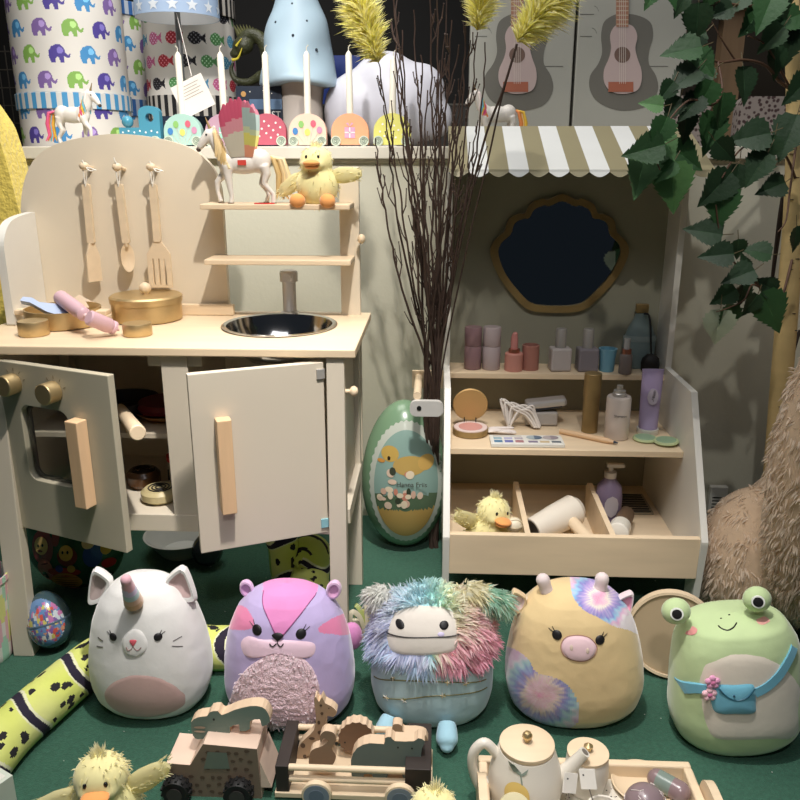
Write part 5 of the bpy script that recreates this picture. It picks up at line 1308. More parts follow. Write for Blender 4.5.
# ukulele boxes
def ukebox(px0, px1, pc, lab, left):
    y = 1.98; x0 = PY(px0, 60, y).x; x1 = PY(px1, 60, y).x; t = T('ukulele_box', lab, 'toy box', ((x0 + x1) / 2, y, LZ), (0, 0, 0), 'ukulele boxes'); w = (x1 - x0) / 2; H = .36
    b = MB(S(176, 176, 166)); b.bb(-w, w, 0, .06, 0, H); bo = build('carton', b, mat('pale_carton', S(176, 176, 166), .55, var=.03, vs=6, bump=.15, bs=14), t, bev=.002)
    q = lambda px, py: (lambda p: (p.x - t.location.x, p.z - LZ))(PY(pc + px, py, y))
    gsh = [(0, 14), (14, 15), (28, 22), (31, 36), (27, 52), (27, 64), (34, 76), (36, 90), (28, 104), (12, 110), (-6, 110), (-24, 102), (-32, 90), (-32, 76), (-24, 64), (-20, 52), (-21, 36), (-18, 22), (-8, 15)]
    ush = [(-1, 24), (10, 26), (15, 36), (13, 48), (15, 58), (19, 70), (19, 82), (14, 91), (0, 94), (-12, 91), (-18, 82), (-18, 70), (-13, 58), (-11, 48), (-12, 36), (-8, 27)]
    b = MB(); f = lambda L: [tuple(p) for p in cr([q(*p) for p in L], 4, True)]
    b.poly(f(gsh), None, S(116, 114, 106), -.0006)
    b.prism(f(ush), -.003, -.0007, None, S(196, 176, 170), S(200, 180, 176)); b.poly([q(*p) for p in circ(0, 55, 8, 8, 24)], None, S(120, 96, 86), -.0034)
    b.poly([q(-14, 82), q(11, 82), q(11, 92), q(-14, 92)], None, S(176, 106, 82), -.0038)
    b.prism([q(-6, 27), q(6, 27), q(7, -30), q(-6, -30)][::-1], -.004, -.0007, None, S(176, 128, 104)); 
    for k in range(12): b.poly([q(-6, 24 - k * 4.5), q(6, 24 - k * 4.5), q(6, 25 - k * 4.5), q(-6, 25 - k * 4.5)], None, S(206, 186, 160), -.0043)
    for k in range(4): b.poly([q(-3.2 + k * 2, 84), q(-2.8 + k * 2, 84), q(-2.8 + k * 2, -20), q(-3.2 + k * 2, -20)], None, S(226, 216, 206), -.0046)
    G = S(110, 110, 104)
    for (x_, y_, L_, sg) in ((-28, 14, 14, -1), (26, 66, 20, 1), (-30, 36, 12, -1)):
        b.poly([q(x_, y_), q(x_ + L_ * sg, y_), q(x_ + L_ * sg, y_ + .8), q(x_, y_ + .8)], None, G, -.0005)
        b.tube([(lambda p: (p[0], -.0005, p[1]))(q(x_ - sg * 6 * math.sin(a / 4) * .8 , y_ - 8 * math.cos(a / 4) + (0))) for a in range(6)], .0004, 4, True, None, G)
    build('printed_ukulele', b, M_vc, bo)
ukebox(470, 573, 517, 'pale grey ukulele box behind the unicorn, left of the pair', 1)
ukebox(576, 684, 622, 'pale grey ukulele box beside the leaves, right of the pair', 0)
# right background
c = PY(724, 100, 2.1)
t = T('display_stool', 'wooden display stand with a square leg and dark top behind the leaves', 'stool', (c.x, 2.1, LZ))
b = MB(); z_ = PY(724, 6, 2.1).z - LZ; b.bb(-.026, .026, -.02, .02, 0, z_); build('leg', b, mat('raw_oak', S(150, 122, 92), .6, var=.12, vs=3, wood=(18, 18, 2)), t)
b = MB(S(66, 70, 62)); b.bb(-.10, .12, -.06, .06, z_, z_ + .02); build('top', b, M_vc, t)
M_flor = mat('floral_cloth', S(120, 110, 104), .8, var=.0)
nt = M_flor.node_tree; vo = nt.nodes.new('ShaderNodeTexVoronoi'); vo.inputs['Scale'].default_value = 95; cr_ = nt.nodes.new('ShaderNodeValToRGB')
cr_.color_ramp.elements[0].position = .28; cr_.color_ramp.elements[0].color = S(72, 54, 54); cr_.color_ramp.elements[1].position = .42; cr_.color_ramp.elements[1].color = S(150, 140, 134)
tcn = nt.nodes.new('ShaderNodeTexCoord'); nt.links.new(tcn.outputs['Object'], vo.inputs['Vector']); nt.links.new(vo.outputs['Distance'], cr_.inputs[0]); nt.links.new(cr_.outputs[0], nt.nodes['Principled BSDF'].inputs['Base Color'])
for px0, px1, pyt, lab in ((733, 785, 97, 'small floral cloth pouch on the ledge behind the birch leaves'), (668, 705, 96, 'spotted cloth cushion on the ledge, mostly hidden by leaves')):
    A = PY(px0, 140, 1.95); B = PY(px1, 140, 1.95); h = PY(px0, pyt, 1.95).z - LZ; w = B.x - A.x
    b = MB(); b.prism(rrect(-w / 2, w / 2, 0, h, .022, 6), -.02, .02); one('floral_pouch', b, M_flor, lab, 'pouch', ((A.x + B.x) / 2, 1.95, LZ), bev=.012, segs=4)
b = MB(S(34, 60, 140)); b.bb(-.06, .06, 0, .06, 0, .14); one('blue_toy_box', b, M_vc, 'deep blue box in the dark behind the mushroom lamp', 'box', (PY(340, 40, 2.6).x, 2.6, LZ + .13))
b = MB(S(48, 46, 42)); b.bb(-.5, .5, 0, .2, 0, .125); b.bb(-.5, .5, -.005, .2, .125, .13, None, S(80, 78, 72)); one('dark_display_shelf', b, M_vc, 'dark display shelf at the back of the shop behind the lamps', 'shelf', (-.2, 2.56, LZ))
b = MB(S(64, 60, 54))
for k in range(9): b.cyl((-.09 + k * .022, 0, 0), (-.09 + k * .022, 0, .26), .0016, None, 6)
for k in range(6): b.cyl((-.09, 0, .02 + k * .045), (.09, 0, .02 + k * .045), .0016, None, 6)
one('wire_basket', b, M_vc, 'dark wire rack at the far left behind the elephant boxes', 'wire rack', (PY(10, 90, 2.25).x - .02, 2.25, LZ))

# yellow plush at the left edge
t = T('yellow_fleece_cushion', 'bright yellow fleecy cushion at the left edge behind the play kitchen', 'cushion', (PY(-8, 300, 1.60).x, 1.62, 0))
b = MB(S(236, 208, 96)); M_fl = mat('yellow_fleece', S(236, 212, 104), .95, var=.10, vs=60, bump=1, bs=120, sheen=.4)
A0 = [PY(px, py, 1.60) - t.location for px, py in ((-60, 330), (-55, 180), (-32, 100), (-8, 118), (4, 146), (13, 178), (22, 214), (29, 248), (31, 325))]
b.prism([(A0[0].x, .002)] + [tuple(p) for p in cr([(p.x, p.z) for p in A0], 6)] + [(A0[-1].x, .002)], -.03, .05); build('cushion', b, M_fl, t, bev=.025, segs=4)
# ================================================================== TWIGS AND FEATHERS
M_twig = mat('dark_twig_bark', S(72, 56, 49), .6, var=.2, vs=80)
tops = [(392, -20, 1.42), (402, 30, 1.40), (399, 75, 1.44), (413, 10, 1.50), (422, 55, 1.36), (431, -25, 1.46), (437, -10, 1.40), (448, -20, 1.52), (452, 20, 1.38), (460, 45, 1.45), (384, 105, 1.42), (470, 40, 1.44),
        (486, 42, 1.40), (428, 90, 1.34), (440, 60, 1.50), (455, 100, 1.36), (376, 138, 1.44), (410, 120, 1.38), (478, 120, 1.50), (466, -15, 1.40), (396, -25, 1.52), (463, 160, 1.42)]
def twig(tx, ty, yy, seed, lab, gr, side=True, r0=.0032):
    rr = random.Random(seed); base = Vector((.004 + rr.uniform(-.012, .006), 1.60 + rr.uniform(-.02, .02), 0))
    m = PY(432 + rr.uniform(-8, 7), 400, 1.545); top = PY(tx, ty, yy)
    m2 = PY(432 + (tx - 432) * .42 + rr.uniform(-6, 6), 400 + (ty - 400) * .42, 1.545 + (yy - 1.545) * .45)
    pts = cr([base, m, m2, m2.lerp(top, .55) + Vector((rr.gauss(0, .007), rr.gauss(0, .006), 0)), top], 8)
    pts = [p + Vector((rr.gauss(0, .0012), rr.gauss(0, .0012), 0)) for p in pts]
    b = MB(); n = len(pts); b.tube(pts, [r0 * (1 - .68 * i / (n - 1)) for i in range(n)], 7)
    if side:
        for k in range(rr.randint(6, 9)):
            i = rr.randint(int(n * .38), n - 3); p = pts[i]; d = (pts[i + 1] - pts[i - 1]).normalized(); L = rr.uniform(.03, .10) * (1.25 - i / n)
            sd = Vector((rr.choice((-1, 1)) * rr.uniform(.25, .7), rr.gauss(0, .3), 0)); e = (d + sd).normalized()
            q = [p, p + e * L * .4, p + (e * .6 + d * .5) * L]; b.tube(q, [.0014, .0012, .0008], 5)
            if rr.random() < .6: b.tube([q[1], q[1] + (d - sd * .6).normalized() * L * .45], [.0010, .0006], 5)
            b.ell(q[2], .0014, None, None, 6, 4); b.ell(q[1], .0017, None, None, 6, 4)
    o = build('bare_twig', b, M_twig); return tag(o, lab, 'twig', gr)
for k, (tx, ty, yy) in enumerate(tops): twig(tx, ty, yy, 100 + k, 'dark bare branching twig in the tall bundle beside the vanity stall', 'bare twigs in the tall bundle')
def feather(A, B, yy, lab, w, n=1300, seed=1):
    rr = random.Random(seed); A = PY(*A, yy); B = PY(*B, yy); d = B - A; L = d.length; dn = d.normalized()
    t = T('yellow_feather', lab, 'feather', A, (0, 0, 0), 'yellow feathers'); b = MB(S(206, 190, 90)); b.tube([(0, 0, 0), tuple(d * .5), tuple(d)], [.0014, .0012, .0006], 6); q = build('quill', b, M_vc, t)
    b = MB()
    for k in range(n):
        f = rr.random(); ww = 1.5 * w * (math.sin(PI * min(1, (f + .10) / 1.15)) ** .6)
        a = rr.uniform(0, 2 * PI); u = dn.orthogonal().normalized(); v = dn.cross(u); s_ = (u * math.cos(a) + v * math.sin(a))
        g = rr.uniform(.82, 1.08); b.blade(d * f, s_ * 1.0 + dn * .75 + Vector((rr.gauss(0, .2), rr.gauss(0, .2), rr.gauss(0, .2))), ww * rr.uniform(.6, 1.15), .0009, .3, S(min(255, 253 * g), min(255, 242 * g), (90 + 80 * rr.random()) * g))
    build('barbs', b, M_fur, q, kind='stuff')
feather((378, 62), (352, -22), 1.37, 'bright yellow feather at the top left of the twigs', .034, 1900, 3)
twig(378, 60, 1.37, 301, 'dark forked twig carrying the left yellow feather', None, True, .0028)
feather((477, 30), (486, -35), 1.38, 'yellow feather at the top edge in the middle of the three', .031, 1400, 4)
twig(478, 32, 1.38, 302, 'dark twig carrying the middle yellow feather', None, True, .0028)
feather((518, 42), (565, -22), 1.30, 'yellow feather leaning right in front of the ukulele box', .038, 2100, 5)
b = MB()
pts = [tuple(p) for p in cr([PY(517, 44, 1.30), PY(503, 90, 1.32), PY(486, 135, 1.36), PY(470, 200, 1.42), PY(450, 300, 1.50), PY(437, 400, 1.55), Vector((.004, 1.60, 0))], 6)]
b.tube(pts, .0020, 7); o = tag(build('bare_twig', b, M_twig), 'long straight dark twig leaning right, carrying the right feather', 'twig')
b = MB(); pts = [tuple(p) for p in cr([PY(512, 60, 1.33), PY(500, 105, 1.35), PY(488, 160, 1.38), PY(462, 270, 1.47), PY(438, 400, 1.56), Vector((-.002, 1.61, 0))], 6)]
b.tube(pts, .0016, 7); tag(build('bare_twig', b, M_twig), 'second thin dark twig running just beside the right feather twig', 'twig')

# ================================================================== BIRCH TREE
BT = T('artificial_birch_tree', 'artificial birch tree with yellowish bark and green serrated leaves at the right', 'tree', (.70, 1.47, 0))
M_bark = mat('birch_bark', S(196, 172, 120), .7, var=.12, vs=5, bump=.3, bs=60, vscale=(1, 1, 6))
tr = [PY(766, 560, 1.49), PY(773, 490, 1.47), PY(780, 400, 1.46), PY(788, 300, 1.45), PY(795, 200, 1.44), PY(797, 100, 1.44), PY(794, 20, 1.44), PY(790, -60, 1.44)]
tr = [Vector((tr[0].x - .005, 1.5, 0))] + tr; pts = cr(tr, 6); b = MB(); b.tube(pts, [.022 - .007 * i / len(pts) for i in range(len(pts))], 20)
build('trunk', b, M_bark, BT, world=True)
b = MB(S(44, 34, 28)); rr = random.Random(5)
for i in range(46):
    k = rr.randint(2, len(pts) - 3); p = pts[k].lerp(pts[k + 1], rr.random()); a = rr.uniform(-2.6, -.5); r = .022 - .007 * k / len(pts)
    v = Vector((math.cos(a), math.sin(a), 0)); b.ell(p + v * r * .96, (.0045, .0022, .0008), None, None, 8, 6)
build('bark_marks', b, M_vc, BT, world=True)
def branch(L, r, name='branch', m=None):
    b = MB(); P = cr([PY(px, py, y) for px, py, y in L], 6); b.tube(P, [r * (1 - .6 * i / len(P)) for i in range(len(P))], 8); build(name, b, m or mat('brown_branch', S(92, 66, 50), .6, var=.15), BT, world=True)
branch([(796, 92, 1.43), (780, 82, 1.38), (766, 66, 1.34), (744, 60, 1.30), (718, 62, 1.28), (700, 52, 1.26)], .0032)
branch([(796, 20, 1.43), (765, 8, 1.35), (730, 4, 1.30), (690, -6, 1.27)], .003)
branch([(790, 88, 1.42), (776, 62, 1.36), (765, 44, 1.33), (748, 36, 1.31)], .0022)
branch([(735, 60, 1.3), (722, 40, 1.28), (712, 22, 1.27)], .0016)
branch([(718, 62, 1.28), (722, 90, 1.26), (712, 105, 1.24), (690, 100, 1.23), (668, 122, 1.22), (655, 150, 1.2), (660, 170, 1.19)], .0022)
branch([(796, 180, 1.43), (785, 155, 1.38), (765, 140, 1.34), (740, 150, 1.30), (722, 178, 1.27)], .0026)
branch([(792, 260, 1.43), (780, 300, 1.38), (764, 290, 1.35), (748, 276, 1.32), (734, 262, 1.30), (722, 248, 1.29), (716, 205, 1.28)], .0026)
branch([(764, 290, 1.35), (752, 285, 1.32), (744, 300, 1.30), (728, 308, 1.29), (716, 312, 1.28)], .0018)
branch([(798, 130, 1.42), (790, 190, 1.38), (786, 220, 1.36), (778, 232, 1.35)], .0022)
branch([(788, 175, 1.52), (781, 215, 1.53), (776, 250, 1.55), (771, 290, 1.56)], .007, 'dark_branch', mat('dark_branch_bark', S(50, 40, 34), .7))
branch([(788, 400, 1.53), (790, 345, 1.54), (791, 320, 1.55)], .009, 'dark_branch', mat('dark_branch_bark', None)); branch([(792, 352, 1.54), (800, 330, 1.54)], .006, 'dark_branch', mat('dark_branch_bark', None))
LEAF = [(0, 0), (.05, .20), (.02, .27), (.14, .34), (.10, .41), (.25, .40), (.22, .48), (.36, .40), (.34, .47), (.47, .35), (.46, .42), (.58, .27), (.57, .34), (.68, .19), (.68, .25), (.79, .11), (.79, .15), (1.0, 0)]
def leaf(b, px, py, Lpx, ang, y, col, rr, fold=.35):
    c = PY(px, py, y); k = width(0, 1, c); L = Lpx * k * .98; a = D2(ang)
    dirv = Vector((math.cos(a), rr.uniform(-.25, .25), math.sin(a))).normalized(); nrm = Vector((rr.uniform(-.5, .5), -1, rr.uniform(-.1, .7))); nrm = (nrm - dirv * nrm.dot(dirv)).normalized(); sd = dirv.cross(nrm)
    base = c - dirv * L * .5; vs = []; fs = []; n = len(LEAF)
    for sg in (1, -1):
        o = len(vs)
        for t_, w_ in LEAF:
            cv = -.12 * L * t_ * t_
            vs.append(base + dirv * L * t_ + nrm * cv)
            vs.append(base + dirv * L * t_ + sd * sg * w_ * L * .86 + nrm * (cv + fold * w_ * L * .6))
        for i in range(n - 1): fs.append((o + 2 * i, o + 2 * i + 2, o + 2 * i + 3, o + 2 * i + 1))
    g = rr.uniform(.9, 1.1); cc = S(*[min(255, v * g) for v in col]); b.add(vs, fs, False, None, cc)
    b.tube([base - dirv * L * .28 + Vector((0, .004, .004)), base], .0007, 5, True, None, S(96, 84, 56))
    b.tube([base, base + dirv * L * .5 - nrm * .03 * L, base + dirv * L * .97 - nrm * .115 * L], [.0006, .0005, .0002], 4, True, None, S(*[min(255, v * 1.3 + 10) for v in col]))
D_, G_, B_, Lt = (38, 64, 38), (48, 84, 46), (84, 126, 72), (104, 144, 96)
LV = [(680, 6, 26, 245, D_), (697, 24, 40, 275, D_), (681, 50, 42, 188, G_), (705, 64, 34, 310, G_), (682, 80, 40, 215, D_), (666, 92, 26, 235, D_), (651, 104, 26, 170, B_), (704, 98, 36, 250, G_), (722, 112, 38, 275, G_), (710, 134, 46, 262, G_),
      (686, 128, 36, 280, D_), (660, 134, 36, 250, G_), (643, 150, 44, 195, G_), (669, 148, 30, 300, Lt), (686, 158, 44, 325, G_), (641, 176, 50, 262, Lt), (673, 188, 54, 275, B_), (748, 137, 46, 190, D_), (788, 138, 50, 250, D_), (792, 40, 56, 265, D_),
      (766, 12, 46, 250, G_), (782, 2, 40, 300, D_), (752, 22, 38, 230, G_), (745, 86, 40, 280, D_), (715, 190, 46, 230, D_), (721, 208, 48, 268, G_), (736, 182, 36, 265, D_), (756, 170, 40, 240, D_), (771, 188, 34, 200, D_), (703, 231, 40, 170, D_),
      (716, 255, 36, 185, D_), (756, 251, 32, 168, D_), (738, 276, 36, 200, D_), (723, 297, 30, 215, D_), (750, 306, 28, 240, D_), (718, 328, 42, 272, (176, 184, 160)), (727, 320, 36, 262, G_), (772, 313, 50, 300, G_), (765, 285, 30, 150, D_), (744, 262, 22, 110, D_),
      (735, 4, 34, 220, D_), (712, -6, 36, 250, G_), (776, 64, 34, 280, D_), (700, 74, 32, 200, D_), (652, -4, 30, 240, G_), (672, -4, 30, 300, G_), (798, 90, 40, 230, D_), (796, 240, 30, 280, D_), (742, 296, 26, 270, D_), (690, 108, 34, 230, D_), (672, 110, 30, 240, D_),
      (726, 152, 34, 320, D_), (770, 150, 30, 260, D_), (692, 40, 30, 210, D_), (664, 172, 30, 230, G_), (656, 158, 30, 240, G_), (785, 20, 36, 200, G_), (770, 40, 34, 230, D_), (738, 250, 24, 280, D_), (720, 12, 28, 200, D_)]
rr = random.Random(8); b = MB()
for px, py, L, a, c in LV:
    yy = 1.19 + (px - 640) / 160 * .17 + rr.uniform(-.03, .03); leaf(b, px, py, L, a, yy, c, rr)
build('foliage', b, mat('leaf_green', None, .58, var=.10, vs=40, bump=.2, bs=150), BT, world=True)

# ================================================================== BIG TEDDY
TB = T('giant_teddy_bear', 'huge shaggy beige teddy bear sitting at the right edge of the window', 'plush toy', (.80, 1.40, 0))
els = [((.600, 1.36, .105), (.105, .12, .142)), ((.69, 1.42, .11), (.11, .13, .150)), ((.632, 1.22, .335), (.092, .09, .265)), ((.93, 1.46, .32), (.20, .17, .32)), ((.93, 1.42, .74), (.15, .14, .145)), ((.82, 1.42, .87), (.05, .03, .05)), ((1.04, 1.42, .87), (.05, .03, .05)), ((1.12, 1.22, .28), (.09, .10, .22)), ((.93, 1.28, .70), (.065, .06, .05))]
M_bear = mat('bear_plush', S(196, 170, 142), .9, var=.1, vs=40, sheen=.3)
b = MB(S(150, 122, 100))
for c, r in els: b.ell(c, r, None, None, 32, 20)
bb_ = build('body', b, M_bear, TB, world=True, remesh=.010)
b = MB(); cnt = 0; rr = random.Random(11); tries = 0
while cnt < 11000 and tries < 900000:
    tries += 1; i = rr.choice((0, 0, 1, 2, 2, 2, 3, 4)) if rr.random() < .97 else rr.randint(0, 8); c, r = els[i]
    v = Vector((rr.gauss(0, 1), rr.gauss(0, 1), rr.gauss(0, 1))).normalized()
    if v.y > .35: continue
    p = Vector((c[0] + v.x * r[0], c[1] + v.y * r[1], c[2] + v.z * r[2]))
    if p.z < .004 or (p.x > .86 and rr.random() < .8): continue
    if any(j != i and sum(((p[k] - c2[k]) / r2[k]) ** 2 for k in range(3)) < .98 for j, (c2, r2) in enumerate(els)): continue
    cnt += 1; nr = Vector((v.x / r[0], v.y / r[1], v.z / r[2])).normalized()
    cl = Vector((noise.noise(p * 55), noise.noise(p * 55 + Vector((7, 0, 0))), noise.noise(p * 55 + Vector((0, 7, 0)))))
    q = rr.uniform(.94, 1.06) + cl.x * .10; b.blade(p - nr * .001, nr * .32 + Vector((0, 0, -.55)) + cl * .9, rr.uniform(.009, .014), .0009, .5, S(*[max(0, min(255, x * q)) for x in (220, 196, 168)]))
build('shaggy_fur', b, M_fur, bb_, world=True, kind='stuff')

# ================================================================== SNAKE PLUSH
def zz(px, py, z): return PZ(px, py, z)
pth = [zz(-25, 775, .028), zz(8, 735, .030), zz(40, 706, .032), zz(75, 676, .034), zz(105, 655, .034), zz(150, 640, .034), zz(215, 648, .033), zz(262, 640, .033), Vector((-.235, 1.30, .034)), Vector((-.237, 1.37, .045)), Vector((-.236, 1.39, .085)), PY(287, 575, 1.385), PY(283, 545, 1.37), PY(277, 528, 1.345)]
P = cr(pth, 60); n = len(P); ln = [0]
for i in range(1, n): ln.append(ln[-1] + (P[i] - P[i - 1]).length)
tot = ln[-1]; NK = 96
def rad(f): return .037 if f < .80 else .028 + .002 * math.sin((f - .88) * 20)
b = MB(); 
spr = random.Random(21); spots = []
for k in range(200): spots.append((spr.random() * tot, spr.uniform(.22, .82), spr.uniform(.005, .010)))
def scol(a, c):
    i = min(n - 1, int(a * (n - 1))); s_ = ln[i]; w = s_ + .012 * math.sin(c * 2 * PI * 2)
    ph = (w % .098) / .098
    if .42 < c < .98 + .0 and False: return S(150, 190, 110)
    up = P and True
    if ph < .15: return S(40, 34, 52)
    if ph < .20 or ph > .97: return S(226, 226, 190)
    for ss, cc, rr_ in spots:
        if ((s_ - ss) / rr_) ** 2 + ((c - cc) * .21 / (rr_ * .55)) ** 2 < 1 and .25 < ph < .92: return S(38, 36, 40)
    m_ = noise.noise(Vector((s_ * 14, c * 3, 0)))
    if c < .17 or c > .83: return S(150 + 20 * m_, 196, 118)
    return S(216 + 14 * m_, 222 + 8 * m_, 128 + 40 * m_)
b.tube(P, [rad(i / n) * (1 if i > 3 else .5 + .12 * i) * (1 if i < n - 24 else math.sqrt(max(.01, (n - 1 - i) / 24))) for i in range(n)], NK, True, None, None, True, (0, 0, -1), scol)
SNK = T('snake_plush', 'long yellow-green plush snake with black bands winding behind the plush row', 'plush toy', (-.55, 1.0, 0))
sb = build('body', b, mat('snake_velour', None, .9, var=.06, vs=20, bump=.4, bs=50), SNK, world=True)
b = MB(BLK)
for dx in (-.018, .016): 
    p = PY(281, 533, 1.31) + Vector((dx, 0, 0)); b.ell(p, (.006, .004, .007), None, None, 14, 8)
build('eyes', b, M_vcg, SNK, world=True)

# ================================================================== EASTER EGGS
def eggprof(r, h, n=28): return [(max(.0005, r * math.sin(PI * k / n) * (1 + .10 * math.cos(PI * k / n))), h / 2 - h / 2 * math.cos(PI * k / n)) for k in range(n + 1)]
A = PY(364, 480, 1.58); B = PY(444, 480, 1.58); w = (B.x - A.x) / 2; zt = PY(404, 405, 1.60).z
EG = T('easter_egg_tin', 'large green Easter egg tin with a duckling picture framed in lace, behind the furniture gap', 'easter egg', ((A.x + B.x) / 2, 1.60, .003))
w *= 1.07; H = zt + .008
M_tin = mat('glossy_tin_print', None, .25, var=.03, coat=.4)
b = MB(S(118, 150, 120)); b.lathe(eggprof(w, H, 40), 72, sy=.85)  # shell, lace and picture colours darkened to stand for shade in the gap
build('shell', b, M_tin, EG, remesh=0)
b = MB(S(110, 148, 116)); b.lathe([(w * 1.006 * 1.0, H * .52)], 3) if False else None
def esurf(x, z, off):
    f = math.acos(max(-1, min(1, 1 - 2 * z / H))); r = w * math.sin(f) * (1 + .10 * math.cos(f)); x = max(-r * .99, min(r * .99, x)); return Vector((x, -.85 * math.sqrt(max(0, r * r - x * x)) - off, z))
def epatch(b, ol, col, off, rings=8):
    n_ = len(ol); cx = sum(p[0] for p in ol) / n_; cz = sum(p[1] for p in ol) / n_; vs = []; fs = []; cs = []
    for r in range(rings, 0, -1):
        for x, z in ol: vs.append(esurf(cx + (x - cx) * r / rings, cz + (z - cz) * r / rings, off))
    vs.append(esurf(cx, cz, off))
    for r in range(rings - 1):
        for k in range(n_):
            j = (k + 1) % n_; fs.append((r * n_ + k, r * n_ + j, (r + 1) * n_ + j, (r + 1) * n_ + k)); v = (vs[r * n_ + k] + vs[(r + 1) * n_ + j]) / 2; cs.append(col(v.x, v.z) if callable(col) else col)
    for k in range(n_): fs.append(((rings - 1) * n_ + k, (rings - 1) * n_ + (k + 1) % n_, rings * n_)); cs.append(col(cx, cz) if callable(col) else col)
    b.add(vs, fs, True, None, cs)
b = MB(); ec = H * .50; ox = .006
lace = [(ox + (w * .84 + .0016 * math.cos(k * PI)) * math.cos(2 * PI * k / 88), ec + (H * .405 + .0016 * math.cos(k * PI)) * math.sin(2 * PI * k / 88)) for k in range(88)]
epatch(b, lace, S(188, 194, 184), .0012)
def pic(x, z):
    u = (z - ec) / (H * .37)
    if u < -.42: return S(176, 146, 84)
    if u < -.15: return S(84, 104, 80)
    return S(134, 162, 154)
epatch(b, [(ox + w * .73 * math.cos(2 * PI * k / 72), ec + H * .355 * math.sin(2 * PI * k / 72)) for k in range(72)], pic, .0020, 22)
def eb(px, py, rp, rzp, col, off): 
    p = PY(px, py, 1.535); x = p.x - EG.location.x; z = p.z; k = width(0, 1, p); epatch(b, circ(x, z, rp * k, rzp * k, 20), S(*col), off, 4)
for a in ((390, 455, 9, 8, (190, 158, 84), .0026), (410, 466, 17, 10, (184, 154, 88), .0025), (426, 464, 8, 8, (196, 160, 90), .0026), (389, 459, 1.6, 2, (30, 26, 22), .0032), (381, 462, 4, 2, (196, 140, 70), .0030)): eb(*a)
rr = random.Random(3)
for k in range(30):
    px = 378 + rr.random() * 48; py = 468 + rr.random() * 38
    if 488 > py > 478 and px > 398: continue
    c_ = rr.choice([(206, 170, 150), (196, 130, 110), (222, 206, 180), (214, 190, 170), (60, 66, 52)]); eb(px, py, rr.uniform(2, 4.4), rr.uniform(2, 4.4), c_, .0030 + k * .00003)
build('printed_picture', b, M_tin, EG)
p = PY(412, 484, 1.535); text('printed_name', 'Hanna Friis', .014, mat('dark_ink', S(60, 50, 40), .5), EG, (p.x - EG.location.x, esurf(0, p.z, .004).y - .0005, p.z + .002), (D2(90), 0, 0))

def printed_egg(lab, px, py, rpx, hpx, yy, tilt, pal, seed, name='easter_egg_tin'):
    c = PY(px, py, yy); k = width(0, 1, c); r = rpx * k; h = hpx * k * 1.12
    t = T(name, lab, 'easter egg', (c.x, yy, .004 + r * .1), (D2(tilt[0]), D2(tilt[1]), D2(tilt[2]))); rr = random.Random(seed)
    blobs = [(rr.uniform(-1.1, 1.1), rr.uniform(.28, .72), rr.uniform(.04, .13), rr.choice(pal[2:])) for _ in range(150)]
    def cf(a, c_):
        th = (c_ * 2 * PI + PI / 2 + PI) % (2 * PI) - PI
        if (th / 1.15) ** 2 + ((a - .52) / .30) ** 2 > 1: return S(*pal[0])
        for x, z, q, cc in blobs:
            if ((th - x)) ** 2 + ((a - z) * 3) ** 2 < q * q: return S(*cc)
        return S(*pal[1])
    b = MB(); b.lathe(eggprof(r, h, 60), 120, None, None, cf); build('shell', b, mat('tin_print', None, .2, var=.02, coat=.5), t)
    b = MB(S(90, 110, 130)); b.lathe([(r * 1.005, h * .47), (r * 1.02, h * .48), (r * 1.02, h * .50), (r * 1.005, h * .51)], 64, Matrix.Translation((0, 0, 0))); build('rim', b, mat('tin_print', None), t); return t
printed_egg('small glossy egg tin with a colourful picture, between kitchen leg and white plush', 55, 640, 21, 52, 1.175, (-14, -12, 8), [(62, 84, 92), (104, 140, 186), (190, 120, 170), (206, 196, 110), (200, 90, 80), (196, 206, 214), (126, 96, 160), (90, 110, 150), (206, 150, 120), (226, 222, 214)], 4)
# egg in a white bucket at the left edge
c = PZ(-20, 676, 0); t = T('white_bucket', 'white bucket with pastel egg print at the left edge, in front of the kitchen leg', 'bucket', (-.762, 1.155, 0))
def bcf(a, c_):
    for k in range(10):
        u = ((c_ * 12 + (k % 2) * .5) % 1 - .5); v = (a - .12 - .2 * k) * 4
        if u * u * 8 + v * v * 3 < 1.0: return S(*[(226, 180, 190), (220, 222, 140), (170, 214, 190)][(k + int(c_ * 12)) % 3])
    return S(226, 224, 216)
b = MB(); b.lathe([(.038, 0), (.040, .004)] + [(.040 + .010 * k / 16, .004 + .14 * k / 16) for k in range(1, 17)] + [(.0525, .146), (.0525, .156), (.0495, .156), (.048, .14), (.038, .02), (.0005, .018)], 72, None, None, bcf); build('bucket', b, M_vcg, t)
e = printed_egg('colourful egg tin standing in the white bucket at the left edge', 0, 0, 1, 1, 1.0, (0, 0, 0), [(120, 150, 190), (110, 140, 196), (206, 190, 90), (206, 120, 90), (160, 190, 110), (222, 218, 210)], 9)
for ch in e.children: ch.scale = (1, 1, 1)
bpy.data.objects.remove(e.children[0]); bpy.data.objects.remove(e.children[0]); 
rr = random.Random(9); pal = [(110, 140, 196), (206, 190, 90), (206, 120, 90), (160, 190, 110), (222, 218, 210)]; bl = [(rr.random(), rr.uniform(.3, .95), rr.uniform(.03, .07), rr.choice(pal)) for _ in range(50)]
def ecf(a, c_):
    for x, z, q, cc in bl:
        if (c_ - x) ** 2 + ((a - z) * .5) ** 2 < q * q: return S(*cc)
    return S(120, 150, 200)
e.location = t.location + Vector((.0, .0, .085)); b = MB(); b.lathe(eggprof(.038, .118, 48), 96, None, None, ecf); build('shell', b, mat('tin_print', None), e)
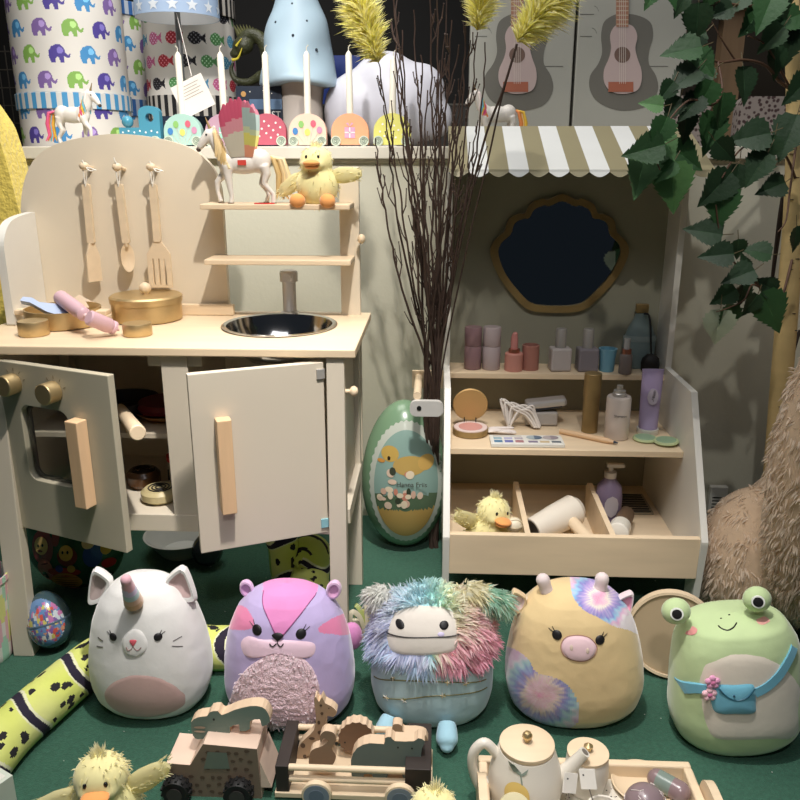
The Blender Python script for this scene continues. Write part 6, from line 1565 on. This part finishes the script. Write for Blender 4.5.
# picture tin behind the kitchen leg: rabbits with a basket
A = PY(26, 570, 1.36); B = PY(118, 570, 1.36); cx = (A.x + B.x) / 2; w = (B.x - A.x) / 2; ht = .215
t = T('rabbit_picture_tin', 'large dark green egg tin with rabbits and a basket under the play kitchen', 'easter egg', (cx, 1.385, .004))
b = MB(S(44, 84, 62)); b.lathe(eggprof(w * 1.06, ht, 40), 64, sy=.45); build('shell', b, M_tin, t)
def q2(px, py):
    p = PY(px, py, 1.345); x = p.x - cx; z = p.z - .004; f = math.acos(max(-1, min(1, 1 - 2 * z / ht))); r = w * 1.06 * math.sin(f) * (1 + .1 * math.cos(f)); x = max(-r * .98, min(r * .98, x))
    return x, -.45 * math.sqrt(max(0, r * r - x * x)), z
b = MB()
def bl2(px, py, rx, rz, col, off, n=22):
    p = PY(px, py, 1.345); k = width(0, 1, p); vs = []
    for i in range(n):
        a = 2 * PI * i / n; x, yy, z = q2(px + rx * math.cos(a), py - rz * math.sin(a)); vs.append((x, yy - off, z))
    x, yy, z = q2(px, py); vs.append((x, yy - off, z)); b.add(vs, [(i, (i + 1) % n, n) for i in range(n)], False, None, S(*col))
for a in ((42, 548, 12, 18, (150, 60, 70), .001), (41, 546, 7.5, 9, (226, 190, 120), .002), (38, 546, 1.2, 1.6, (20, 20, 20), .003), (43, 545, 1.2, 1.6, (20, 20, 20), .003), (40, 551, 3, 1.2, (120, 40, 40), .003), (44, 572, 9, 13, (206, 120, 110), .0012), (42, 590, 8, 12, (196, 110, 120), .0014),
          (68, 556, 10, 10, (120, 50, 50), .001), (67, 552, 7, 8, (222, 180, 90), .002), (64, 551, 1, 1.6, (20, 20, 20), .003), (69, 551, 1, 1.6, (20, 20, 20), .003), (64, 572, 17, 5, (170, 60, 50), .0022), (65, 583, 16, 10, (196, 140, 66), .0025), (60, 568, 4, 4, (70, 80, 160), .003), (72, 568, 4, 4, (200, 160, 80), .003),
          (92, 556, 9, 12, (56, 84, 150), .0012), (88, 543, 6, 6, (222, 200, 150), .002), (104, 550, 5, 7, (206, 170, 70), .0015), (106, 566, 6, 5, (170, 50, 50), .002), (56, 538, 4, 8, (140, 60, 60), .001)): bl2(*a)
for k in range(5): bl2(65, 578 + k * 3, 14 - k, .6, (150, 96, 40), .0032)
build('printed_rabbits', b, M_vcg, t)
# bowl under the kitchen
b = MB(S(206, 208, 206)); b.lathe([(.04, 0), (.045, .004), (.075, .045), (.078, .046), (.074, .046), (.043, .006), (.0005, .005)], 48)
c = PY(178, 540, 1.52); one('white_bowl', b, M_vcg, 'white bowl on the floor under the play kitchen', 'bowl', (c.x, 1.54, .001))
b = MB(S(60, 66, 72)); b.lathe(eggprof(.032, .07, 24), 40); c = PY(207, 560, 1.47); one('dark_glass_ornament', b, mat('dark_glossy', S(50, 54, 62), .1, coat=.6), 'dark glossy egg ornament in the shade under the kitchen', 'ornament', (c.x - .004, 1.49, .001))
# ribbon bundle behind the yeti
c = PZ(366, 652, 0); t = T('ribbon_bow', 'pale curly ribbon bow lying behind the rainbow yeti', 'ribbon', (c.x, c.y + .03, .0))
rr = random.Random(5); b = MB(S(206, 196, 170))
for k in range(16):
    a = rr.uniform(0, 6.28); L = rr.uniform(.02, .038); e = Vector((math.cos(a) * L, math.sin(a) * L * .5, 0)); h = rr.uniform(.03, .075)
    b.tube([tuple(p) for p in cr([(0, 0, .004), (e.x * .5, e.y * .5, h * .8), (e.x * 1.1, e.y, h), (e.x * 1.1, e.y, h * .5), (e.x * .4, 0, .006)], 5)], [(.0045, .0006)] * 21, 8, True, None, S(*rr.choice([(216, 206, 182), (196, 190, 120), (222, 190, 170), (170, 180, 110)])))
build('loops', b, M_vc, t)
# round wooden tray standing behind cow and frog
c = PY(672, 645, 1.16); t = T('round_wooden_tray', 'round wooden tray standing on edge behind the cow and the frog', 'tray', (c.x, 1.165, .0725), (D2(78), 0, D2(-14)))
b = MB(); rT = .072; b.lathe([(rT * .95, -.010), (rT, -.008), (rT, .012), (rT * .94, .012), (rT * .93, -.004), (.0005, -.004)], 64); build('rim', b, M_wood, t)
b = MB(); b.lathe([(rT * .93, .006), (rT * .93, .008), (.0005, .008)], 64); build('base', b, mat('dull_olive_board', S(178, 158, 128), .6, var=.04), t)
# wall socket, glass bowl
c = PY(713, 500, 1.742); b = MB(); t = T('wall_vent', 'small white slotted vent box on the wall behind the vanity', 'vent', (c.x + .006, 1.742, .012))
b.bb(-.02, .02, -.016, 0, 0, .085); build('case', b, M_white, t, bev=.002); b = MB(S(60, 58, 54))
for k in range(7): b.bb(-.014, .014, -.0168, -.0155, .010 + k * .008, .0125 + k * .008)
build('slots', b, M_vc, t)
c = PY(757, 500, 1.62); b = MB(); b.lathe([(.03, 0), (.05, .01), (.066, .05), (.068, .075), (.0665, .075), (.064, .05), (.048, .012), (.0005, .004)], 48)
one('glass_bowl', b, mat('clear_glass', S(220, 226, 224), .04, trans=1, var=0), 'clear glass bowl on the floor behind the teddy bear', 'bowl', (c.x, 1.64, .001))

# ================================================================== FOREGROUND: JEEP, WAGON, WOODEN ANIMALS
def cut(name, lab, pix, y, th, face, cat='wooden animal', group='wooden animals', smooth=4, side=None, extra=None, rot=0, z0=None):
    pts = [PY(px, py, y) for px, py in pix]; cx = sum(p.x for p in pts) / len(pts); zb = min(p.z for p in pts)
    ol = [(p.x - cx, p.z - zb) for p in pts]
    if smooth: ol = [tuple(p) for p in cr(ol, smooth, True)]
    t = T(name, lab, cat, (cx, y, zb), (0, 0, 0), group)
    b = MB(S(216, 190, 160)); b.prism(ol, 0, th, None, None); build('body', b, M_woodvc, t, bev=.0008)
    b = MB(); b2 = [(x, z) for x, z in ol]; mx = sum(x for x, z in b2) / len(b2); mz = sum(z for x, z in b2) / len(b2)
    b.poly(b2, None, S(*face), -.0006)
    if extra:
        for ex in extra:
            px, py, rx, rz, col = ex; p = PY(px, py, y); k = width(0, 1, p); b.poly(circ(p.x - cx, p.z - zb, rx * k, rz * k * 1.2, 14), None, S(*col), -.0011)
    build('painted_face', b, M_vc, t); return t
Yj = .860
J = T('toy_jeep', 'wooden toy jeep with giraffe-print side and black rubber tyres', 'toy car', (PY(212, 780, Yj).x, Yj, 0))
side = [(166, 763), (190, 765), (203, 744), (257, 749), (262, 797), (262, 803), (165, 803)]
pj = [PY(px, py, Yj) for px, py in side]; ol = [(p.x, p.z) for p in pj]
b = MB(S(222, 196, 176)); b.prism(ol, Yj, Yj + .058); J1 = build('body', b, M_woodvc, J, world=True, bev=.001)
b = MB(); b.poly(ol, None, S(124, 108, 92), Yj - .0006)
rr = random.Random(2)
for k in range(60):
    px = 170 + (k % 10) * 9.5 + rr.uniform(-2, 2) + (k // 10 % 2) * 4; py = 752 + (k // 10) * 8 + rr.uniform(-1.5, 1.5)
    if px > 254 or (px < 200 and py < 770) or (215 > px and py < 752): continue
    p = PY(px, py, Yj); r = .0036; b.poly([(p.x + r * rr.uniform(.7, 1.25) * math.cos(a * 1.047), p.z + r * .8 * rr.uniform(.7, 1.2) * math.sin(a * 1.047)) for a in range(6)], None, S(92, 74, 62), Yj - .0010)
wq = [PY(px, py, Yj) for px, py in ((208, 751), (227, 752), (230, 768), (204, 768))]
b.poly([(p.x, p.z) for p in wq], None, S(106, 116, 104), Yj - .0015); build('giraffe_print', b, M_vc, J, world=True)
p0 = PY(262, 800, Yj); b = MB(S(222, 196, 176)); b.prism([(p0.x, .018), (p0.x + .014, .018), (p0.x, .060)], Yj + .0, Yj + .058); build('rear_wedge', b, M_woodvc, J, world=True)
def wheel(x, y, z, r, root, m, hub):
    b = MB(); nT = 26
    b.lathe([(r * .55, -.008), (r * .9, -.008), (r, -.004), (r, .004), (r * .9, .008), (.0005, .008)], 40, Matrix.Translation((x, y, z)) @ Matrix.Rotation(D2(90), 4, 'X'))
    for k in range(nT):
        a = 2 * PI * k / nT; b.box((0, 0, 0), (.003, .007, .003), Matrix.Translation((x + r * math.cos(a), y + (.003 if k % 2 else -.003), z + r * math.sin(a))) @ Matrix.Rotation(-a, 4, 'Y'))
    w_ = build('wheel', b, m, root, world=True)
    b = MB(); b.lathe([(.0005, 0), (r * .5, 0), (r * .56, .002)], 28, Matrix.Translation((x, y - .0085, z)) @ Matrix.Rotation(D2(90), 4, 'X')); build('hub', b, hub, w_, world=True)
M_tyre = mat('black_rubber', None)
for px in (176, 238):
    x = PY(px, 800, .845).x
    wheel(x, Yj - .010, .0185, .0185, J, M_tyre, mat('dark_hub', S(60, 56, 54), .5)); wheel(x, Yj + .068, .0185, .0185, J, M_tyre, mat('dark_hub', None))
# crocodile on the roof
cut('wooden_crocodile', 'grey-green wooden crocodile lying on the roof of the jeep', [(193, 735), (191, 722), (199, 717), (207, 716), (210, 712), (218, 711), (222, 715), (234, 710), (250, 706), (262, 707), (268, 713), (270, 722), (262, 726), (260, 719), (250, 721), (250, 729), (240, 731), (239, 724), (230, 727), (230, 734), (219, 737), (217, 731), (208, 737), (198, 739)], .885, .018, (108, 126, 116), smooth=2, extra=[(214, 719, 1.2, 1.2, (30, 30, 30)), (200, 727, 6, 1.2, (170, 150, 130)), (200, 731, 6, 1.0, (190, 170, 150))]).rotation_euler = (0, 0, 0)
# wagon
Yw = .862; WG = T('animal_wagon', 'open wooden wagon with round rails and black end blocks carrying wooden animals', 'toy wagon', (PY(350, 790, Yw).x, Yw, 0))
xA = PY(276, 780, Yw).x; xB = PY(289, 780, Yw).x; xC = PY(405, 780, Yw).x; xD = PY(431, 780, Yw).x; zT = PY(300, 767, Yw).z
b = MB(); b.bb(xA - .002, xD + .002, Yw - .004, Yw + .088, .004, .012); build('deck', b, M_wood, WG, world=True, bev=.001)
M_bk = mat('black_stained_wood', S(50, 42, 38), .6, var=.1)
b = MB(); b.bb(xA, xB, Yw - .002, Yw + .088, .012, zT + .002); build('end_block', b, M_bk, WG, world=True, bev=.001)
b = MB(); b.bb(xC, xD, Yw - .002, Yw + .088, .012, zT + .004); build('end_block', b, M_bk, WG, world=True, bev=.001)
for y_ in (Yw + .004, Yw + .082):
    for z_ in (zT - .004, zT - .022): b = MB(); b.cyl((xB, y_, z_), (xC, y_, z_), .0044, None, 16); build('rail', b, M_wood, WG, world=True)
for px in (317, 400):
    x = PY(px, 800, .85).x
    for y_ in (Yw - .012, Yw + .096):
        b = MB(); b.cyl((x, y_ - .004, .020), (x, y_ + .004, .020), .020, None, 40); w_ = build('wheel', b, M_wood, WG, world=True, bev=.001)
        b = MB(S(128, 138, 150)); b.cyl((x, y_ - .0046, .020), (x, y_ - .004, .020), .017, None, 40, None, S(128, 138, 150)); b.cyl((x, y_ - .005, .020), (x, y_ - .0046, .020), .010, None, 32, None, S(104, 116, 132)); build('hub_face', b, M_vc, w_, world=True)
BR = (140, 116, 94); GR = (98, 112, 108)
gsp = [(321, 705, 1.4, 1.2, (86, 66, 52)), (322, 713, 1.5, 1.5, (86, 66, 52)), (319, 722, 1.5, 2, (86, 66, 52)), (312, 738, 3, 1.5, (86, 66, 52)), (320, 732, 2.2, 2, (86, 66, 52)), (303, 745, 2.5, 2.5, (86, 66, 52)), (305, 756, 2, 2, (86, 66, 52)), (329, 708, .6, .6, (20, 20, 20))]
cut('wooden_giraffe', 'wooden giraffe with brown spots standing tallest in the wagon', [(297, 768), (298, 748), (306, 738), (314, 730), (316, 716), (314, 700), (316, 697), (319, 702), (322, 697), (325, 703), (331, 706), (337, 712), (333, 717), (327, 716), (326, 730), (328, 745), (327, 768), (322, 768), (320, 756), (306, 756), (304, 768)], .922, .014, (172, 144, 116), smooth=2, extra=gsp)
cut('wooden_swan', 'small wooden bird with a curved neck standing in front of the giraffe', [(311, 768), (309, 758), (312, 750), (322, 746), (328, 741), (324, 738), (321, 742), (320, 736), (325, 731), (334, 733), (336, 740), (332, 748), (336, 756), (333, 764), (326, 768)], .886, .014, BR, smooth=3)
cut('wooden_hedgehog', 'round brown wooden hedgehog with a scalloped edge behind the hippo', [(356 + (17 + (1.2 if k % 2 else 0)) * math.cos(k * PI / 16), 738 - (15 + (1.2 if k % 2 else 0)) * math.sin(k * PI / 16)) for k in range(32)], .925, .016, (126, 98, 76), smooth=0, extra=[(345, 742, .9, .9, (20, 20, 20))])
cut('wooden_hippo', 'dark grey wooden hippopotamus standing at the right of the wagon', [(352, 776), (351, 760), (357, 748), (370, 743), (384, 744), (385, 738), (391, 737), (395, 741), (414, 741), (418, 738), (425, 741), (422, 748), (421, 760), (424, 772), (420, 778), (404, 779), (402, 774), (388, 774), (387, 779), (374, 779), (372, 774), (364, 774), (363, 778), (354, 779)], .884, .018, GR, smooth=2, extra=[(398, 747, .9, 1, (14, 14, 14)), (412, 748, .9, 1, (14, 14, 14))])
cut('wooden_bear', 'pale-edged wooden animal standing behind the hippo', [(394, 770), (392, 730), (396, 724), (402, 726), (404, 732), (420, 733), (428, 740), (430, 770)], .915, .014, (170, 146, 116), smooth=3)

# ================================================================== TEA TRAY
tz = .036; A = PZ(478, 754, tz); B = PZ(684, 755, tz)
TR = T('wooden_tea_tray', 'wooden serving tray with a speckled white base holding the toy tea set', 'tray', ((A.x + B.x) / 2, A.y - .10, 0)); x0, x1, y1 = A.x, B.x + .004, A.y; y0 = y1 - .19
b = MB(); b.bb(x0, x1, y0, y1, .004, .012)
M_spk = mat('speckled_paper', S(226, 220, 206), .5, var=0)
nt = M_spk.node_tree; vo = nt.nodes.new('ShaderNodeTexVoronoi'); vo.inputs['Scale'].default_value = 170; cr_ = nt.nodes.new('ShaderNodeValToRGB'); cr_.color_ramp.interpolation = 'CONSTANT'
cr_.color_ramp.elements[0].color = S(50, 46, 44); cr_.color_ramp.elements[1].position = .17; cr_.color_ramp.elements[1].color = S(228, 222, 208)
tcn = nt.nodes.new('ShaderNodeTexCoord'); nt.links.new(tcn.outputs['Object'], vo.inputs['Vector']); nt.links.new(vo.outputs['Distance'], cr_.inputs[0]); nt.links.new(cr_.outputs[0], nt.nodes['Principled BSDF'].inputs['Base Color'])
build('speckled_base', b, M_spk, TR, world=True)
for bx in ((x0, x1, y1 - .012, y1), (x0, x0 + .012, y0, y1 - .012), (x1 - .012, x1, y0, y1 - .012), (x0, x1, y0 - .012, y0)):
    b = MB(); b.bb(bx[0], bx[1], bx[2], bx[3], 0, tz); build('rim', b, M_wood, TR, world=True, bev=.003, segs=3)
for xx in (x0 - .004, x1 + .001):
    b = MB(); b.prism([(y, z) for y, z in cr([(y1 - .135, .008), (y1 - .125, .048), (y1 - .095, .060), (y1 - .06, .056), (y1 - .038, .044), (y1 - .030, .008)], 5)] , xx, xx + .010, Mz) if False else b.prism([tuple(p) for p in cr([(y1 - .135, .008), (y1 - .120, .050), (y1 - .085, .058), (y1 - .05, .050), (y1 - .035, .008)], 5)], xx, xx + .011, Mz)
    build('handle', b, M_wood, TR, world=True, bev=.0015)
M_por = mat('white_painted_wood', S(226, 220, 208), .35, var=.02)
p = PY(527, 743, .868); zl = p.z; c = Vector((p.x, .868, .0125)); h = zl - .0125 - .006
TP = T('toy_teapot', 'white wooden toy teapot with a lemon painted on it and a gold-knobbed wooden lid', 'toy teapot', c)
b = MB(); prf = [(.040, 0), (.0455, .003), (.0485, .02), (.0470, h * .5), (.0415, h * .8), (.0365, h), (.0005, h)]; prf = [tuple(q) for q in cr([(.040, 0), (.0455, .003), (.0485, h * .28), (.0465, h * .55), (.0405, h * .82), (.0360, h)], 6)] + [(.0005, h)]; b.lathe(prf, 64); tb = build('pot_body', b, M_por, TP)
def psurf(x, z, off):
    r = prf[0][0]
    for (r0, z0), (r1, z1) in zip(prf, prf[1:]):
        if z0 <= z <= z1 and z1 > z0: r = r0 + (r1 - r0) * (z - z0) / (z1 - z0)
    r += off; x = max(-r * .99, min(r * .99, x)); return (x, -math.sqrt(r * r - x * x), z)
def ppatch(b, ol, col, off, rings=5):
    n_ = len(ol); cx = sum(q[0] for q in ol) / n_; cz = sum(q[1] for q in ol) / n_; vs = []; fs = []
    for r in range(rings, 0, -1):
        for x, z in ol: vs.append(psurf(cx + (x - cx) * r / rings, cz + (z - cz) * r / rings, off))
    vs.append(psurf(cx, cz, off))
    for r in range(rings - 1):
        for k in range(n_): j = (k + 1) % n_; fs.append((r * n_ + k, r * n_ + j, (r + 1) * n_ + j, (r + 1) * n_ + k))
    for k in range(n_): fs.append(((rings - 1) * n_ + k, (rings - 1) * n_ + (k + 1) % n_, rings * n_))
    b.add(vs, fs, True, None, S(*col))
b = MB(); kk = width(0, 1, c + Vector((0, -.045, .05)))
def tq(px, py): q = PY(px, py, .868 - .044); return (q.x - c.x, q.z - c.z)
lc = tq(517, 796); ppatch(b, circ(lc[0], lc[1], .0155, .0175, 28), (226, 196, 116), .0008)
ppatch(b, [tq(*q) for q in ((509, 768), (516, 771), (520, 775), (522, 779), (514, 777), (510, 773))], (136, 150, 138), .0012)
ppatch(b, [tq(*q) for q in ((521, 778), (524, 776), (529, 773), (527, 777), (523, 779))], (136, 150, 138), .0012, 3); ppatch(b, [tq(*q) for q in ((520, 776), (521.5, 776), (523, 786), (521.5, 786))], (136, 150, 138), .001, 2)
build('painted_lemon', b, M_vc, tb)
b = MB(); b.lathe([(.0345, h + .0005), (.0355, h + .002), (.0355, h + .007), (.034, h + .008), (.0005, h + .008)], 56); ld = build('lid', b, M_wood, TP)
b = MB(); b.lathe([(.003, h + .008), (.004, h + .012), (.0065, h + .016), (.0065, h + .019), (.004, h + .0225), (.0005, h + .0235)], 28); build('knob', b, M_gold, ld)
tl = lambda px, py, yo=0: PY(px, py, .868 + yo) - c
b = MB(); b.tube(cr([Vector((-.036, 0, h * .80)), tl(485, 743), tl(474, 752), tl(473, 768), tl(480, 786), Vector((-.046, 0, h * .28))], 8), [.0068] * 41, 16); build('handle', b, M_por, TP)
b = MB(); e = tl(585, 752, -.004); s0 = Vector((.040, 0, .022)); dd = (e - s0)
b.tube([s0 - dd * .08, s0 + dd * .15, s0 + dd * .45, s0 + dd * .8, e], [.0145, .0130, .0098, .0078, .0074], 24, True); build('spout', b, M_por, TP)
dn = dd.normalized(); Q = Matrix.Translation(e + dn * .0003) @ dn.to_track_quat('Z', 'Y').to_matrix().to_4x4(); b = MB(S(120, 112, 104)); b.lathe([(.0050, 0), (.0005, -.0001)], 20, Q); build('spout_opening', b, M_vc, TP)
# sugar bowl
p = PY(588, 752, .885); c2 = Vector((p.x, .885, .0125)); h2 = p.z - .0125 - .004
SB = T('toy_sugar_bowl', 'small white toy sugar bowl with a wooden lid, behind the teapot spout', 'toy bowl', c2)
b = MB(); b.lathe([(.020, 0), (.024, .002), (.029, h2 * .5), (.0275, h2 * .9), (.026, h2), (.0005, h2)], 48); build('bowl', b, M_por, SB)
b = MB(); b.lathe([(.0265, h2 + .0005), (.0272, h2 + .002), (.0272, h2 + .005), (.0005, h2 + .006)], 48); ld = build('lid', b, M_wood, SB)
b = MB(); b.lathe([(.003, h2 + .006), (.006, h2 + .012), (.006, h2 + .014), (.0005, h2 + .0185)], 28); build('knob', b, M_gold, ld)
def cup(px, py, yy, lab, r=.024):
    p = PY(px, py, yy); t = T('toy_tea_cup', lab, 'toy cup', (p.x, yy, .0125), (0, 0, 0), 'toy tea cups'); h = .034
    b = MB(); b.lathe([(r * .7, 0), (r * .85, .002), (r, h), (r * .88, h), (r * .72, .006), (.0005, .005)], 40); build('cup_body', b, M_por, t)
    b = MB(); b.tube([(r * .95 + .012 * math.sin(PI * k / 10), 0, .008 + .020 * k / 10) for k in range(11)], .003, 10); build('handle', b, M_por, t); return t
cup(537, 803, .785, 'white toy tea cup in front of the teapot, rim at the photo bottom'); cup(606, 792, .815, 'white toy tea cup beside the sugar bowl', .022)
b = MB(S(226, 216, 176)); b.lathe([(.019, 0), (.021, .002), (.021, .007), (.0005, .009)], 40); p = PY(516, 788, .80); one('toy_lemon_slice', b, M_vc, 'pale yellow round toy slice leaning in front of the teapot', 'toy food', (p.x, .806, .047), (D2(55), 0, D2(0)))
for k, (px, py, rz_, lab) in enumerate(((570, 783, 20, 'white paper tea bag tag leaning left beside the spout'), (588, 779, -15, 'white paper tea bag beside the sugar bowl, leaning right'))):
    p = PY(px, py, .84); t = T('toy_tea_bag', lab, 'toy tea bag', (p.x, .84, p.z), (D2(-25), D2(rz_), D2(rz_)), 'toy tea bags'); b = MB(S(228, 224, 216)); b.bb(-.010, .010, -.001, .001, -.012, .012); b.bb(-.006, -.004, -.0013, -.001, .004, .006, None, S(60, 60, 60)); build('bag', b, M_vc, t)
    b = MB(S(120, 112, 104)); b.tube([(0, 0, -.012), (.003, .004, p.z * -.5), (.0, .006, -p.z + .014)], .0008, 5); build('string', b, M_vc, t)
# plate, lollipop, ice lolly
p = PZ(642, 784, .013); t = T('wooden_plate', 'pale wooden ring plate on the tray under the purple sweets', 'toy plate', (p.x, p.y - .004, .0125)); b = MB(); b.lathe([(.022, 0), (.036, .002), (.042, .008), (.040, .009), (.034, .005), (.0005, .0035)], 48); build('plate_body', b, M_wood, t)
p = PY(647, 788, .826); t = T('toy_cake_ball', 'glossy grey-mauve toy ball cake with white sprinkles on the tray', 'toy food', (p.x, .826, .018)); r = .026
b = MB(S(136, 118, 122)); b.ell((0, 0, r), r, None, None, 36, 24); bl = build('ball', b, M_vcg, t); b = MB(S(214, 202, 198)); rr = random.Random(6)
for k in range(34):
    v = Vector((rr.gauss(0, 1), rr.gauss(-.6, 1), rr.gauss(.5, 1))).normalized(); u = v.orthogonal().normalized(); u = (Matrix.Rotation(rr.random() * 6.28, 3, v) @ u); q = Vector((0, 0, r)) + v * r
    b.tube([q - u * .0028, q + v * .0004, q + u * .0028], .0006, 5)
build('sprinkles', b, M_vc, bl)
A = PZ(648, 774, .032); B = PZ(690, 797, .030); d = B - A; t = T('toy_ice_lolly', 'glossy mauve and grey-green toy ice lolly lying on the tray rim side', 'toy food', A, d.to_track_quat('Z', 'Y').to_euler()); L = d.length; r = .0135
prf = [(r * math.sin(PI / 2 * k / 8), r - r * math.cos(PI / 2 * k / 8)) for k in range(9)] + [(r, r + (L - 2 * r) * k / 12) for k in range(1, 12)] + [(r * math.cos(PI / 2 * k / 8), L - r + r * math.sin(PI / 2 * k / 8)) for k in range(9)]
prf[0] = (.0005, 0); prf[-1] = (.0005, L); b = MB(); b.lathe(prf, 36, None, None, lambda a, c_: S(126, 140, 132) if .30 < a < .56 else S(140, 118, 120)); build('lolly', b, M_vcg, t)
p = PZ(0, 790, .05); b = MB(S(206, 214, 200)); b.bb(-.10, .0, -.12, .0, 0, .05); b.bb(-.094, -.006, -.114, -.006, .05, .0505, None, S(226, 224, 214)); one('pale_green_box', b, M_vc, 'pale green box corner at the bottom left of the photo', 'box', (PZ(8, 782, .05).x, PZ(8, 775, .05).y, 0), (0, 0, D2(-28)), bev=.002)
# lint on the carpet: nobody could count it
b = MB(S(200, 204, 196)); rr = random.Random(14)
for k in range(90): x = rr.uniform(-.6, .6); y_ = rr.uniform(.8, 1.6); b.tube([(x, y_, .0012), (x + rr.uniform(-.002, .002), y_ + rr.uniform(-.002, .002), .0016)], .0006, 4)
tag(build('carpet_lint', b, M_vc), 'tiny pale lint specks scattered over the green carpet', 'lint', None, 'stuff')

# ================================================================== LIGHT
def spot(name, loc, aim, watt, col, size=60, blend=.5, r=.03):
    l = bpy.data.lights.new(name, 'SPOT'); l.energy = watt; l.color = col; l.spot_size = D2(size); l.spot_blend = blend; l.shadow_soft_size = r
    o = bpy.data.objects.new(name, l); COL.objects.link(o); o.location = loc; o.rotation_euler = (Vector(aim) - Vector(loc)).to_track_quat('-Z', 'Y').to_euler(); return o
WARM = (1, .93, .85)
spot('spot_kitchen', (.02, .62, 1.80), (-.48, 1.45, .62), 54, WARM, 52, .75, .02)
spot('spot_plush', (-.02, .66, 1.80), (-.06, 1.0, .0), 54, (1, .95, .90), 50, .6, .04)
spot('front_fill', (.05, -.25, 1.55), (.03, .95, .06), 26, (1, .96, .92), 36, .7, .05)  # fill spot added to brighten the fronts of the plush row
spot('ledge_fill', (-.35, .95, 1.60), (-.45, 2.0, 1.0), 23, (1, .97, .94), 60, .7, .03)  # fill spot added to brighten the goods on the ledge
spot('spot_vanity', (.22, .50, 1.85), (.55, 1.70, .50), 17, (1, .95, .88), 44, .6, .012)
l = bpy.data.lights.new('overhead_fill', 'AREA'); l.energy = 8; l.size = 1.1; l.color = (.97, .97, 1); o = bpy.data.objects.new('overhead_fill', l); COL.objects.link(o); o.location = (0, .55, 2.0); o.rotation_euler = (D2(10), 0, 0)  # unseen area light added as weak overall fill
l = bpy.data.lights.new('rear_fill', 'AREA'); l.energy = 13; l.size = 1.0; l.color = (1, .96, .9); o = bpy.data.objects.new('rear_fill', l); COL.objects.link(o); o.location = (-.5, 1.5, 2.2); o.rotation_euler = (D2(-12), 0, 0)  # unseen area light added to brighten the boxes behind the ledge
w = bpy.data.worlds.new('street'); SC.world = w; w.use_nodes = True; bg = w.node_tree.nodes['Background']; bg.inputs[0].default_value = (.10, .12, .15, 1); bg.inputs[1].default_value = .12
SC.view_settings.view_transform = 'Standard'; SC.view_settings.look = 'None'; SC.view_settings.exposure = .46; SC.view_settings.gamma = 1
